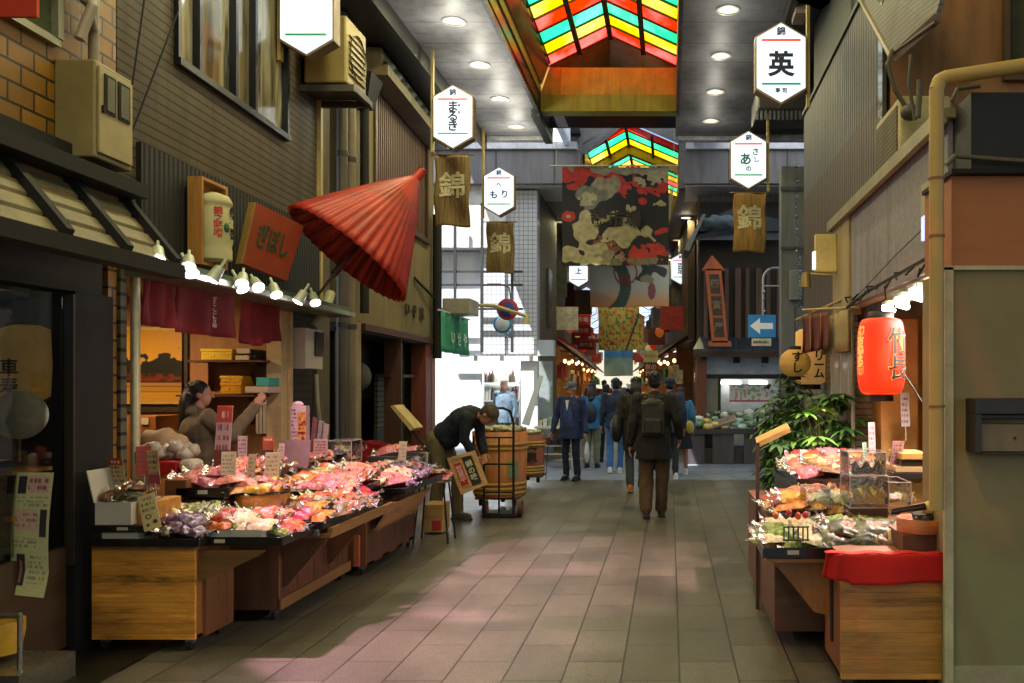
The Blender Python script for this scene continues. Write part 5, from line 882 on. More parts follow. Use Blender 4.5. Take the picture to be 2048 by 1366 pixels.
# ================================================================== hanging picture banners
def banner(px0, px1, py0, py1, D, pt, lab, amp=.03, rope=True):
    T = thing('hanging_banner', lab, 'banner', P((px0+px1)/2, py1, D), 'printed banners hung across the arcade'); x0, x1, z0, z1 = X(px0, D), X(px1, D), Z(py1, D), Z(py0, D)
    pt.mesh(lambda u, v: (x0+(x1-x0)*u, D+amp*math.sin(u*9+v*2)*(.3+v)+amp*.6*math.sin(v*7+u*3), z1+(z0-z1)*v-.012*math.sin(u*6)*v), 'cloth', T, thick=.006)
    m = MB(); m.cone((x0-.22, D, z1+.02), (x1+.18, D, z1+.02), .015); m.build('rod', mat('#b0a880', .5), T)
    if rope:
        m = MB()
        for i in range(5): m.cone((x1+.03+.03*i, D+.05, z1+.02), (x1+.02, D+.2, z1-.9+.03*i), .006, n=5)
        m.cone((x0-.1, D, z1+.02), (x0-.1, D, 6.1), .005, n=5); m.cone((x1+.1, D, z1+.02), (x1+.1, D, 6.1), .005, n=5); m.build('rope', mat('#b8b094', .7), T)
    return T
pt = Paint(190, 175, '#100f0d'); N = pt.nz(11, 1.5); N2 = pt.nz(24, 4.2); CRM = '#a89c70'; CR2 = '#8c8060'; RD = '#b02a16'; GR = '#6e6a58'
pt.a[(pt.v < .07+.03*N)] = lin('#8c8566'); pt.ell(.12, .06, .14, .1, RD, 2, 0, N); pt.ell(.1, .2, .06, .03, RD, 2, 0, N2); pt.ell(.42, .1, .26, .05, RD, 2, .2, N)
pt.ell(.6, .2, .12, .12, RD, 2.2, 0, N); pt.ell(.86, .22, .13, .085, RD, 1.5, 0, N); pt.ell(.9, .08, .13, .08, CRM, 2, 0, N2)
pt.ell(.38, .2, .13, .13, CR2, 2, 0, N); pt.ell(.27, .3, .12, .11, GR, 1.6, 0, N); pt.ell(.25, .32, .08, .06, CRM, 1.5, 0, N2); pt.ell(.74, .15, .07, .04, CRM, 2, 0, N2)
pt.ell(.66, .26, .05, .08, '#15130f', 2, .4, N2); pt.ell(.8, .33, .16, .06, '#15130f', 1.5, 0, N2); pt.ell(.76, .36, .05, .04, RD, 1, 0, N); pt.ell(.92, .37, .05, .03, CRM, 1.5, 0, N2); pt.ell(.65, .42, .04, .04, CRM, 2, 0, N2)
pt.ell(.06, .5, .065, .05, RD, .6, 0, N2); pt.ell(.06, .5, .02, .015, CRM); pt.ell(.25, .6, .14, .12, CRM, 2, .3, N); pt.ell(.4, .53, .12, .03, CRM, 1, -.5, N); pt.ell(.53, .7, .17, .1, CRM, 1.2, -.25, N)
pt.ell(.6, .56, .05, .04, CRM, 1, 0, N2); pt.line((.66, .56), (.72, .68), .018, CRM); pt.ell(.79, .65, .06, .045, CRM, 1.5, .3, N2); pt.line((.78, .66), (.87, .75), .012, CRM)
pt.ell(.42, .82, .14, .08, '#7c4a30', 2, .3, N2); pt.ell(.22, .9, .2, .1, CRM, 2, 0, N); pt.ell(.45, .93, .14, .06, CR2, 2, 0, N2); pt.ell(.76, .92, .16, .1, RD, 1.5, 0, N2); pt.ell(.88, .84, .1, .06, RD, 1.5, .4, N2); pt.ell(.94, .65, .09, .025, RD, .8, -.3, N2)
pt.a[(pt.v > .93) & (N < .15) & (pt.u > .45)] = lin('#6a6248')
g_ = .82+.36*N2; pt.a *= np.clip(g_, .6, 1.3)[..., None]
T = banner(1124, 1337, 334, 531, 16.0, pt, 'large black banner patterned in red and cream hanging over the crossing')
text('錦市場', .3, P(1232, 440, 15.935), T, mat('#2c2416', .8, bump=0), bold=.03, sx=1.0)
pt = Paint(100, 120, '#8e93ae'); N = pt.nz(8, 3); pt.grad('#bcc6ee', '#bcc6ee', 0, .8); pt.grad('#bcc6ee', '#e0a884', .78, 1.0); D = 24
q = np.hypot(pt.u-.1, (pt.v-.75)*1.0); pt.a[(q > .28) & (q < .42) & (pt.v < 1.1)] = lin('#3f6478'); pt.ell(.75, .6, .16, .1, '#3a4a6c', 2.5, 0, N); pt.ell(.78, .68, .1, .05, '#8f93a0', 2, 0, N); pt.ell(.78, .82, .05, .12, '#8a5a84', .5); 
q = np.hypot(pt.u-.45, pt.v-.6); pt.a[(q > .13) & (q < .15)] = lin('#8a4a6a')
banner(1180, 1338, 440, 614, 24, pt, 'pale blue and orange banner hanging behind the large black banner', .03, False)
text('錦', .3, P(1251, 560, 23.9), bpy.data.objects['hanging_banner.001'], mat('#8a4a6a', .8, bump=0), bold=.01)
pt = Paint(80, 110, '#a89a38'); N = pt.nz(9, 7); N2 = pt.nz(14, 9); pt.a[N > .12] = lin('#b07a28'); pt.a[N2 > .28] = lin('#a04a20'); pt.a[N2 < -.3] = lin('#5a6a2c'); pt.line((.95, .35), (.6, 1), .02, '#2c2416'); pt.ell(.3, .9, .05, .04, '#7a2a18')
banner(1197, 1289, 560, 700, 36, pt, 'yellow floral banner hanging deep in the far arcade', .04, False)
pt = Paint(60, 60, '#5f7a3c'); N = pt.nz(9, 17); pt.a[N > .15] = lin('#a89a48'); pt.a[N < -.2] = lin('#3c5a34'); pt.rect(0, 1, .45, .6, '#4a86b0'); pt.rect(0, 1, .6, 1, '#7f9a8a')
banner(1208, 1266, 660, 752, 48, pt, 'green banner with a blue stripe hanging farthest down the arcade', .04, False)
# ================================================================== red umbrella
T = thing('red_umbrella', 'half closed red oiled paper umbrella mounted tilted on the left wall', 'umbrella', P(700, 510, 7.9)); ap = P(836, 352, 8.05); cc = P(694, 512, 7.75); ax = (ap-cc).normalized(); Lh = (ap-cc).length; r0 = 1.02*math.hypot(198, 178)/2*7.9/F
q = ax.to_track_quat('Z', 'Y').to_matrix(); NS = 40; vs = []
cols_ = NS*4; rows = 14
for j in range(rows+1):
    t = j/rows
    for i in range(cols_):
        a = 2*math.pi*i/cols_; pl = (1-abs(math.sin(a*NS/2)))**1.0; rr = r0*(t**.92)*(1-.07*(1-pl)*t)+.012; vs.append(ap-ax*(Lh*t-.012*math.sin(t*3))+q@Vector((rr*math.cos(a), rr*math.sin(a), 0)))
m = MB(); m.add(vs, [(j*cols_+i, j*cols_+(i+1) % cols_, (j+1)*cols_+(i+1) % cols_, (j+1)*cols_+i) for j in range(rows) for i in range(cols_)], 0, True)
RU = NT('oiled_paper'); v = RU.coords('Object'); RU.col(RU.ramp(RU.noise(v, 5, 5), [(.3, '#781404'), (.5, '#a02206'), (.7, '#b22c08')])); RU.b.inputs['Roughness'].default_value = .5; RU.b.inputs['Subsurface Weight'].default_value = 0
m.build('canopy', RU.m, T, solid=.004)
m = MB(); m.cone(ap-ax*.06, ap+ax*.07, .045, .04, n=14); m.cone(ap+ax*.07, ap+ax*.085, .048, .02, n=14); m.build('cap', mat('#b02c18', .5), T)
m = MB()
for i in range(NS//2): a = 4*math.pi*i/NS; m.cone(ap-ax*.05, ap-ax*(Lh-.01)+q@Vector((r0*.93*math.cos(a), r0*.93*math.sin(a), 0)), .006, n=5)
m.build('rib', mat('#3c1a10', .6), T)
m = MB(); m.cone(ap, P(655, 565, 7.6), .014); m.cone(P(680, 533, 7.68), P(668, 548, 7.64), .03, n=10); m.tube([P(655, 565, 7.6), P(640, 585, 7.55), P(630, 590, 7.9)], .012); m.build('shaft', mat('#3a1c14', .6), T)
# ================================================================== barrel lantern in a frame, orange signboard
T = thing('framed_barrel_lantern', 'white barrel shaped lantern with red characters standing in a tall wooden frame above the lamps', 'lantern', (-3.1, 6.15, 2.2)); x = XL(6.1)+.05
D0, D1 = 6.2, 6.56; z1, z0 = Z(352, 6.2), Z(528, 6.2)
m = MB(); m.box(x, x+.1, D0, D0+.02, z0, z1); m.box(x, x+.1, D1-.02, D1, z0, z1); m.box(x, x+.1, D0+.02, D1-.02, z1-.02, z1); m.box(x, x+.1, D0+.02, D1-.02, z0, z0+.02); m.box(x, x+.01, D0+.02, D1-.02, z0+.02, z1-.02); m.build('frame', wood('#b07a3c', 'z'), T)
c = Vector((x+.09, (D0+D1)/2, (z0+z1)/2-.0)); lr = lambda z: .12 if z < c.z+.13 else .105
m = MB(); m.lathe([(.03, .225), (.1, .2), (.122, .16), (.122, .14), (.112, .13), (.125, .1), (.125, -.12), (.115, -.16), (.12, -.18), (.12, -.25)], c, 26); m.build('barrel', mat('#a8a070', .7, var=.1, emit=.05), T)
text('錦之味噌', .062, (0, 0, c.z), T, mat('#b02a1a', .6, bump=0), wrap=(c, lambda z: .124, R(-50)), vertical=True, bold=.02, spacing=.85)
text('錦一番', .085, (0, 0, c.z), T, BLK, wrap=(c, lambda z: .124, R(8)), vertical=True, bold=.03, spacing=.85)
m = MB(); a_ = R(-22); p = c+Vector((math.cos(a_)*.125, math.sin(a_)*.125, -.03)); m.ell(p, (.012, .03, .035)); m.build('green_leaf_mark', mat('#2c5a34', .7), T)
T = thing('orange_signboard', 'orange painted wooden signboard with faded green brush characters leaning over the lamp rail', 'sign', P(545, 555, 6.9)); qd = [P(513, 405, 6.75), P(608, 452, 7.35), P(574, 562, 7.3), P(486, 527, 6.75)]
m = MB(); m.prism(qd, (-.05, .02, 0)); m.build('board', mat('#a4482a', .6, var=.2, scale=4), T)
m = MB(); m.prism([P(508, 404, 6.72), qd[0], qd[3], P(481, 527, 6.72)], (-.05, .02, 0)); m.build('edge', wood('#a8864a', 'z'), T)
ce = (qd[0]+qd[2])/2; ex = (qd[1]-qd[0]).normalized(); up = (qd[0]-qd[3]).normalized(); nn = ex.cross(up).normalized()
me = text_mesh('ぎぼし', .17, .03, .002, vertical=False); me.materials.clear(); me.materials.append(mat('#3c4a2c', .7, bump=0))
for w in me.vertices: u_ = w.co.copy(); w.co = ce+ex*u_.x*.8+up*(u_.y*1.2)+nn*(u_.z+.006)
put('lettering', me, T)
# ================================================================== spot lamps of the pickle shop
def spot(px, py, D, lab, tilt, first=[None], energy=60):
    p = P(px, py, D)
    if first[0] is None:
        T = thing('spot_lamp', lab, 'spot lamp', (0, 0, 0), 'spot lamps on the rail of the pickle shop'); first[0] = T
        m = MB(); m.cone((0, 0, 0), (0, 0, .10), .043, .03, n=16); m.cone((0, 0, .1), (0, 0, .17), .01); m.build('housing', mat('#b4bca8', .4, .2), T)
        m = MB(); m.lathe([(.001, -.010), (.025, -.008), (.04, -.002)], (0, 0, 0), 18, caps=False); m.build('lens', glow('#fdf6ff', 30), T)
    else: T = clone(first[0], (0, 0, 0), label=lab)
    T.location = p; T['label'] = lab; T.rotation_euler = tilt
    l = bpy.data.lights.new('spot', 'SPOT'); l.energy = energy; l.spot_size = R(104); l.spot_blend = .4; l.shadow_soft_size = .035; l.color = (1, .64, .72)
    lo = bpy.data.objects.new('bulb', l); COL.objects.link(lo); lo.location = p+Vector((.03, 0, -.03)); lo.parent = T; lo.matrix_parent_inverse = Matrix.Identity(4)
    d = Vector((.95, .1, -1)).normalized(); Mw = Matrix.Rotation(0, 4, 'Z'); wq_ = d.to_track_quat('-Z', 'Y')
    from mathutils import Euler
    inv = (Matrix.Translation(p) @ Euler(tilt).to_matrix().to_4x4()).inverted(); mm = inv @ (Matrix.Translation(p+Vector((.02, 0, -.04))) @ wq_.to_matrix().to_4x4()); lo.location = mm.translation; lo.rotation_euler = mm.to_euler()
sp = [(315, 520, 5.1), (317, 531, 5.12), (377, 535, 5.5), (384, 548, 5.52), (423, 560, 5.75), (484, 568, 6.1), (486, 579, 6.12), (517, 575, 6.3), (553, 590, 6.6), (595, 604, 7.0), (631, 606, 7.3)]
for i, (px, py, D) in enumerate(sp):
    spot(px, py, D, 'small bright spot lamp under the shop canopy, %s from the near end of the rail' % (ordn+['eleventh'])[i], (R([-38, -22, -40, -18, -20, -42, -15, -35, -25, -18, -30][i]), R([-25, -40, -25, -35, 25, -20, -35, -45, -30, 25, -30][i]), 0), energy=6.5)
for k_, (q0, tg) in enumerate((((-2.95, 5.5, 2.12), (-1.6, 5.2, 0)), ((-3.0, 6.4, 2.12), (-1.2, 6.5, 0)), ((-3.0, 7.2, 2.12), (-1.15, 7.9, 0)))):
    l = bpy.data.lights.new('far_spot', 'SPOT'); l.energy = 380; l.spot_size = R(38); l.spot_blend = .4; l.shadow_soft_size = .03; l.color = (1, .47, .68)  # extra strong beams added to three lamps for pink pools on the floor
    hp = [o_ for o_ in bpy.data.objects if o_.name.startswith('spot_lamp')][(2, 6, 9)[k_]]; lo = bpy.data.objects.new('bulb', l); COL.objects.link(lo); lo.parent = hp
    from mathutils import Euler
    inv = (Matrix.Translation(hp.location) @ hp.rotation_euler.to_matrix().to_4x4()).inverted(); pw = hp.location+Vector((.06, 0, -.05)); mm = inv @ (Matrix.Translation(pw) @ (Vector(tg)-pw).to_track_quat('-Z', 'Y').to_matrix().to_4x4()); lo.location = mm.translation; lo.rotation_euler = mm.to_euler()
# ================================================================== lanterns of the right side
T = thing('red_lantern', 'glowing red paper lantern with two bold black kanji outlined in cream', 'lantern', P(1762, 800, 5.5)); c = P(1762, 713, 5.5); hh = 76*5.5/F; rr = 47.5*5.5/F
prof = []
for i in range(61): t = -1+2*i/60; e = (1-abs(t)**3.2)**.36 if abs(t) < 1 else 0; prof.append((max(.085, rr*(.62+.38*e))*(1-.012*(i % 2)), hh*t))
n = NT('lit_red_paper'); n.col(lin('#a81604')); lw = n.node('ShaderNodeLayerWeight'); lw.inputs[0].default_value = .35; v = n.coords('Object', (1, 1, 1)); sp_ = n.node('ShaderNodeSeparateXYZ'); n.link(v, sp_.inputs[0]); n.b.inputs['Roughness'].default_value = .5
n.b.inputs['Emission Color'].default_value = (1, .05, .003, 1); f = n.noise(v, 6, 3); n.link(n.val('ADD', .30, n.val('MULTIPLY', f, .22)), n.b.inputs['Emission Strength'])
m = MB(); m.lathe(prof, c, 40, caps=False); m.build('paper_shade', n.m, T)
m = MB(); m.lathe([(.075, hh-.004), (.078, hh+.04), (.03, hh+.042)], c, 24, caps=False); m.lathe([(.03, -hh-.042), (.076, -hh-.04), (.073, -hh+.004)], c, 24, caps=False); m.build('black_hoop', mat('#16120e', .5), T)
m = MB(); m.tube([c+Vector((0, 0, hh+.03)), c+Vector((.0, 0, hh+.1)), c+Vector((.03, 0, hh+.12)), c+Vector((.02, 0, hh+.2))], .005, 6); m.tube([c+Vector((.05, 0, -.05)), P(1810, 750, 5.5), P(1855, 820, 5.2)], .004, 6); m.build('hanging_wire', BLK, T)
lrad = lambda z: rr*(.62+.38*(1-min(.999, abs((z-c.z)/hh))**3.2)**.36)
def ltext(body, size, ang_, mt, bold, z, off=0, spc=.95):
    me = text_mesh(body, size, bold, .001, True, spc); me.materials.clear(); me.materials.append(mt)
    for w in me.vertices: q_ = w.co.copy(); zz = z+q_.y; r_ = lrad(zz)+.002+off+q_.z; a_ = ang_+q_.x/rr; w.co = (c[0]+r_*math.cos(a_), c[1]+r_*math.sin(a_), zz)
    put('lettering', me, T)
EM = NT('lit_cream'); EM.col(lin('#ffb060')); EM.b.inputs['Emission Color'].default_value = (*lin('#ffb060'), 1); EM.b.inputs['Emission Strength'].default_value = .45
ltext('竹長', .165, R(-56), EM.m, .028, c.z-.0, 0); ltext('竹長', .165, R(-56), BLK, .012, c.z-.0, .003)
ltext('錦市場名物', .062, R(-160), EM.m, .05, c.z+.03, 0)
l = bpy.data.lights.new('lantern', 'POINT'); l.energy = 2.5; l.color = (1, .25, .08); l.shadow_soft_size = .12; lo = bpy.data.objects.new('bulb', l); COL.objects.link(lo); lo.parent = T; lo.location = c-T.location-Vector((0, .32, .0))
T = thing('round_lantern', 'round yellowish paper lantern with two black hiragana hanging over the plants', 'lantern', P(1590, 757, 8)); c2 = P(1590, 726, 8)
m = MB(); m.ell(c2, (.142, .142, .13), 28, 28, fn=lambda p: 1-.01*(int((p.z+1)*14) % 2)); m.build('paper_shade', mat('#a8843c', .6, var=.08, emit=.10), T)
m = MB(); m.lathe([(.055, .115), (.055, .15), (.02, .15)], c2, 16, caps=False); m.lathe([(.02, -.15), (.055, -.15), (.055, -.115)], c2, 16, caps=False); m.cone(c2+Vector((0, 0, .15)), c2+Vector((0, 0, .5)), .004, n=5); m.build('black_hoop', BLK, T)
for ch, dz, dx in (('す', .045, 0), ('し', -.05, .0)): text(ch, .1, c2+Vector((dx, -.139, dz)), T, BLK, bold=.03)
T = thing('tall_lantern', 'tall cream lantern with black katakana half hidden behind the round one', 'lantern', P(1622, 778, 8.4)); c3 = P(1620, 712, 8.4)
m = MB(); m.lathe([(.09, -.27), (.14, -.24), (.15, 0), (.14, .22), (.09, .25)], c3, 24); m.build('paper_shade', mat('#c09050', .6, var=.08, emit=.22), T); m = MB(); m.lathe([(.09, -.31), (.1, -.31), (.1, -.26)], c3, 20); m.build('black_hoop', BLK, T)
text('クリーム', .1, c3+Vector((.06, -.152, -.05)), T, BLK, vertical=True, bold=.03, spacing=.8)
# hanging red brown cloth and drapes on the right
T = thing('brown_shop_curtain', 'short striped red brown cloth hanging from a thin bamboo pole on the right', 'shop curtain', P(1630, 705, 7.9)); m = MB(); m.surf(lambda u, v: P(1604+52*u+2*math.sin(v*3), 632-8*u+(76-4*u)*v, 7.9+.5*u*-1+.04*math.sin(u*18)*(.4+v)), 36, 8); m.build('cloth', striped('#6c3020', '#9a7a5a', 'X', .06, .1, rough=.8), T, solid=.005)
m = MB(); m.tube([P(1592, 640, 8.2), P(1655, 612, 7.6), P(1700, 592, 7.2)], .012); m.cone(P(1605, 620, 8), P(1720, 614, 6.9), .01); m.build('pole', mat('#a8904c', .5), T)
T = thing('plastic_drape', 'hanging translucent plastic weather curtain beside the plants on the right', 'curtain', P(1735, 900, 7.2)); n = NT('drape_plastic'); n.col(lin('#8e8878')); n.b.inputs['Roughness'].default_value = .2; n.b.inputs['Alpha'].default_value = .8; n.b.inputs['Coat Weight'].default_value = .5
m = MB(); m.surf(lambda u, v: (1.40+.035*math.sin(u*34)*(.6+.4*v)+.03*math.sin(u*9), 6.95+1.05*u, 2.05-1.7*v), 70, 4); m.build('sheet', n.m, T, solid=.003)
m = MB(); m.surf(lambda u, v: (1.37+.03*math.sin(u*30), 6.95+1.0*u, 2.08-.32*v), 50, 3); m.build('valance', mat('#8f7f56', .8), T, solid=.004)
# ================================================================== people
SKIN = mat('#a8745a', .55, var=.08, scale=20, bump=.03); SKIN2 = mat('#b8866a', .55, var=.06, scale=20, bump=.03); EYE_M = mat('#120c0a', .2, bump=0); LIP = mat('#7c3c34', .5, bump=0)
def cloth(c, var=.25): return mat(c, .85, var=var, scale=7, bump=.35)
def fuse(mb, name, m, parent, vox, it=5, fold=0, seed=0):
    me = bpy.data.meshes.new(name); me.from_pydata(mb.v, [], mb.f); o = bpy.data.objects.new('tmp', me); COL.objects.link(o)
    r = o.modifiers.new('r', 'REMESH'); r.mode = 'VOXEL'; r.voxel_size = vox; r.use_smooth_shade = True
    sm = o.modifiers.new('s', 'SMOOTH'); sm.iterations = it; sm.factor = .5
    n = bpy.data.meshes.new_from_object(o.evaluated_get(bpy.context.evaluated_depsgraph_get())); bpy.data.objects.remove(o); bpy.data.meshes.remove(me)
    if fold:
        no = np.zeros(len(n.vertices)*3); co = np.zeros(len(n.vertices)*3); n.vertices.foreach_get('co', co); n.vertices.foreach_get('normal', no); co = co.reshape(-1, 3); no = no.reshape(-1, 3)
        d = np.array([mnoise.noise(Vector((c[0]*9+seed, c[1]*9, c[2]*4+math.sin(c[0]*6)))) for c in co])+.5*np.array([mnoise.noise(Vector((c[0]*22+seed, c[1]*22, c[2]*12))) for c in co])
        co += no*(d*fold)[:, None]; n.vertices.foreach_set('co', co.ravel())
    n.materials.clear(); n.materials.append(m); n.polygons.foreach_set('use_smooth', [True]*len(n.polygons)); n.update()
    o = bpy.data.objects.new(name, n); COL.objects.link(o); o.parent = parent; return o
def cap(mb, a, b, r0, r1, n=12):
    mb.cone(a, b, r0, r1, n); mb.ell(a, (r0,)*3, n, 8); mb.ell(b, (r1,)*3, n, 8)
def hand(mb, w, d, side, curl=.5, sc=1.0):
    d = Vector(d).normalized(); s = Vector((side, 0, 0)); s = (s-d*s.dot(d))
    s = s.normalized() if s.length > .1 else Vector((0, 1, 0)); nrm = d.cross(s).normalized()
    t = nrm if nrm.y < 0 else -nrm       # palm thickness direction, fingers fan along t
    pc = w+d*.045*sc; rot = Matrix((s, t, d)).transposed(); mb.ell(pc, (.016*sc, .04*sc, .05*sc), 12, 8, rot=rot)
    for i in range(4):
        o = (i-1.5)*.0195*sc; L = (.055, .068, .072, .062)[3-i]*sc; b = w+d*.085*sc+t*o; k1 = b+d*L*.5-s*L*.2*curl; k2 = k1+d*L*.5*(1-.6*curl)-s*L*.6*curl
        cap(mb, b, k1, .0095*sc, .0088*sc, 8); cap(mb, k1, k2, .0088*sc, .007*sc, 8)
    b = w+d*.03*sc+t*.03*sc; k = b+(t*.9+d*.7).normalized()*.035*sc; cap(mb, b, k, .012*sc, .01*sc, 8); cap(mb, k, k+(d-s*.3*curl).normalized()*.03*sc, .01*sc, .008*sc, 8)
def person(label, loc, rz, h=1.65, pose=None, top=None, bottom='#2a2a30', shoe='#1a1816', hair='#14100e', hem=.78, hairlong=0, lean=0, near=True, legw=1.0, sleeve=1.0, skin=None, hat=None, face=True, skirt=None, bulk=1.0, twist=0, headtilt=0, headturn=0, group=None, bare=False, hood=None):
    T = thing('person', label, 'person', (0, 0, 0), group); k = h/1.68; vox = .0075 if near else .012
    hip = Vector((0, 0, .93))
    J = dict(hipL=(.09, 0, .9), hipR=(-.09, 0, .9), knL=(.1, -.02, .49), knR=(-.1, -.02, .49), anL=(.105, .03, .08), anR=(-.105, .03, .08), shL=(.185, .01, 1.37), shR=(-.185, .01, 1.37), elL=(.235, .04, 1.1), elR=(-.235, .04, 1.1), wrL=(.245, -.04, .86), wrR=(-.245, -.04, .86), neck=(0, .01, 1.42), head=(0, -.015, 1.565), chest=(0, 0, 1.22), belly=(0, -.01, 1.03))
    J = {a: Vector(b) for a, b in J.items()}
    M = Matrix.Translation(hip)@Matrix.Rotation(R(lean), 4, 'X')@Matrix.Rotation(R(twist), 4, 'Z')@Matrix.Translation(-hip)
    up = ['shL', 'shR', 'elL', 'elR', 'wrL', 'wrR', 'neck', 'head', 'chest', 'belly']
    for a in up: J[a] = M@J[a]
    for a, b in (pose or {}).items(): J[a] = Vector(b)
    UR = (Matrix.Rotation(R(lean), 3, 'X')@Matrix.Rotation(R(twist), 3, 'Z')); HR = UR@Matrix.Rotation(R(headturn), 3, 'Z')@Matrix.Rotation(R(headtilt), 3, 'X')
    sk = skin or SKIN; b = MB()
    cap(b, J['belly'], J['chest'], .1, .11); b.ell(J['chest'], (.15, .08, .13), rot=UR); cap(b, J['shL'], J['shR'], .05, .05); cap(b, J['chest'], J['neck'], .09, .05); cap(b, J['neck'], J['head'], .052, .05); b.ell((J['hipL']+J['hipR'])/2+Vector((0, 0, .02)), (.16, .11, .1))
    hd = J['head']; b.ell(hd+HR@Vector((0, .012, .03)), (.074, .092, .092), 18, 12, rot=HR); b.ell(hd+HR@Vector((0, -.022, -.035)), (.056, .062, .075), 16, 10, rot=HR)
    if near or face:
        cap(b, hd+HR@Vector((0, -.082, .015)), hd+HR@Vector((0, -.098, -.018)), .009, .014, 8)
        for s in (-1, 1): b.ell(hd+HR@Vector((s*.074, .012, -.005)), (.012, .022, .032), 8, 6, rot=HR)
    for s in 'LR':
        cap(b, J['hip'+s], J['kn'+s], .075, .052); cap(b, J['kn'+s], J['an'+s], .05, .036); cap(b, J['an'+s], J['an'+s]+Vector((0, -.12, -.045)), .036, .03)
        cap(b, J['sh'+s], J['el'+s], .045, .036); cap(b, J['el'+s], J['wr'+s], .036, .025)
        d = J['wr'+s]-J['el'+s]; dn = d.normalized()
        if near: hand(b, J['wr'+s], d, 1 if s == 'L' else -1, .6)
        else:
            hand(b, J['wr'+s], d, 1 if s == 'L' else -1, .4, 1.1)
    body = fuse(b, 'body', sk, T, .006 if near else .009, 3)
    # head details
    for s in (-1, 1):
        m = MB(); m.ell(hd+HR@Vector((s*.028, -.086, .014)), (.011, .006, .006), 8, 6, rot=HR); q = m.build('eye', EYE_M, None, origin=(0, 0, 0)); q.parent = T
    m = MB(); m.ell(hd+HR@Vector((0, -.086, -.05)), (.022, .006, .006), 8, 6, rot=HR); q = m.build('mouth', LIP, None, origin=(0, 0, 0)); q.parent = T
    hm = MB()
    hm.ell(hd+HR@Vector((0, .026, .042)), (.083, .094, .092), 18, 12, rot=HR); hm.ell(hd+HR@Vector((0, .045, .0)), (.078, .066, .085), 14, 10, rot=HR)
    if hairlong:
        cap(hm, hd+HR@Vector((0, .08, .02)), hd+UR@Vector((0, .15, -hairlong)), .062, .04); hm.ell(hd+UR@Vector((0, .13, -hairlong*.5)), (.085, .05, hairlong*.6), rot=UR)
        for q_ in range(7): a_ = q_*.9; cap(hm, hd+HR@Vector((.06*math.cos(a_), .09+.03*math.sin(a_), 0)), hd+UR@Vector((.05*math.cos(a_+1), .15+.03*math.sin(a_), -hairlong*(.8+.06*q_))), .022, .012, 7)
    for q_ in range(26): a_ = q_*2.4; e_ = .2+.55*((q_*7) % 10)/10; hm.ell(hd+HR@Vector((.072*math.cos(a_)*math.cos(e_), .03+.08*math.sin(a_)*math.cos(e_) if math.sin(a_) > -.3 else .03-.02, .045+.085*math.sin(e_))), (.02, .026, .02), 8, 6, rot=HR)
    fuse(hm, 'hair', mat(hair, .5, var=.6, scale=60, stretch=(1, 1, .15), bump=1.0), T, .007, 1, .010)
    if hat:
        m = MB(); m.ell(hd+HR@Vector((0, .02, .065)), (.093, .106, .07), 18, 10, rot=HR); cap(m, hd+HR@Vector((-.03, -.08, .065)), hd+HR@Vector((.03, -.08, .065)), .012, .012); m.ell(hd+HR@Vector((0, -.1, .058)), (.065, .055, .008), 14, 6, rot=HR); fuse(m, 'cap', cloth(hat), T, .008, 2)
    if top:
        c = MB(); cap(c, J['shL']+Vector((0, 0, -.01)), J['shR']+Vector((0, 0, -.01)), .066*bulk, .066*bulk); c.ell(J['chest']+UR@Vector((0, .01, .02)), (.2*bulk, .135*bulk, .2), 16, 10, rot=UR); c.ell(J['belly'], (.18*bulk, .135*bulk, .16), 16, 10, rot=UR); cap(c, J['neck']-UR@Vector((0, 0, .05)), J['neck']+UR@Vector((0, .01, .0)), .075, .062)
        cap(c, J['belly'], J['chest'], .135*bulk, .14*bulk); cap(c, J['belly']+UR@Vector((.05, 0, 0)), J['chest']+UR@Vector((.07, 0, 0)), .125*bulk, .12*bulk); cap(c, J['belly']-UR@Vector((.05, 0, 0)), J['chest']-UR@Vector((.07, 0, 0)), .125*bulk, .12*bulk); cap(c, hip, J['belly'], .135, .135*bulk)
        hz = hem; c.lathe([(.1*bulk, 1.12-hz), (.165*bulk, 1.02-hz), (.178*bulk, .92-hz if hz < .9 else .02), (.185*bulk, 0)], (0, .005, hz), 20) if not lean else c.ell(hip+UR@Vector((0, 0, .03)), (.17*bulk, .13*bulk, .12), rot=UR)
        for s in 'LR':
            e = J['el'+s]; w = e+(J['wr'+s]-e)*(.93*sleeve); cap(c, J['sh'+s], e, .07*bulk, .058*bulk); cap(c, e, w, .058*bulk, .042*bulk)
        fuse(c, 'jacket', cloth(top), T, vox, 3, .018, len(label))
    if hood: m = MB(); m.ell(J['neck']+UR@Vector((0, .07, .0)), (.11, .07, .06), rot=UR); fuse(m, 'hood', cloth(hood), T, .01, 3, .01)
    tr = MB()
    if skirt:
        tr.lathe([(.25, -.35), (.2, -.15), (.16, .05)], (0, 0, .86), 18)
        fuse(tr, 'skirt', cloth(skirt), T, .01, 2, .012)
    else:
        tr.ell((J['hipL']+J['hipR'])/2+Vector((0, 0, .03)), (.175, .125, .13))
        for s in 'LR': cap(tr, J['hip'+s], J['kn'+s], .088*legw, .068*legw); cap(tr, J['kn'+s], J['an'+s]+Vector((0, 0, .02)), .068*legw, .055*legw)
        fuse(tr, 'trousers', cloth(bottom), T, vox, 3, .015, 3)
    for s in 'LR':
        m = MB(); a = J['an'+s]; dr = Vector((0, -1, 0)); m.ell(a+dr*.05+Vector((0, 0, -.035)), (.046, .13, .045), 14, 8); m.ell(a+Vector((0, .01, -.01)), (.045, .06, .06), 12, 8); m.box(a.x-.042, a.x+.042, a.y-.17, a.y+.07, a.z-.08, a.z-.055); fuse(m, 'shoe', mat(shoe, .6), T, .008, 2)
    T.location = loc; T.rotation_euler = (0, 0, R(rz)); T.scale = (k, k, k); return T, J
def at(px, D, z=0): return Vector((X(px, D), D, z))
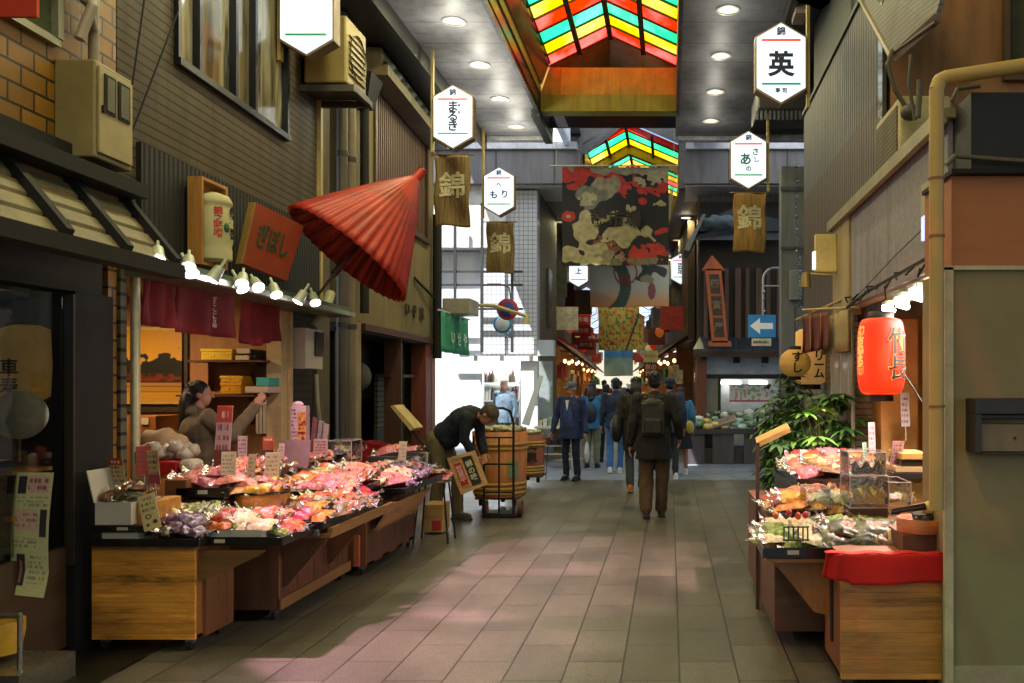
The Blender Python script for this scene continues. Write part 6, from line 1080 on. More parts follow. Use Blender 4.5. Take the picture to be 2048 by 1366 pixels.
def acc(T, mb, name, m, vox=.01, fold=0, label=None):
    o = fuse(mb, name, m, T, vox, 3, fold); 
    if label: o['label'] = label
    return o
def carried(T, mb, name, m, label, cat, vox=.01, fold=0):
    """a thing held or worn that is its own top-level object, placed in the person's frame"""
    o = fuse(mb, name, m, None, vox, 3, fold); M = Matrix.Translation(T.location)@Matrix.Rotation(T.rotation_euler[2], 4, 'Z')@Matrix.Diagonal((*T.scale, 1)); o.data.transform(M)
    a = np.zeros(len(o.data.vertices)*3); o.data.vertices.foreach_get('co', a); a = a.reshape(-1, 3); og = Vector((a[:, 0].mean(), a[:, 1].mean(), a[:, 2].min())); o.data.transform(Matrix.Translation(-og)); o.location = og
    tag(o, label, cat); return o
# walking man in the centre
T, J = person('person in a long black coat and baggy brown trousers walking away with a backpack', at(1308, 10.15), 183, 1.64, dict(anL=(.09, .1, .1), anR=(-.09, -.08, .08), knL=(.09, .0, .5), wrL=(.27, -.02, .84), wrR=(-.3, -.08, .92), elR=(-.28, .06, 1.12)), top='#15140f', bottom='#4a3a20', hair='#0e0c0a', hem=.68, legw=1.25, bulk=1.14, shoe='#2a1c18')
b = MB(); b.box(-.11, .15, .13, .25, .98, 1.32); b.ell((.02, .19, 1.32), (.13, .07, .06)); b.box(-.07, .11, .24, .3, .99, 1.14); b.ell((.02, .2, .98), (.12, .06, .04)); cap(b, (.02, .19, 1.37), (.02, .15, 1.42), .012, .012); cap(b, (-.08, .12, 1.38), (-.1, -.06, 1.42), .018, .018); cap(b, (.1, .12, 1.38), (.12, -.06, 1.42), .018, .018)
carried(T, b, 'backpack', mat('#1c1b12', .6, var=.5), 'small black backpack on the back of the person in the black coat', 'backpack', .008, .006)
# woman with shoulder bag
T, J = person('person in a dark olive coat and tan boots carrying a big dark shoulder bag', at(1272, 12.5), 178, 1.6, dict(anL=(.08, .05, .1), anR=(-.08, -.06, .08)), top='#1e1d14', bottom='#3c4648', hair='#17110c', hem=.62, hairlong=.12, bulk=1.05, shoe='#a86a30')
b = MB(); b.ell((.28, .06, .93), (.09, .17, .2)); cap(b, (.25, .1, 1.05), (.18, .05, 1.42), .016, .016); cap(b, (.25, -.05, 1.05), (.18, -.02, 1.42), .016, .016)
carried(T, b, 'shoulder_bag', mat('#1c1b18', .6, var=.4), 'large soft dark bag hanging from the shoulder of the person in tan boots', 'bag', .01, .01)
# elderly man with a cane
T, J = person('elderly person in a navy suit and grey cap with a cane and white bag', at(1142, 14.1), -18, 1.53, dict(wrR=(-.3, -.12, .83), elR=(-.27, .0, 1.1), wrL=(.3, -.06, .82)), top='#1a2a54', bottom='#141d38', hair='#8a8a88', hat='#4c5560', hem=.72, bulk=1.1, shoe='#0c0c10', headturn=-25, headtilt=14)
m = MB(); m.ell((0, -.1, 1.1), (.1, .07, .26)); acc(T, m, 'vest', cloth('#2c4484'), .01, .005); m = MB(); m.prism([(-.03, -.165, 1.38), (.03, -.165, 1.38), (0, -.175, 1.2)], (0, .02, 0)); q = m.build('shirt_collar', mat('#d0d4dc', .8), None, origin=(0, 0, 0)); q.parent = T
m = MB(); cap(m, (-.33, -.2, .72), (-.36, -.24, .02), .009, .008); cap(m, (-.33, -.2, .74), (-.33, -.12, .76), .011, .011); carried(T, m, 'walking_cane', mat('#241a14', .4), 'thin dark walking cane held by the elderly person in the navy suit', 'cane', .006)
m = MB(); m.ell((.32, -.06, .5), (.035, .09, .19)); cap(m, (.32, -.06, .62), (.32, -.05, .74), .012, .01); carried(T, m, 'shopping_bag', mat('#c8ccd4', .4, var=.12), 'white plastic shopping bag hanging from the hand of the elderly person', 'bag', .009, .01)
# people by the crossing
T, J = person('person with long dark hair in a blue shirt and pale trousers seen from behind', at(1184, 16.2), 172, 1.52, None, top='#2d6ea4', bottom='#6f7a6a', hair='#1e1a24', hairlong=.2, near=False, legw=1.15)
b = MB(); b.ell((0, .16, 1.08), (.14, .09, .2)); carried(T, b, 'backpack', mat('#1a2440', .6), 'navy backpack worn over the blue shirt', 'backpack', .012, .005)
T, J = person('person in a dark jacket with blue jeans and white shoes walking away', at(1231, 15.2), 184, 1.6, dict(anL=(.1, .08, .1), anR=(-.08, -.05, .08)), top='#1c2c4c', bottom='#3a6ab4', hair='#12141c', near=False, shoe='#c8d0dc', hem=.82)
T, J = person('person in black clothes between the blue shirt and the dark jacket', at(1212, 17.4), 178, 1.5, None, top='#14161c', bottom='#12141a', hair='#2a1e18', near=False)
T, J = person('person in a dark cap just right of the black coat, mostly hidden', at(1339, 14.3), 178, 1.6, None, top='#20304c', bottom='#2a3040', hair='#10141c', hat='#1c2a44', near=False, shoe='#d0d4dc')
T, J = person('person with a ponytail in a denim jacket and black skirt with white socks', at(1361, 15.0), 182, 1.45, None, top='#3a6a9c', hair='#14121a', hairlong=.14, near=False, skirt='#14161c', shoe='#d4d8e0', hem=.9)
b = MB(); b.ell((-.17, .13, .92), (.09, .07, .13)); cap(b, (-.17, .1, 1.0), (.1, .1, 1.36), .012, .012); carried(T, b, 'yellow_bag', mat('#b8a04c', .7), 'small yellow bag slung at the hip of the person in denim', 'bag', .01)
# bending man with a boxed sign
T, J = person('person in a dark blue jacket and beige trousers bending over with a wooden box sign', at(893, 9.9), 78, 1.64, dict(hipL=(.1, .1, .88), hipR=(-.1, .1, .88), anL=(.11, -.08, .08), knL=(.12, -.08, .5), anR=(-.11, .1, .08), knR=(-.11, .02, .5),
    belly=(0, -.02, 1.0), chest=(0, -.2, 1.13), neck=(0, -.38, 1.2), head=(0, -.5, 1.19), shL=(.16, -.32, 1.17), shR=(-.16, -.32, 1.17), elL=(.17, -.34, .92), elR=(-.18, -.3, .93), wrL=(.1, -.4, .76), wrR=(-.1, -.38, .74)), top='#141a26', bottom='#5f5438', hair='#3c372c', hat='#4a4636', lean=58, shoe='#3c3428', legw=1.15, bulk=1.05, headtilt=5)
# vendor in the open shop
T, J = person('white haired vendor in a grey blue jacket behind the crossing stall', at(1008, 17.7), -12, 1.6, None, top='#5f7486', bottom='#3a3e44', hair='#c8c8c4', near=False, skin=SKIN2)
# woman reaching in the pickle shop
D = 7.3
T, J = person('shop worker with a long dark ponytail in a beige sweatshirt reaching up to the shelf', at(398, D), 128, 1.52, dict(wrR=(-.22, -.42, 1.47), elR=(-.27, -.22, 1.2), shR=(-.18, -.04, 1.36), wrL=(.2, -.2, 1.0), elL=(.26, .05, 1.08)), top='#6c5f48', bottom='#1c1c26', hair='#1c120e', hairlong=.3, hood='#75674e', bulk=1.12, skin=SKIN2, headturn=-15)
# a few walkers far down the arcade
for i, (u, v, rz, lab, tp, bt_) in enumerate(((-.4, 9, 180, 'far person in a brown jacket in the middle of the arcade', '#5a4a3a', '#2a2a34'), (.5, 11, 175, 'far person in a black jacket on the right of the arcade', '#1c1c20', '#3a4450'), (.1, 16, 182, 'farthest person in a grey coat down the arcade', '#6a6c70', '#2a2c30'), (-.9, 13, 190, 'far person in a red jacket near the left shops', '#7a2c28', '#22242c'))):
    person(lab, FS(u, v), rz, 1.62, None, top=tp, bottom=bt_, near=False)
# ================================================================== stalls: carts, trays, packed goods
CW = wood('#d08c30', 'x', 2.6, kind='Object', var=.7, strips=.058); CWD = wood('#6b4022', 'z', 2.5, var=.4); CWL = wood('#7a5630', 'y', 2.5, var=.35); TB = mat('#0f0d0d', .3, var=.3, bump=.05, coat=.3); TR = mat('#6e0f0e', .35, var=.2, bump=.05, coat=.3); WHT = mat('#b9b4a8', .6, var=.08); TAGM = mat('#b8aa9c', .6, var=.05, bump=0)
def wheels(T, x0, x1, y0, y1, r=.03):
    for x in (x0+.05, x1-.05):
        for y in (y0+.05, y1-.05):
            m = MB(); m.cone((x-.012, y, r), (x+.012, y, r), r, n=14); w = m.build('wheel', mat('#1a1816', .5), T); m = MB(); m.box(x-.02, x+.02, y-.02, y+.02, r+.012, 2*r+.01); m.build('fork', mat('#8a8a86', .35, .8), w)
def cart(name, lab, x0, x1, y0, y1, z1, front, side, z0=.07, planks=None):
    T = thing(name, lab, 'cart', ((x0+x1)/2, (y0+y1)/2, 0), 'wheeled display carts')
    m = MB(); m.box(x0, x1, y0, y0+.02, z0, z1); m.build('front_panel', front, T, bev=.003)
    n = planks or 1; w = (y1-y0-.021)/n
    for s in (x0, x1-.02):
        m = MB()
        for i in range(n): m.box(s+(.003 if i % 2 else 0), s+.02-(.003 if i % 2 else 0), y0+.021+w*i, y0+.021+w*(i+1)-.004*(n > 1), z0, z1)
        m.build('side_panel', side, T, bev=.002)
    m = MB(); m.box(x0+.001, x1-.001, y0+.0, y1, z1+.001, z1+.02); m.box(x0, x1, y1-.02, y1-.001, z0, z1); m.box(x0, x1, y0+.022, y1-.022, z0, z0+.02); m.build('carcass', side, T); wheels(T, x0, x1, y0, y1); return T
def flap(T, pts, m=None, th=(0, .018, 0)):
    b = MB(); b.prism(pts, th); return b.build('flap_bracket', m or CWL, T)
A = cart('display_cart', 'low honey coloured wooden cart with casters nearest the left corner', X(183, 5.04), X(390, 5.04), 5.04, 5.46, .575, CW, wood('#8a5828', 'z', 2.5))
m = MB(); m.box(X(392, 5.1), X(392, 5.1)+.05, 5.12, 5.44, .07, .44); m.build('side_cupboard', wood('#6a4224', 'z', 2.5), A, bev=.003)
flap(A, [(X(392, 5.1), 5.08, .56), (X(392, 5.1)+.40, 5.08, .56), (X(392, 5.1)+.36, 5.08, .53), (X(392, 5.1)+.12, 5.08, .42), (X(392, 5.1), 5.08, .38)], wood('#6b4a24', 'x'))
B = cart('display_cart', 'long dark brown plank sided cart in the middle of the pickle stall', -3.25, X(558, 5.7), 5.7, 6.95, .57, CWD, wood('#5c3420', 'z', 2.5), planks=9)
m = MB(); m.box(X(558, 5.7)-.01, X(558, 5.7)+.012, 5.7, 6.95, .07, .14); m.box(X(558, 5.7)+.013, X(558, 5.7)+.36, 5.62, 5.64, .54, .57); m.box(X(558, 5.7)+.33, X(558, 5.7)+.36, 5.641, 6.9, .54, .6); m.build('rail', CWL, B)
for y in (5.75, 6.5): flap(B, [(-2.47, y, .54), (-2.2, y, .54), (-2.2, y, .5), (-2.44, y, .22), (-2.47, y, .2)], CWD)
m = MB(); m.box(-2.45, -2.41, 6.97, 7.0, .09, .33); m.build('support_block', mat('#a85a30', .6), label='small orange brown wooden block standing between the two plank carts', cat='block')
C_ = cart('display_cart', 'dark brown cart with a light folding side board, farthest in the pickle stall', -3.25, -2.38, 7.05, 8.4, .58, CWD, wood('#4f2c1c', 'z', 2.5), planks=7)
m = MB(); m.hexa([(-2.33, 7.1, .36), (-2.31, 7.1, .36), (-2.31, 8.2, .36), (-2.33, 8.2, .36), (-2.2, 7.1, .56), (-2.18, 7.1, .56), (-2.18, 8.2, .56), (-2.2, 8.2, .56)]); m.build('folding_board', wood('#a87a4c', 'y', 2.5), C_)
m = MB(); m.box(-2.34, -2.31, 7.08, 8.22, .345, .36); m.build('ledge', CWL, C_)
E_ = cart('display_cart', 'wooden cart with an orange brown front at the near right under a red cloth', X(1682, 4.42), X(1885, 4.42), 4.42, 4.9, .64, wood('#bc7834', 'x', 2.4, var=.55, strips=.066), wood('#7e4c22', 'z', 2.5), z0=.05)
m = MB(); m.box(X(1682, 4.42)-.012, X(1682, 4.42)-.001, 4.62, 4.66, .18, .55); m.build('hand_slot', BLK, E_)
flap(E_, [(.84, 4.75, .6), (.5, 4.75, .6), (.6, 4.75, .5), (.76, 4.75, .3), (.84, 4.75, .28)], wood('#8a5a2c', 'z')); m = MB(); m.box(.5, .84, 4.7, 4.73, .57, .59); m.build('rail', mat('#b07a34', .5), E_)
m = MB(); x0, x1 = X(1654, 4.38), X(1889, 4.38)
m.surf(lambda u, v: (x0+(x1-x0)*u-.02*v*(u < .15), 4.395+.012*math.sin(u*9)*v+(.03*math.sin(u*40)*(1-u*6)*(u < .166)), .672-(.135+.006*math.sin(u*5)+(.012 if u > .2 else -.02*(1-u*5)))*v), 60, 8)
m.surf(lambda u, v: (x0+(x1-x0)*u, 4.395+.07*v, .673+.004*math.sin(u*20)), 20, 4); m.build('red_cloth', mat('#c01408', .85, var=.15, scale=4, bump=.3), label='bright red cloth draped over the near edge of the right cart', cat='cloth', solid=.004)
def tray(lab, x0, x1, y0, y1, z, h=.045, outer=None, inner=None, tagpos=.5, grp='lacquer display trays'):
    T = thing('display_tray', lab, 'tray', ((x0+x1)/2, (y0+y1)/2, z), grp); t = .012; m = MB(); e = .02
    for a, b, c, d in ((x0, x1, y0, y0+t), (x0, x1, y1-t, y1), (x0, x0+t, y0+t, y1-t), (x1-t, x1, y0+t, y1-t)): m.box(a, b, c, d, z, z+h)
    m.box(x0+t, x1-t, y0+t, y1-t, z, z+.008); m.build('shell', outer or TB, T, bev=.003)
    m = MB(); m.box(x0+t+.001, x1-t-.001, y0+t+.001, y1-t-.001, z+.009, z+.014); m.box(x0+t, x0+t+.003, y0+t+.001, y1-t-.001, z+.014, z+h+.004); m.box(x0+t, x1-t, y1-t-.003, y1-t-.001, z+.014, z+h+.004); m.build('lining', inner or TR, T)
    if tagpos is not None: m = MB(); xx = x0+(x1-x0)*tagpos; m.box(xx-.03, xx+.03, y0-.004, y0-.0005, z+h*.35, z+h*.75); m.build('label_holder', TAGM, T)
    return T
# packed goods -------------------------------------------------------------
def packet(seed, L=.17, Wd=.115, H=.03, kind='pillow'):
    rg = random.Random(seed); m = MB(); n1, n2 = 14, 10; ph = rg.random()*9
    def prof(u, v):
        a = max(0, 1-abs(2*u-1)**2.6); b = max(0, 1-abs(2*v-1)**2.2); return (a*b)**.5
    for sgn in (1, -1):
        def fn(u, v):
            hgt = prof(u, v)*H*(.75+.5*mnoise.noise(Vector((u*3+ph, v*3, seed)))+.35*mnoise.noise(Vector((u*8+ph, v*8, seed)))); 
            if sgn < 0: hgt = -.2*prof(u, v)*H
            x = (u-.5)*L*(1-.05*math.sin(v*6+ph)); y = (v-.5)*Wd*(1+.08*math.sin(u*5+ph)); return (x, y, hgt+H*.25)
        m.surf(fn, n1, n2, 0)
    if seed % 7 == 1 or seed % 3 == 0:   # paper label stuck on top
        for q in range(n2):
            for p in range(n1):
                if 5 <= p <= 8 and 3 <= q <= 6: m.m[q*n1+p] = 2
    # crimped film ends
    for e in (-1, 1):
        def fe(u, v):
            x = e*(L*.5+(.035+.012*math.sin(v*9+ph))*u-.004); return (x, (v-.5)*Wd*(1+.25*u), H*.25+.016*u*math.sin(v*17+ph+e)+.02*u*rg.uniform(.2, .8))
        m.surf(fe, 2, 12, 1)
    return m
FILM = clear('#ffffff', .16, .2)
kinds = {'pink': ('#7a2a2c', '#b85a58', '#d09088'), 'red': ('#4c0c06', '#98200f', '#bc4a34'), 'orange': ('#8a3408', '#c0641a', '#d89048'), 'purple': ('#160c1c', '#3c2240', '#8a6a8c'), 'dark': ('#0a0c06', '#22260f', '#5c6040'), 'green': ('#263a0e', '#587022', '#98a05a'), 'white': ('#8a7a5c', '#b4a884', '#cfc8a8'), 'brown': ('#26140a', '#5c3a1c', '#94703c'), 'yellow': ('#a06c08', '#c8941c', '#d8b44c')}
PK = {}
def proto(kind, v):
    if (kind, v) not in PK:
        o = packet(v*7+len(kind), .17+.02*(v % 2), .11+.015*(v % 3), .034+.008*(v % 2)).build('food_packet', [food(kinds[kind], 55), FILM, mat(('#cfc6b4', '#c9b088', '#c46a50')[v], .5, var=.35, scale=60)], cat='food packet', group='x', origin=(0, 0, 0)); PK[(kind, v)] = [o, False]
    return PK[(kind, v)]
def place(kind, v, pos, rot, lab, grp, sc=1):
    p = proto(kind, v)
    if not p[1]: o = p[0]; p[1] = True; o.location = pos; o.rotation_euler = rot; o['label'] = lab; o['group'] = grp
    else: o = clone(p[0], pos, label=lab, group=grp, rot=rot)
    o.scale = (sc,)*3; return o
cn = {'pink': 'pink pickle', 'red': 'red pickle', 'orange': 'orange pickle', 'purple': 'purple aubergine', 'dark': 'dark greens', 'green': 'green vegetable', 'white': 'white radish', 'brown': 'brown pickle', 'yellow': 'yellow pickle'}
NUM = ['one', 'two', 'three', 'four', 'five', 'six', 'seven', 'eight', 'nine']
def heap(x0, x1, y0, y1, z, nx, ny, layers, mix_, where, seed=1, slope=.25, rise=.0, sc=1, yawc=0):
    rg = random.Random(seed)
    for l in range(layers):
        for i in range(nx-l):
            for j in range(ny-l):
                k = rg.choice(mix_); x = x0+(x1-x0)*(i+.5+l*.5)/nx+rg.uniform(-.02, .02); y = y0+(y1-y0)*(j+.5+l*.5)/ny+rg.uniform(-.02, .02)
                place(k, rg.randrange(3), (x, y, z+.016+l*.038+rise*(j+.5)/ny+rg.uniform(0, .012)), (slope+rg.uniform(-.25, .25), rg.uniform(-.3, .3), yawc+rg.uniform(-.5, .5)), '%s packet, row %s, place %s, %s%s' % (cn[k], NUM[j], NUM[i], ('bottom ', 'second ', 'top ')[l]+'layer of ' if layers > 1 else 'in ', where), 'packets heaped in '+where, sc*rg.uniform(1.0, 1.25))
def card(pos, w, h, c, lab, rz=0, tilt=-12, stick=True, seed=0, ink='#6a4a4c', head=None, foot=None):
    T = thing('price_card', lab, 'price card', pos, 'cards standing in the goods'); pt = Paint(26, 40, c); pt.scribble(.12, .88, .1, .92, 5, ink, seed+3, .75)
    if head: pt.rect(0, 1, 0, .28, head); pt.scribble(.15, .85, .05, .25, 1, '#d8c8b8', seed)
    if foot: pt.rect(0, 1, .7, 1, foot)
    Mr = Matrix.Translation(Vector(pos))@Matrix.Rotation(R(rz), 4, 'Z')@Matrix.Rotation(R(tilt), 4, 'X')
    pt.mesh(lambda u, v: Mr@Vector(((u-.5)*w, .004*math.sin(u*3), h*(1-v)+.04)), 'card', T, thick=.002, m=attr_mat(.45))
    if stick: m = MB(); m.cone(Mr@Vector((0, .004, -.06)), Mr@Vector((0, .004, .05)), .003, n=5); m.build('stick', WHT, T)
# --- cart A goods
ax0, ax1 = X(185, 5.0), X(398, 5.0)
tray('wide black and red tray on top of the honey coloured cart', ax0, ax1, 5.0, 5.45, .597, .045, tagpos=None)
carton_ = lambda *a, **k: None
def box(x0, x1, y0, y1, z0, z1, c, lab, name='carton', cat='box', bev=.004): m = MB(); m.box(x0, x1, y0, y1, z0, z1); return m.build(name, c if not isinstance(c, str) else mat(c, .65, var=.08), label=lab, cat=cat, bev=bev)
box(X(195, 4.98), X(268, 4.98), 5.015, 5.2, .612, .675, '#b8ac98', 'flat white carton lying in the wide tray on the honey coloured cart')
tray('small black tray with a white tag under the open white box', X(183, 5.0), X(300, 5.0), 4.99, 5.4, .678, .04, tagpos=.55)
T = thing('open_white_box', 'open white cardboard box of dark wrapped sweets at the left end of the stall', 'box', (X(226, 5.05), 5.1, .72)); bx0, bx1 = X(190, 5.0), X(262, 5.0)
m = MB(); m.box(bx0, bx1, 5.0, 5.008, .72, .845); m.box(bx0, bx0+.006, 5.008, 5.3, .72, .845); m.box(bx1-.006, bx1, 5.008, 5.3, .72, .845); m.box(bx0, bx1, 5.292, 5.3, .72, .845); m.box(bx0+.006, bx1-.006, 5.008, 5.292, .72, .73); m.build('shell', mat('#b9b2a2', .6, var=.05), T)
m = MB(); m.hexa([(bx0-.008, 5.0, .84), (bx0-.002, 5.0, .84), (bx0-.002, 5.28, .84), (bx0-.008, 5.28, .84), (bx0-.05, 5.0, 1.02), (bx0-.044, 5.0, 1.02), (bx0-.044, 5.28, 1.02), (bx0-.05, 5.28, 1.02)]); m.build('lid', mat('#b9b2a2', .6, var=.05), T)
heap(bx0+.02, bx1-.02, 5.03, 5.27, .84, 3, 3, 2, ['dark', 'dark', 'brown'], 'the open white box', 5, sc=.55)
box(bx1+.004, bx1+.09, 5.05, 5.35, .7, .84, mat('#b07a34', .6, var=.7, scale=9), 'colourful printed carton beside the open white box')
card((bx0+.02, 5.2, .88), .11, .16, '#b5a470', 'tall cream and red card leaning in the open white box', -20, 10, seed=3, head='#a83a1a'); card((bx0+.11, 5.28, .92), .08, .18, '#a8443a', 'narrow red card at the back of the open white box', 20, 5, seed=5); card((bx0+.2, 5.24, .88), .07, .2, '#b89a6a', 'narrow cream and red card right of the open white box', -5, 8, seed=8, foot='#9a3a50')
card((X(275, 5.3), 5.35, .8), .09, .26, '#9a8a60', 'tall green headed card standing behind the open white box', 5, 0, seed=9, head='#2a6a3a'); 
T = thing('price_card', 'large cream handwritten price card leaning in front of the aubergine packets', 'price card', (X(300, 4.97), 4.97, .72), 'cards standing in the goods'); pt = Paint(40, 80, '#b8a878'); pt.scribble(.15, .85, .05, .5, 3, '#5a5038', 2, .9); pt.ell(.4, .62, .18, .14, '#3a3426'); pt.ell(.4, .62, .1, .08, '#b8a878'); pt.ell(.72, .8, .14, .12, '#3a3426'); pt.ell(.28, .85, .1, .1, '#4a4434')
Mr = Matrix.Translation((X(306, 4.97), 4.97, .70))@Matrix.Rotation(R(-18), 4, 'Y')@Matrix.Rotation(R(-10), 4, 'X'); pt.mesh(lambda u, v: Mr@Vector(((u-.5)*.1, 0, .2*(1-v))), 'card', T, thick=.002, m=attr_mat(.5))
heap(X(300, 5.05), X(395, 5.05), 5.02, 5.4, .645, 3, 3, 2, ['purple', 'dark', 'purple'], 'the nearest wide tray', 7, sc=.95)
heap(X(315, 5.3), X(380, 5.3), 5.35, 5.55, .70, 2, 2, 1, ['green', 'yellow'], 'the back of the wide tray', 9, sc=.9)
# second tray over the gap
tray('black and red tray with a white tag right of the honey coloured cart', X(395, 5.15), X(572, 5.15), 5.1, 5.6, .585, .05, tagpos=.3)
T = thing('white_carton_tray', 'low white open carton filled with mixed packets on the right tray', 'box', (X(460, 5.1), 5.2, .62)); wx0, wx1 = X(402, 5.1), X(520, 5.1)
m = MB(); m.box(wx0, wx1, 5.11, 5.118, .60, .675); m.box(wx1-.006, wx1, 5.118, 5.42, .60, .675); m.box(wx0, wx0+.006, 5.118, 5.42, .60, .675); m.box(wx0, wx1, 5.42, 5.426, .60, .675); m.build('shell', mat('#a8a296', .6, var=.05), T)
heap(wx0+.02, wx1-.02, 5.14, 5.42, .655, 3, 3, 2, ['red', 'green', 'white', 'orange'], 'the low white carton', 12, sc=.9, slope=.4); heap(wx1+.02, X(565, 5.2), 5.15, 5.5, .62, 1, 3, 1, ['red', 'green'], 'the second tray right end', 13, sc=.7)
heap(X(400, 5.5), X(560, 5.5), 5.48, 5.7, .66, 4, 2, 1, ['green', 'white', 'pink'], 'the second tray back edge', 14, sc=.9)
# --- middle: inner tiers
box(-3.28, -2.52, 5.72, 6.95, .592, .66, TB, 'long black riser board on the middle cart', 'riser', 'riser')
box(X(372, 5.72), X(462, 5.72), 5.7, 6.0, .662, .77, wood('#5e321a', 'x'), 'dark wooden crate under the inner black tray', 'wooden_crate', 'crate'); box(X(318, 5.6), X(362, 5.6), 5.66, 6.1, .8, .9, '#6e4426', 'brown wooden block below the red plastic tub', 'wooden_block', 'box'); box(X(318, 5.75), X(365, 5.75), 5.75, 6.1, .6, .79, wood('#8a7448', 'x'), 'pale wooden crate in shadow left of the middle cart', 'wooden_crate', 'crate')
tray('black tray with a white tag holding pink packets on the inner tier', X(358, 5.7), X(466, 5.7), 5.66, 6.4, .79, .06, tagpos=.5)
heap(X(362, 5.75), X(468, 5.75), 5.72, 6.4, .85, 3, 5, 2, ['pink', 'pink', 'red', 'orange'], 'the inner black tray', 21, rise=.04)
T = thing('round_wooden_tub', 'round pale wooden tub with a black rim heaped with orange pickle packets', 'tub', (X(520, 5.8), 5.82, .66)); tx, ty, tr_ = X(520, 5.8), 5.84, .165
m = MB(); m.lathe([(tr_, 0), (tr_+.002, .1), (tr_-.012, .1), (tr_-.012, .012), (.001, .012)], (tx, ty, .70), 36); m.build('staves', wood('#b06a28', 'x', 2.5), T)
m = MB(); m.lathe([(tr_+.004, .1), (tr_+.006, .115), (tr_-.014, .115), (tr_-.014, .1)], (tx, ty, .70), 36, caps=False); m.build('black_rim', TB, T); m = MB(); m.lathe([(tr_+.01, 0), (tr_+.01, .02), (.01, .02)], (tx, ty, .675), 36); m.build('base_ring', TB, T)
heap(tx-.14, tx+.14, ty-.14, ty+.16, .80, 3, 3, 2, ['orange', 'orange', 'yellow', 'pink'], 'the round wooden tub', 23, sc=.8)
box(X(470, 5.7), X(566, 5.7), 5.69, 5.98, .6621, .674, TB, 'black board under the round wooden tub', 'riser', 'riser')
tray('large dark tray of red pickle packets leaning toward the street', -2.62, X(648, 5.6), 5.58, 6.75, .60, .05, tagpos=None)
m = MB(); m.box(X(574, 5.58), X(640, 5.58), 5.55, 5.575, .565, .6); m.build('ledge_strip', mat('#55524e', .4), B)
heap(-2.58, X(646, 5.6)+.02, 5.62, 6.7, .64, 3, 7, 2, ['red', 'red', 'brown', 'orange', 'red'], 'the large dark street side tray', 31, slope=.3)
tray('middle black tray of pink and orange packets on the upper tier', -2.8, -2.3, 6.4, 7.15, .69, .05, tagpos=None)
heap(-2.8, -2.28, 6.45, 7.2, .73, 4, 5, 2, ['orange', 'pink', 'yellow', 'pink', 'white'], 'the middle upper tray', 33, rise=.05)
tray('long tray of purple aubergine packets at the far end of the stall', -2.78, -2.12, 7.2, 8.4, .62, .05, tagpos=None)
heap(-2.76, -2.14, 7.22, 8.4, .67, 4, 7, 3, ['purple', 'purple', 'purple', 'pink', 'white'], 'the long aubergine tray', 35, rise=.03)
tray('inner tray of pink packets along the shop front', -3.3, -2.82, 6.45, 8.2, .80, .05, tagpos=None)
heap(-3.28, -2.8, 6.5, 8.2, .85, 3, 8, 1, ['pink', 'pink', 'white', 'purple'], 'the inner shop front tray', 37, rise=.05)
T = thing('red_plastic_tub', 'red plastic tub full of crumpled white bags behind the price cards', 'tub', (X(345, 6.0), 6.0, .98)); m = MB(); m.box(X(304, 5.9), X(362, 5.9), 5.85, 6.1, .905, 1.0); m.build('shell', mat('#a81c1c', .4), T, bev=.01)
m = MB(); rg = random.Random(3)
for i in range(14): m.ell((X(300+6*i % 84+2, 6), 5.93+.12*rg.random(), 1.03+.06*rg.random()), (.05, .05, .045), 10, 7, fn=lambda p: 1+.3*math.sin(8*p.x+i)*math.cos(9*p.z+i))
m.build('crumpled_bag', mat('#a89e8c', .35, var=.3, bump=.8), label='pile of crumpled white plastic bags in the red tub', cat='bags'); m = MB(); m.ell((X(340, 6.4), 6.3, 1.1), (.16, .1, .09), 16, 10, fn=lambda p: 1+.15*math.sin(8*p.x)); m.build('paper_bundle', mat('#b09468', .7, bump=.6), label='tan paper bundle behind the crumpled bags', cat='bundle')
m = MB(); m.box(X(362, 5.9), X(395, 5.9), 5.85, 6.0, .93, 1.01); m.build('white_roll', mat('#b8ae9a', .6), label='white paper roll lying beside the red tub', cat='roll', bev=.03)
m = MB(); m.box(-3.32, -2.85, 5.8, 6.42, .1, .589); m.build('storage_box', mat('#3a2618', .7), label='dark box filling the space behind the honey coloured cart', cat='box')
# cards in the pickle stall
cs = [(441, 6.0, .90, .12, .42, '#b99a9c', 'tallest pale vertical card standing before the shop worker', '#b0463c', '#6e3a34'), (456, 5.75, .88, .09, .15, '#b8a488', 'cream card at the left of the pink packets', None, None), (500, 5.8, .85, .07, .16, '#b0a080', 'tilted cream card over the round tub', None, None), (543, 5.95, .84, .09, .17, '#b4a084', 'wide cream card right of the round tub', None, None), (535, 6.5, .95, .08, .13, '#a8381c', 'orange red card standing in the middle of the stall', '#c04a20', '#4a2824'), (484, 6.3, .93, .06, .17, '#b8a0a8', 'narrow lilac card behind the pink packets', None, None), (560, 6.4, .9, .05, .14, '#b8a498', 'narrow cream card next to the orange red card', None, None), (697, 6.9, .68, .08, .14, '#9a9468', 'greenish card leaning in front of the aubergine tray', None, None), (803, 7.9, .76, .08, .2, '#a89c80', 'pale card at the far right of the aubergine tray', None, None), (848, 8.5, .68, .07, .14, '#a8a884', 'small pale card on the stool with orange goods', None, None), (470, 6.1, .82, .08, .1, '#b89890', 'short pink card on the inner tray', None, None)]
for i, (px, D, z, w, h, c, lab, hd_, ft) in enumerate(cs): card((X(px, D), D, z), w, h, c, lab, (-12, 10, -25, 8, 5, 15, -20, -15, -20, 5, 12)[i], -6, seed=i*5, head=hd_, foot=ft, ink='#7a4a58' if i in (0, 5, 10) else '#7a6a5a')
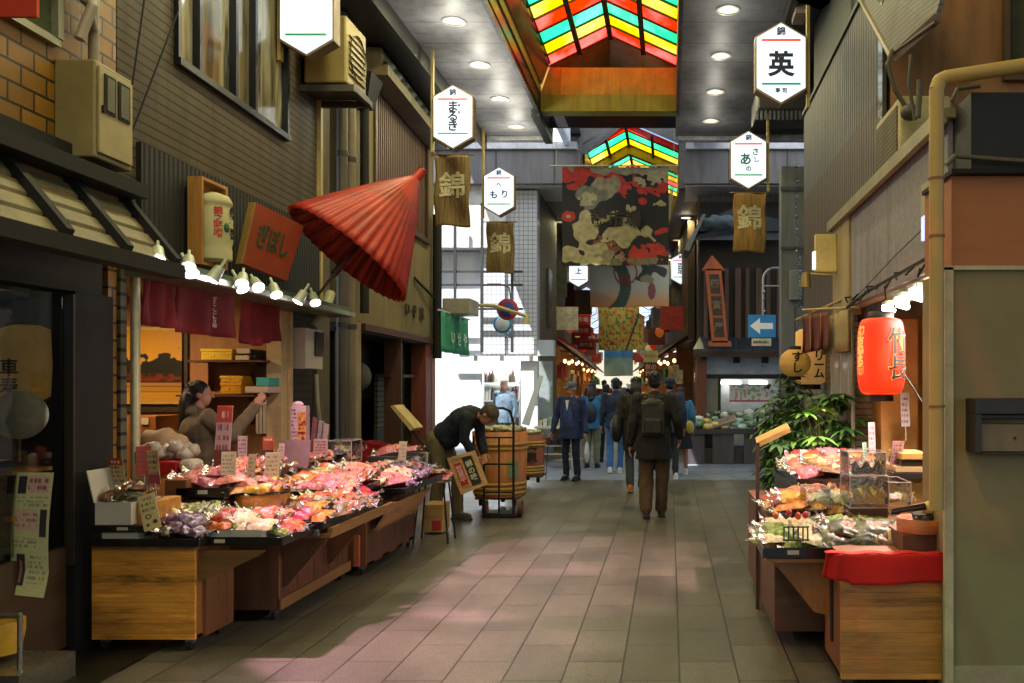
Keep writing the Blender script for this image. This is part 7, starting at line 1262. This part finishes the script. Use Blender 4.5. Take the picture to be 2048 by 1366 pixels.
T = thing('vertical_display_box', 'tall pink white display box with a picture strip standing in the stall', 'display box', (X(595, 6.8), 6.8, .85)); D = 6.8; pt = Paint(24, 70, '#b89aa4'); pt.rect(.45, 1, .12, .9, '#a85a38'); N = pt.nz(6, 2); pt.a[(N > .05) & (pt.u > .45) & (pt.v > .12) & (pt.v < .9)] = lin('#b88a48'); pt.a[(N < -.2) & (pt.u > .45) & (pt.v > .3) & (pt.v < .9)] = lin('#6e1c14'); pt.scribble(.05, .4, .05, .95, 12, '#6a3a4a', 4)
pt.mesh(lambda u, v: P(581+31*u, 812+98*v, D), 'front', T, thick=.004, m=attr_mat(.4)); m = MB(); m.box(X(581, D), X(612, D), D+.004, D+.07, Z(912, D), Z(812, D)); m.ell(P(596, 810, D+.04), (.045, .03, .03)); m.build('case', mat('#b08c98', .4), T); 
T = thing('display_box', 'pinkish white carton under the tall display box', 'display box', (X(595, 6.7), 6.7, .8)); m = MB(); m.hexa([P(565, 880, 6.72), P(622, 880, 6.72), P(622, 880, 6.95), P(565, 880, 6.95), P(572, 935, 6.72), P(616, 935, 6.72), P(616, 935, 6.95), P(572, 935, 6.95)]); m.build('case', mat('#8c7078', .5, var=.2, scale=12), T)
for i, (px, c) in enumerate(((622, '#7a4a50'), (632, '#8a8490'), (642, '#a08c8c'))): 
    m = MB(); m.prism([P(px-4, 908, 7.5), P(px+8, 908, 7.5), P(px+16, 838+6*i, 7.5), P(px+4, 834+6*i, 7.5)], (0, .02, 0)); m.build('leaning_card', mat(c, .5, var=.5, scale=15), label=['dark red', 'grey', 'pale'][i]+' narrow card leaning against the wall behind the stall', cat='card')
def acrylic(px0, px1, py0, py1, D, dep, lab):
    T = thing('acrylic_box', lab, 'acrylic box', P((px0+px1)/2, py1, D)); x0, x1, z0, z1 = X(px0, D), X(px1, D), Z(py1, D), Z(py0, D); m = MB(); t = .003
    m.box(x0, x1, D, D+t, z0, z1); m.box(x0, x1, D+dep-t, D+dep, z0, z1); m.box(x0, x0+t, D+t, D+dep-t, z0, z1); m.box(x1-t, x1, D+t, D+dep-t, z0, z1); m.build('pane', clear('#ffffff', .06, .05), T)
    m = MB(); e = .003
    for x, y in ((x0, D), (x1, D), (x0, D+dep), (x1, D+dep)): m.cone((x, y, z0), (x, y, z1), e, n=5)
    for z in (z0, z1): m.cone((x0, D, z), (x1, D, z), e, n=5); m.cone((x0, D+dep, z), (x1, D+dep, z), e, n=5); m.cone((x0, D, z), (x0, D+dep, z), e, n=5); m.cone((x1, D, z), (x1, D+dep, z), e, n=5)
    m.build('edge', mat('#c8c0c4', .15, .2, bump=0), T)
acrylic(655, 703, 882, 925, 7.6, .25, 'clear acrylic box at the back of the aubergine tray'); heap(X(658, 7.6), X(700, 7.6), 7.62, 7.82, Z(924, 7.6), 2, 2, 1, ['pink', 'dark'], 'the rear acrylic box', 41, sc=.7)
card((X(640, 7.3), 7.3, .88), .11, .14, '#b08488', 'pink pair of cards beside the acrylic box', 10, -10, seed=60)
heap(X(780, 8.6), X(850, 8.6), 8.2, 8.6, .86, 2, 2, 1, ['pink', 'purple'], 'the tray near the red crates', 43)
box(X(760, 8.5), X(850, 8.5), 8.1, 8.7, .6, .85, '#241c1c', 'dark stand carrying the small back tray')
# stool with orange goods
T = thing('round_stool', 'small black legged round table carrying orange goods at the end of the stall', 'table', (X(870, 8.6), 8.6, 0)); cx_ = X(868, 8.6); m = MB(); m.lathe([(.16, 0), (.165, .02), (.001, .02)], (cx_, 8.62, .57), 26); m.build('top', mat('#6a5238', .4), T)
for dx, dy in ((-.11, -.1), (.11, -.1), (-.11, .1), (.11, .1)): m = MB(); m.cone((cx_+dx, 8.62+dy, .57), (cx_+dx*1.5, 8.62+dy*1.5, 0), .009, n=8); m.build('leg', BLK, T)
heap(cx_-.15, cx_+.13, 8.48, 8.78, .59, 3, 2, 2, ['orange', 'red', 'pink'], 'the small round table', 45, sc=.75)
box(X(847, 9.0), X(885, 9.0), 9.0, 9.3, 0.02, .30, wood('#a88448', 'x'), 'small wooden crate with a red label under the bending person', 'wooden_crate', 'crate'); m = MB(); m.box(X(865, 9), X(882, 9), 8.99, 8.999, .04, .14); m.build('red_label', mat('#a02018', .6), label='small red label on the wooden crate beside the bending person', cat='label')
# folded chair signs near the door, red crates
for i, (z, dx, lab) in enumerate(((0.42, 0, 'red plastic crate tilted on top of another red crate near the doorway'), (.12, -.05, 'red plastic crate below the tilted one near the doorway'))):
    T = thing('red_crate', lab, 'crate', (X(757, 9.6)+dx, 9.6, z), 'red plastic crates near the dark doorway'); m = MB(); rt = Matrix.Rotation(R(12 if i == 0 else 0), 3, 'Y'); c = Vector((X(757, 9.6)+dx, 9.7, z+.33)); w, d_, h_ = .17, .13, .11
    for a, b in (((0, -d_, 0), (2*w, .01, 2*h_)), ((0, d_, 0), (2*w, .01, 2*h_)), ((-w, 0, 0), (.01, 2*d_, 2*h_)), ((w, 0, 0), (.01, 2*d_, 2*h_)), ((0, 0, -h_), (2*w, 2*d_, .01))): m.obox(c+rt@Vector(a), b, rt)
    for q_ in (-.04, .04): m.obox(c+rt@Vector((0, -d_-.008, q_)), (2*w, .012, .02), rt)
    m.obox(c+rt@Vector((0, -d_-.01, h_)), (2*w+.03, .02, .02), rt); m.build('shell', mat('#a01c18', .45), T)
box(X(735, 9.6), X(790, 9.6), 9.5, 9.9, 0, .33, '#2a1a14', 'dark crate stack base under the red crates')
T = thing('easel_sign', 'slanted yellow and white sign on a thin stand by the dark doorway', 'sign', P(805, 900, 9)); m = MB(); m.prism([P(780, 812, 9), P(787, 810, 9), P(829, 856, 9), P(821, 862, 9)], (.02, .25, 0)); m.build('board', mat('#b5a060', .5, var=.35, scale=12), T); m = MB(); m.cone(P(812, 850, 9.1), P(808, 905, 9.1), .012); m.cone(P(822, 858, 9.1), P(860, 905, 9.1), .012); m.cone(P(808, 905, 9.1), P(800, 1010, 9.1), .012); m.build('stand', BLK, T)
# wooden box sign in the hands
T = thing('wooden_box_sign', 'shallow wooden box sign with red and black panels held by the bending person', 'sign', P(932, 990, 9.55)); D = 9.5; qs = [P(894, 917, D), P(945, 902, D), P(972, 970, D), P(922, 990, D)]
def qp(u, v, o=0): return (qs[0]*(1-u)+qs[1]*u)*(1-v)+(qs[3]*(1-u)+qs[2]*u)*v+Vector((0, o, 0))
m = MB()
for a, b, c, d in ((0, 1, 0, .09), (0, 1, .91, 1), (0, .08, .09, .91), (.9, 1, .09, .91)): m.prism([qp(a, c), qp(b, c), qp(b, d), qp(a, d)], (0, .12, 0))
m.prism([qp(.08, .09, .08), qp(.9, .09, .08), qp(.9, .91, .08), qp(.08, .91, .08)], (0, .02, 0)); m.prism([qp(.08, .09, .015), qp(.5, .09, .015), qp(.5, .91, .015), qp(.08, .91, .015)], (0, .02, 0)); m.build('frame', wood('#b8955a', 'x'), T)
m = MB(); m.prism([qp(.14, .2, .008), qp(.42, .2, .008), qp(.42, .8, .008), qp(.14, .8, .008)], (0, .006, 0)); m.build('red_panel', mat('#a81c18', .6), T)
m = MB(); m.prism([qp(.54, .12, .004), qp(.86, .12, .004), qp(.86, .88, .004), qp(.54, .88, .004)], (0, .006, 0)); m.build('black_panel', mat('#14120e', .6), T)
tl = Matrix.Rotation(R(22), 4, 'Y'); text('錦の味', .075, qp(.7, .5, -.002), T, mat('#b8b890', .6, bump=0), vertical=True, tilt=tl.inverted(), bold=.02); text('営業中', .07, qp(.28, .5, .004), T, mat('#d8b0a0', .6, bump=0), vertical=True, tilt=tl.inverted(), bold=.02, spacing=.85)
# hand truck and barrels
T = thing('hand_truck', 'black steel hand truck with two wheels standing in front of the large barrel', 'hand truck', P(998, 1035, 10.1)); D = 10.1; m = MB()
z0 = .04; m.tube([P(968, 1030, D), P(968, 845, D), P(975, 822, D), P(990, 816, D), P(1006, 816, D), P(1020, 822, D), P(1027, 845, D), P(1027, 1030, D)], .014, m=0)
m.cone(P(947, 870, D), P(947, 940, D), .012)
for py in (875, 928, 985, 1028): m.cone(P(968, py, D), P(1027, py, D), .011)
m.cone(P(998, 875, D), P(998, 1030, D), .011); m.build('frame', mat('#1a1818', .4, .5), T); m = MB(); m.box(X(962, D), X(1034, D), D-.0, D+.22, .015, .03); m.build('toe_plate', mat('#1a1818', .4, .5), T)
for px in (967, 1038): m = MB(); m.cone((X(px, D)-.02, D+.1, .095), (X(px, D)+.02, D+.1, .095), .095, n=22); w = m.build('wheel', mat('#3a1814', .6), T); m = MB(); m.cone((X(px, D)-.024, D+.1, .095), (X(px, D)+.024, D+.1, .095), .05, n=16); m.build('rim', mat('#8a3a20', .5), w)
def barrel(px, pyt, pyb, r, D, lab, c='#a8662c', mark=False):
    T = thing('wooden_barrel', lab, 'barrel', (X(px, D), D, 0), 'large wooden pickle barrels'); x = X(px, D); z0, z1 = Z(pyb, D), Z(pyt, D); h = z1-z0
    m = MB(); m.lathe([(r*.93, 0), (r, h), (r-.025, h), (r-.03, h-.06), (.001, h-.06)], (x, D, z0), 40); m.build('staves', wood(c, 'z', 2.5), T)
    m = MB()
    for t in (.06, .13, .2, .74, .81): rr_ = r*(.93+.07*t)+.006; m.lathe([(rr_-.004, -.018), (rr_+.008, -.01), (rr_+.008, .01), (rr_-.004, .018)], (x, D, z0+h*t), 40, caps=False)
    m.build('bamboo_hoop', wood('#b58a40', 'x', 4), T)
    m = MB(); rg = random.Random(px)
    for i in range(60): a = rg.uniform(0, 6.28); q = rg.uniform(0, r*.85); m.ell((x+q*math.cos(a), D+q*math.sin(a), z1-.0+.05*rg.random()), (.06, .045, .025), 8, 5, fn=lambda p: 1+.3*math.sin(7*p.x+i))
    m.build('pickled_greens', food(('#6a6a48', '#a8a27c', '#c8c4a8'), 25), T)
    for dx, dy in ((-.2, -.15), (.2, -.15), (0, .2)): m = MB(); m.cone((x+dx-.02, D+dy, z0-.06), (x+dx+.02, D+dy, z0-.06), .05, n=14); m.build('wheel', BLK, T)
    m = MB(); m.box(x-.26, x+.26, D-.22, D+.22, z0-.03, z0-.001); m.build('dolly_board', wood('#5a3a20', 'x'), T)
    if mark: text('漬', .22, (x+.1, D-r-.012, z0+h*.5), T, mat('#1c1a14', .6, bump=0), bold=.03)
    else: m = MB(); m.surf(lambda u, v: (x+(r*.975+.004)*math.cos(R(-62+22*u)), D+(r*.975+.004)*math.sin(R(-62+22*u)), z0+h*(.3+.25*v)), 8, 2); m.build('paper_patch', mat('#6a8a6a', .7), T)
barrel(1000, 862, 990, .335, 11.0, 'large wooden barrel of pickled greens behind the hand truck'); barrel(1052, 868, 948, .28, 13.2, 'second darker barrel with a black mark behind the large one', '#7c4024', True)
# ================================================================== right stall goods
tray('wide black tray with a pale tag at the front of the right stall', X(1525, 4.68), X(1826, 4.68), 4.66, 5.15, .60, .055, tagpos=.2)
heap(X(1530, 4.75), X(1640, 4.75), 4.7, 5.1, .65, 3, 3, 2, ['white', 'white', 'white', 'green'], 'the front right stall tray, left', 51, slope=.3, sc=.95); heap(X(1650, 4.75), X(1815, 4.75), 4.7, 5.1, .65, 3, 3, 2, ['dark', 'dark', 'brown', 'green'], 'the front right stall tray, right', 53, sc=1.15, slope=.4)
T = thing('green_fence', 'small green plastic fence dividing the white radish packets', 'divider', P(1590, 1082, 4.65)); m = MB()
for i in range(6): px = 1568+i*9.5; m.cone(P(px, 1082, 4.645), P(px, 1054, 4.645), .004, n=6)
m.cone(P(1566, 1054, 4.645), P(1618, 1054, 4.645), .004, n=6); m.cone(P(1566, 1080, 4.645), P(1618, 1080, 4.645), .005, n=6); m.build('bars', mat('#123a24', .4), T)
tray('middle tray of packets on the right stall', .62, 1.2, 5.18, 5.8, .70, .05, tagpos=None); heap(.62, 1.18, 5.2, 5.8, .75, 4, 4, 2, ['orange', 'pink', 'orange', 'red', 'white'], 'the middle tray on the right', 55, sc=.95)
box(.6, 1.44, 5.17, 6.9, .08, .69, wood('#5c3a22', 'x'), 'dark wooden counter under the middle trays of the right stall', 'counter_block', 'counter')
tray('back tray of packets on the right stall beside the plants', .82, 1.5, 5.82, 6.8, .84, .05, tagpos=None); heap(.84, 1.5, 5.85, 6.8, .89, 4, 6, 2, ['pink', 'orange', 'white', 'pink', 'red', 'brown'], 'the back tray on the right', 57, rise=.04, sc=.95)
box(.8, 1.46, 5.83, 6.9, .691, .839, TB, 'black riser under the back tray of the right stall', 'riser', 'riser')
rg = random.Random(9); mm_ = MB(); mm_.ell((0, 0, 0), (.018, .018, .024), 10, 7, fn=lambda p: 1-.25*p.z*(p.z < 0)*-1); SB = mm_.build('strawberry', food(('#8a0c08', '#b81c10', '#c83a20'), 60), cat='strawberry', group='red berries on the front of the right stall', origin=(0, 0, 0)); 
for i, (px, py) in enumerate(((1551, 1032), (1578, 1026), (1596, 1033), (1611, 1031))):
    lab = 'red strawberry on the white packets of the right stall, '+['leftmost of four', 'second from the left', 'third from the left', 'rightmost of four'][i]
    if i == 0: SB.location = P(px, py, 4.85); SB['label'] = lab
    else: clone(SB, P(px, py, 4.85), label=lab)
acrylic(1700, 1776, 952, 1016, 5.05, .28, 'lower clear acrylic box with yellow food on the right stall'); acrylic(1697, 1772, 905, 950, 5.1, .24, 'upper clear acrylic box with speckled brown food on the right stall')
box(X(1700, 5.05), X(1776, 5.05), 5.05, 5.33, .69, Z(1017, 5.05), '#3a2a1c', 'dark base under the two acrylic boxes')
for (a, b, c_, d_, D, kk, lab) in ((1706, 1770, 975, 1008, 5.07, ('#a07c20', '#c8a848', '#e0cc90'), 'yellow food slices filling the lower acrylic box'), (1704, 1766, 922, 948, 5.12, ('#2a1e10', '#5a4628', '#c8b890'), 'speckled brown food filling the upper acrylic box')):
    m = MB(); m.surf(lambda u, v: (X(a, D)+(X(b, D)-X(a, D))*u, D+.2*v, Z(d_, D)+(Z(c_, D)-Z(d_, D))*(.75+.25*math.sin(u*17)*math.cos(v*9))), 24, 12); m.surf(lambda u, v: (X(a, D)+(X(b, D)-X(a, D))*u, D-.0, Z(d_, D)+(Z(c_, D)-Z(d_, D))*v*(.75+.25*math.sin(u*17))), 24, 6); m.build('food_filling', food(kk, 90), label=lab, cat='food')
acrylic(1612, 1660, 978, 1022, 5.25, .22, 'small clear acrylic tray left of the stacked boxes'); acrylic(1778, 1822, 965, 1012, 5.0, .3, 'small clear acrylic box right of the stacked boxes')
heap(X(1780, 5.05), X(1820, 5.05), 5.05, 5.3, Z(1010, 5.05), 2, 2, 1, ['white', 'brown'], 'the small acrylic box by the tub', 61, sc=.6)
T = thing('round_wooden_tub', 'low round wooden tub on the corner of the right cart', 'tub', (X(1845, 4.55), 4.6, .78)); m = MB(); m.lathe([(.122, 0), (.127, .07), (.115, .07), (.113, .05), (.001, .05)], (X(1843, 4.6), 4.6, Z(1062, 4.6)), 34); m.build('staves', wood('#a85c28', 'x', 2.5), T); m = MB(); m.lathe([(.07, 0), (.075, .03), (.001, .03)], (X(1855, 4.6), 4.62, Z(1040, 4.6)), 24); m.build('black_dish', TB, T)
m = MB(); m.ell(P(1860, 1015, 4.58), (.038, .034, .035), 16, 12, fn=lambda p: 1+.12*math.sin(14*p.x)*math.cos(12*p.z)); m.build('food_ball', food(('#b09050', '#c8b07a', '#d8c8a0'), 60), label='pale yellow lump of food in the black dish on the tub', cat='food'); m = MB(); m.cone(P(1780, 1024, 4.55), P(1850, 1012, 4.55), .016, .02, n=12); m.build('wrapped_roll', mat('#15130f', .15, coat=1, var=.5, scale=30), label='glossy black wrapped roll pointing at the black dish', cat='roll')
box(X(1800, 4.55), X(1886, 4.55), 4.5, 4.85, .661, Z(1063, 4.6), wood('#5a301c', 'x'), 'dark red brown box carrying the low round tub', 'wooden_box')
box(X(1775, 5.6), X(1860, 5.6), 5.6, 6.2, .7, Z(960, 5.6), '#a88a54', 'pale wooden stand inside the right shop front'); box(X(1782, 5.6), X(1857, 5.6), 5.55, 5.9, Z(958, 5.6), Z(944, 5.6), '#1a1614', 'flat black box on the pale stand', bev=.002); box(X(1788, 5.6), X(1857, 5.6), 5.56, 5.9, Z(943, 5.6), Z(932, 5.6), '#b8a07a', 'flat cream box between two black ones', bev=.002); box(X(1800, 5.6), X(1857, 5.6), 5.56, 5.9, Z(918, 5.6), Z(906, 5.6), '#b89a54', 'flat yellow box topmost on the pale stand', bev=.002); box(X(1800, 5.6), X(1857, 5.6), 5.57, 5.9, Z(931, 5.6), Z(919, 5.6), '#241a14', 'thin black box under the yellow box', bev=.002)
for i, (px, D, z, w, h, c, lab) in enumerate(((1745, 6.2, .98, .05, .22, '#a89aa0', 'tall narrow clear card behind the acrylic boxes'), (1790, 5.7, .95, .08, .16, '#b890a0', 'pinkish card leaning in the right stall by the pipe'), (1812, 6.6, 1.15, .07, .25, '#a8a0a0', 'tall printed strip hung on the orange wall'), (1730, 5.9, .98, .03, .1, '#8ab09a', 'tiny green card among the back packets'), (1660, 6.0, .9, .07, .08, '#b8a898', 'small pale card among the pink packets on the right'))): card((X(px, D), D, z), w, h, c, lab, 10, 15 if i == 1 else -4, seed=80+i)
T = thing('slanted_sign_stand', 'slanted wooden sign board on a thin dark post in front of the plants', 'sign stand', (X(1514, 6.0), 6.0, 0)); D = 6.0; m = MB(); m.box(X(1512, D), X(1519, D), D, D+.02, 0, Z(886, D)); m.build('post', mat('#3a2820', .6), T); m = MB(); m.prism([P(1513, 886, D), P(1519, 894, D), P(1582, 864, D), P(1577, 856, D)], (0, .1, .03)); m.build('board', wood('#b08c4c', 'x'), T)
# ================================================================== potted plants on the right
def leaf(m, p, d, n_, L, w, mi=0, droop=.3):
    d = d.normalized(); s = d.cross(n_).normalized(); n2 = s.cross(d).normalized(); pts = []
    prof = ((0, .12), (.25, .75), (.5, 1), (.75, .7), (1, .02)); vs = []
    for t, q in prof: c = p+d*L*t-Vector((0, 0, 1))*droop*L*t*t; vs += [c-s*w*q+n2*w*q*.25, c, c+s*w*q+n2*w*q*.25]
    fs = [(3*i, 3*i+1, 3*i+4, 3*i+3) for i in range(4)]+[(3*i+1, 3*i+2, 3*i+5, 3*i+4) for i in range(4)]; m.add(vs, fs, mi, True)
LG = [NT('leaf') for _ in range(3)]
for n, c in zip(LG, ('#2f5a20', '#4c7e2a', '#204218')):
    v = n.coords('Object'); cc = lin(c); n.col(n.ramp(n.noise(v, 9, 3), [(.3, shade(cc, .6)), (.7, shade(cc, 1.5))])); n.b.inputs['Roughness'].default_value = .55; n.b.inputs['Subsurface Weight'].default_value = 0
LG = [n.m for n in LG]
rg = random.Random(31)
PX_ = 0
T = thing('palmate_plant', 'potted plant with large glossy many fingered leaves beside the right stall', 'plant', (X(1640, 7.1), 7.1, 0)); base = Vector((X(1640, 7.1), 7.1, 0)); mL = MB(); mS = MB()
m = MB(); m.lathe([(.12, 0), (.16, .3), (.17, .3), (.14, .28), (.001, .27)], base, 22); m.build('pot', mat('#5a3a28', .6), T)
for i in range(80):
    a = rg.uniform(0, 6.28); h = rg.uniform(.7, 1.46); q = rg.uniform(.06, .36)*(1.1-.5*abs(h-1.05)); tip = base+Vector((math.cos(a)*q, math.sin(a)*q*.8, h)); mS.cone(base+Vector((math.cos(a)*.03, math.sin(a)*.03, max(.27, h-.45))), tip, .006, .003, n=5)
    out = Vector((math.cos(a), math.sin(a), rg.uniform(-.1, .5))).normalized(); k = rg.randrange(3)
    for j in range(8):
        b_ = R(-120+240*j/7); s = out.cross(Vector((0, 0, 1))).normalized(); u_ = s.cross(out).normalized(); d = (out*math.cos(b_)*.8+s*math.sin(b_)+u_*rg.uniform(-.1, .2)); leaf(mL, tip, d, u_, rg.uniform(.12, .19), .024, k, .35)
for i in range(4): mS.cone(base+Vector((.03*math.cos(i*2), .03*math.sin(i*2), .25)), base+Vector((.06*math.cos(i*2), .06*math.sin(i*2), 1.25)), .012, .006, n=7)
mL.build('foliage', LG, T); mS.build('stem', mat('#4a5a2c', .6), T)
T = thing('bamboo_like_plant', 'tall feathery dark green plant with thin stems left of the palmate plant', 'plant', (X(1560, 8.2), 8.2, 0)); base = Vector((X(1562, 8.2), 8.2, 0)); mL = MB(); mS = MB()
m = MB(); m.lathe([(.12, 0), (.15, .26), (.001, .25)], base, 22); m.build('pot', mat('#3a3430', .6), T)
for i in range(26):
    a = rg.uniform(0, 6.28); top = base+Vector((math.cos(a)*rg.uniform(.05, .24), math.sin(a)*.16, rg.uniform(1.1, 1.62))); b0 = base+Vector((math.cos(a)*.06, math.sin(a)*.06, .25)); mS.cone(b0, top, .009, .004, n=6)
    for k in range(17):
        t = .3+.7*k/16; p = b0.lerp(top, t); a2 = rg.uniform(0, 6.28); br = p+Vector((math.cos(a2), math.sin(a2), .3))*rg.uniform(.03, .1); mS.cone(p, br, .003, .002, n=4)
        for j in range(5): a3 = a2+rg.uniform(-1.4, 1.4); leaf(mL, br, Vector((math.cos(a3), math.sin(a3), rg.uniform(-.4, .4))), Vector((0, 0, 1)), rg.uniform(.07, .13), .014, rg.choice((0, 2, 2, 1)), .4)
mL.build('foliage', LG, T); mS.build('stem', mat('#3a4426', .6), T)
for k, (o, used_) in PK.items():
    if not used_: bpy.data.objects.remove(o)
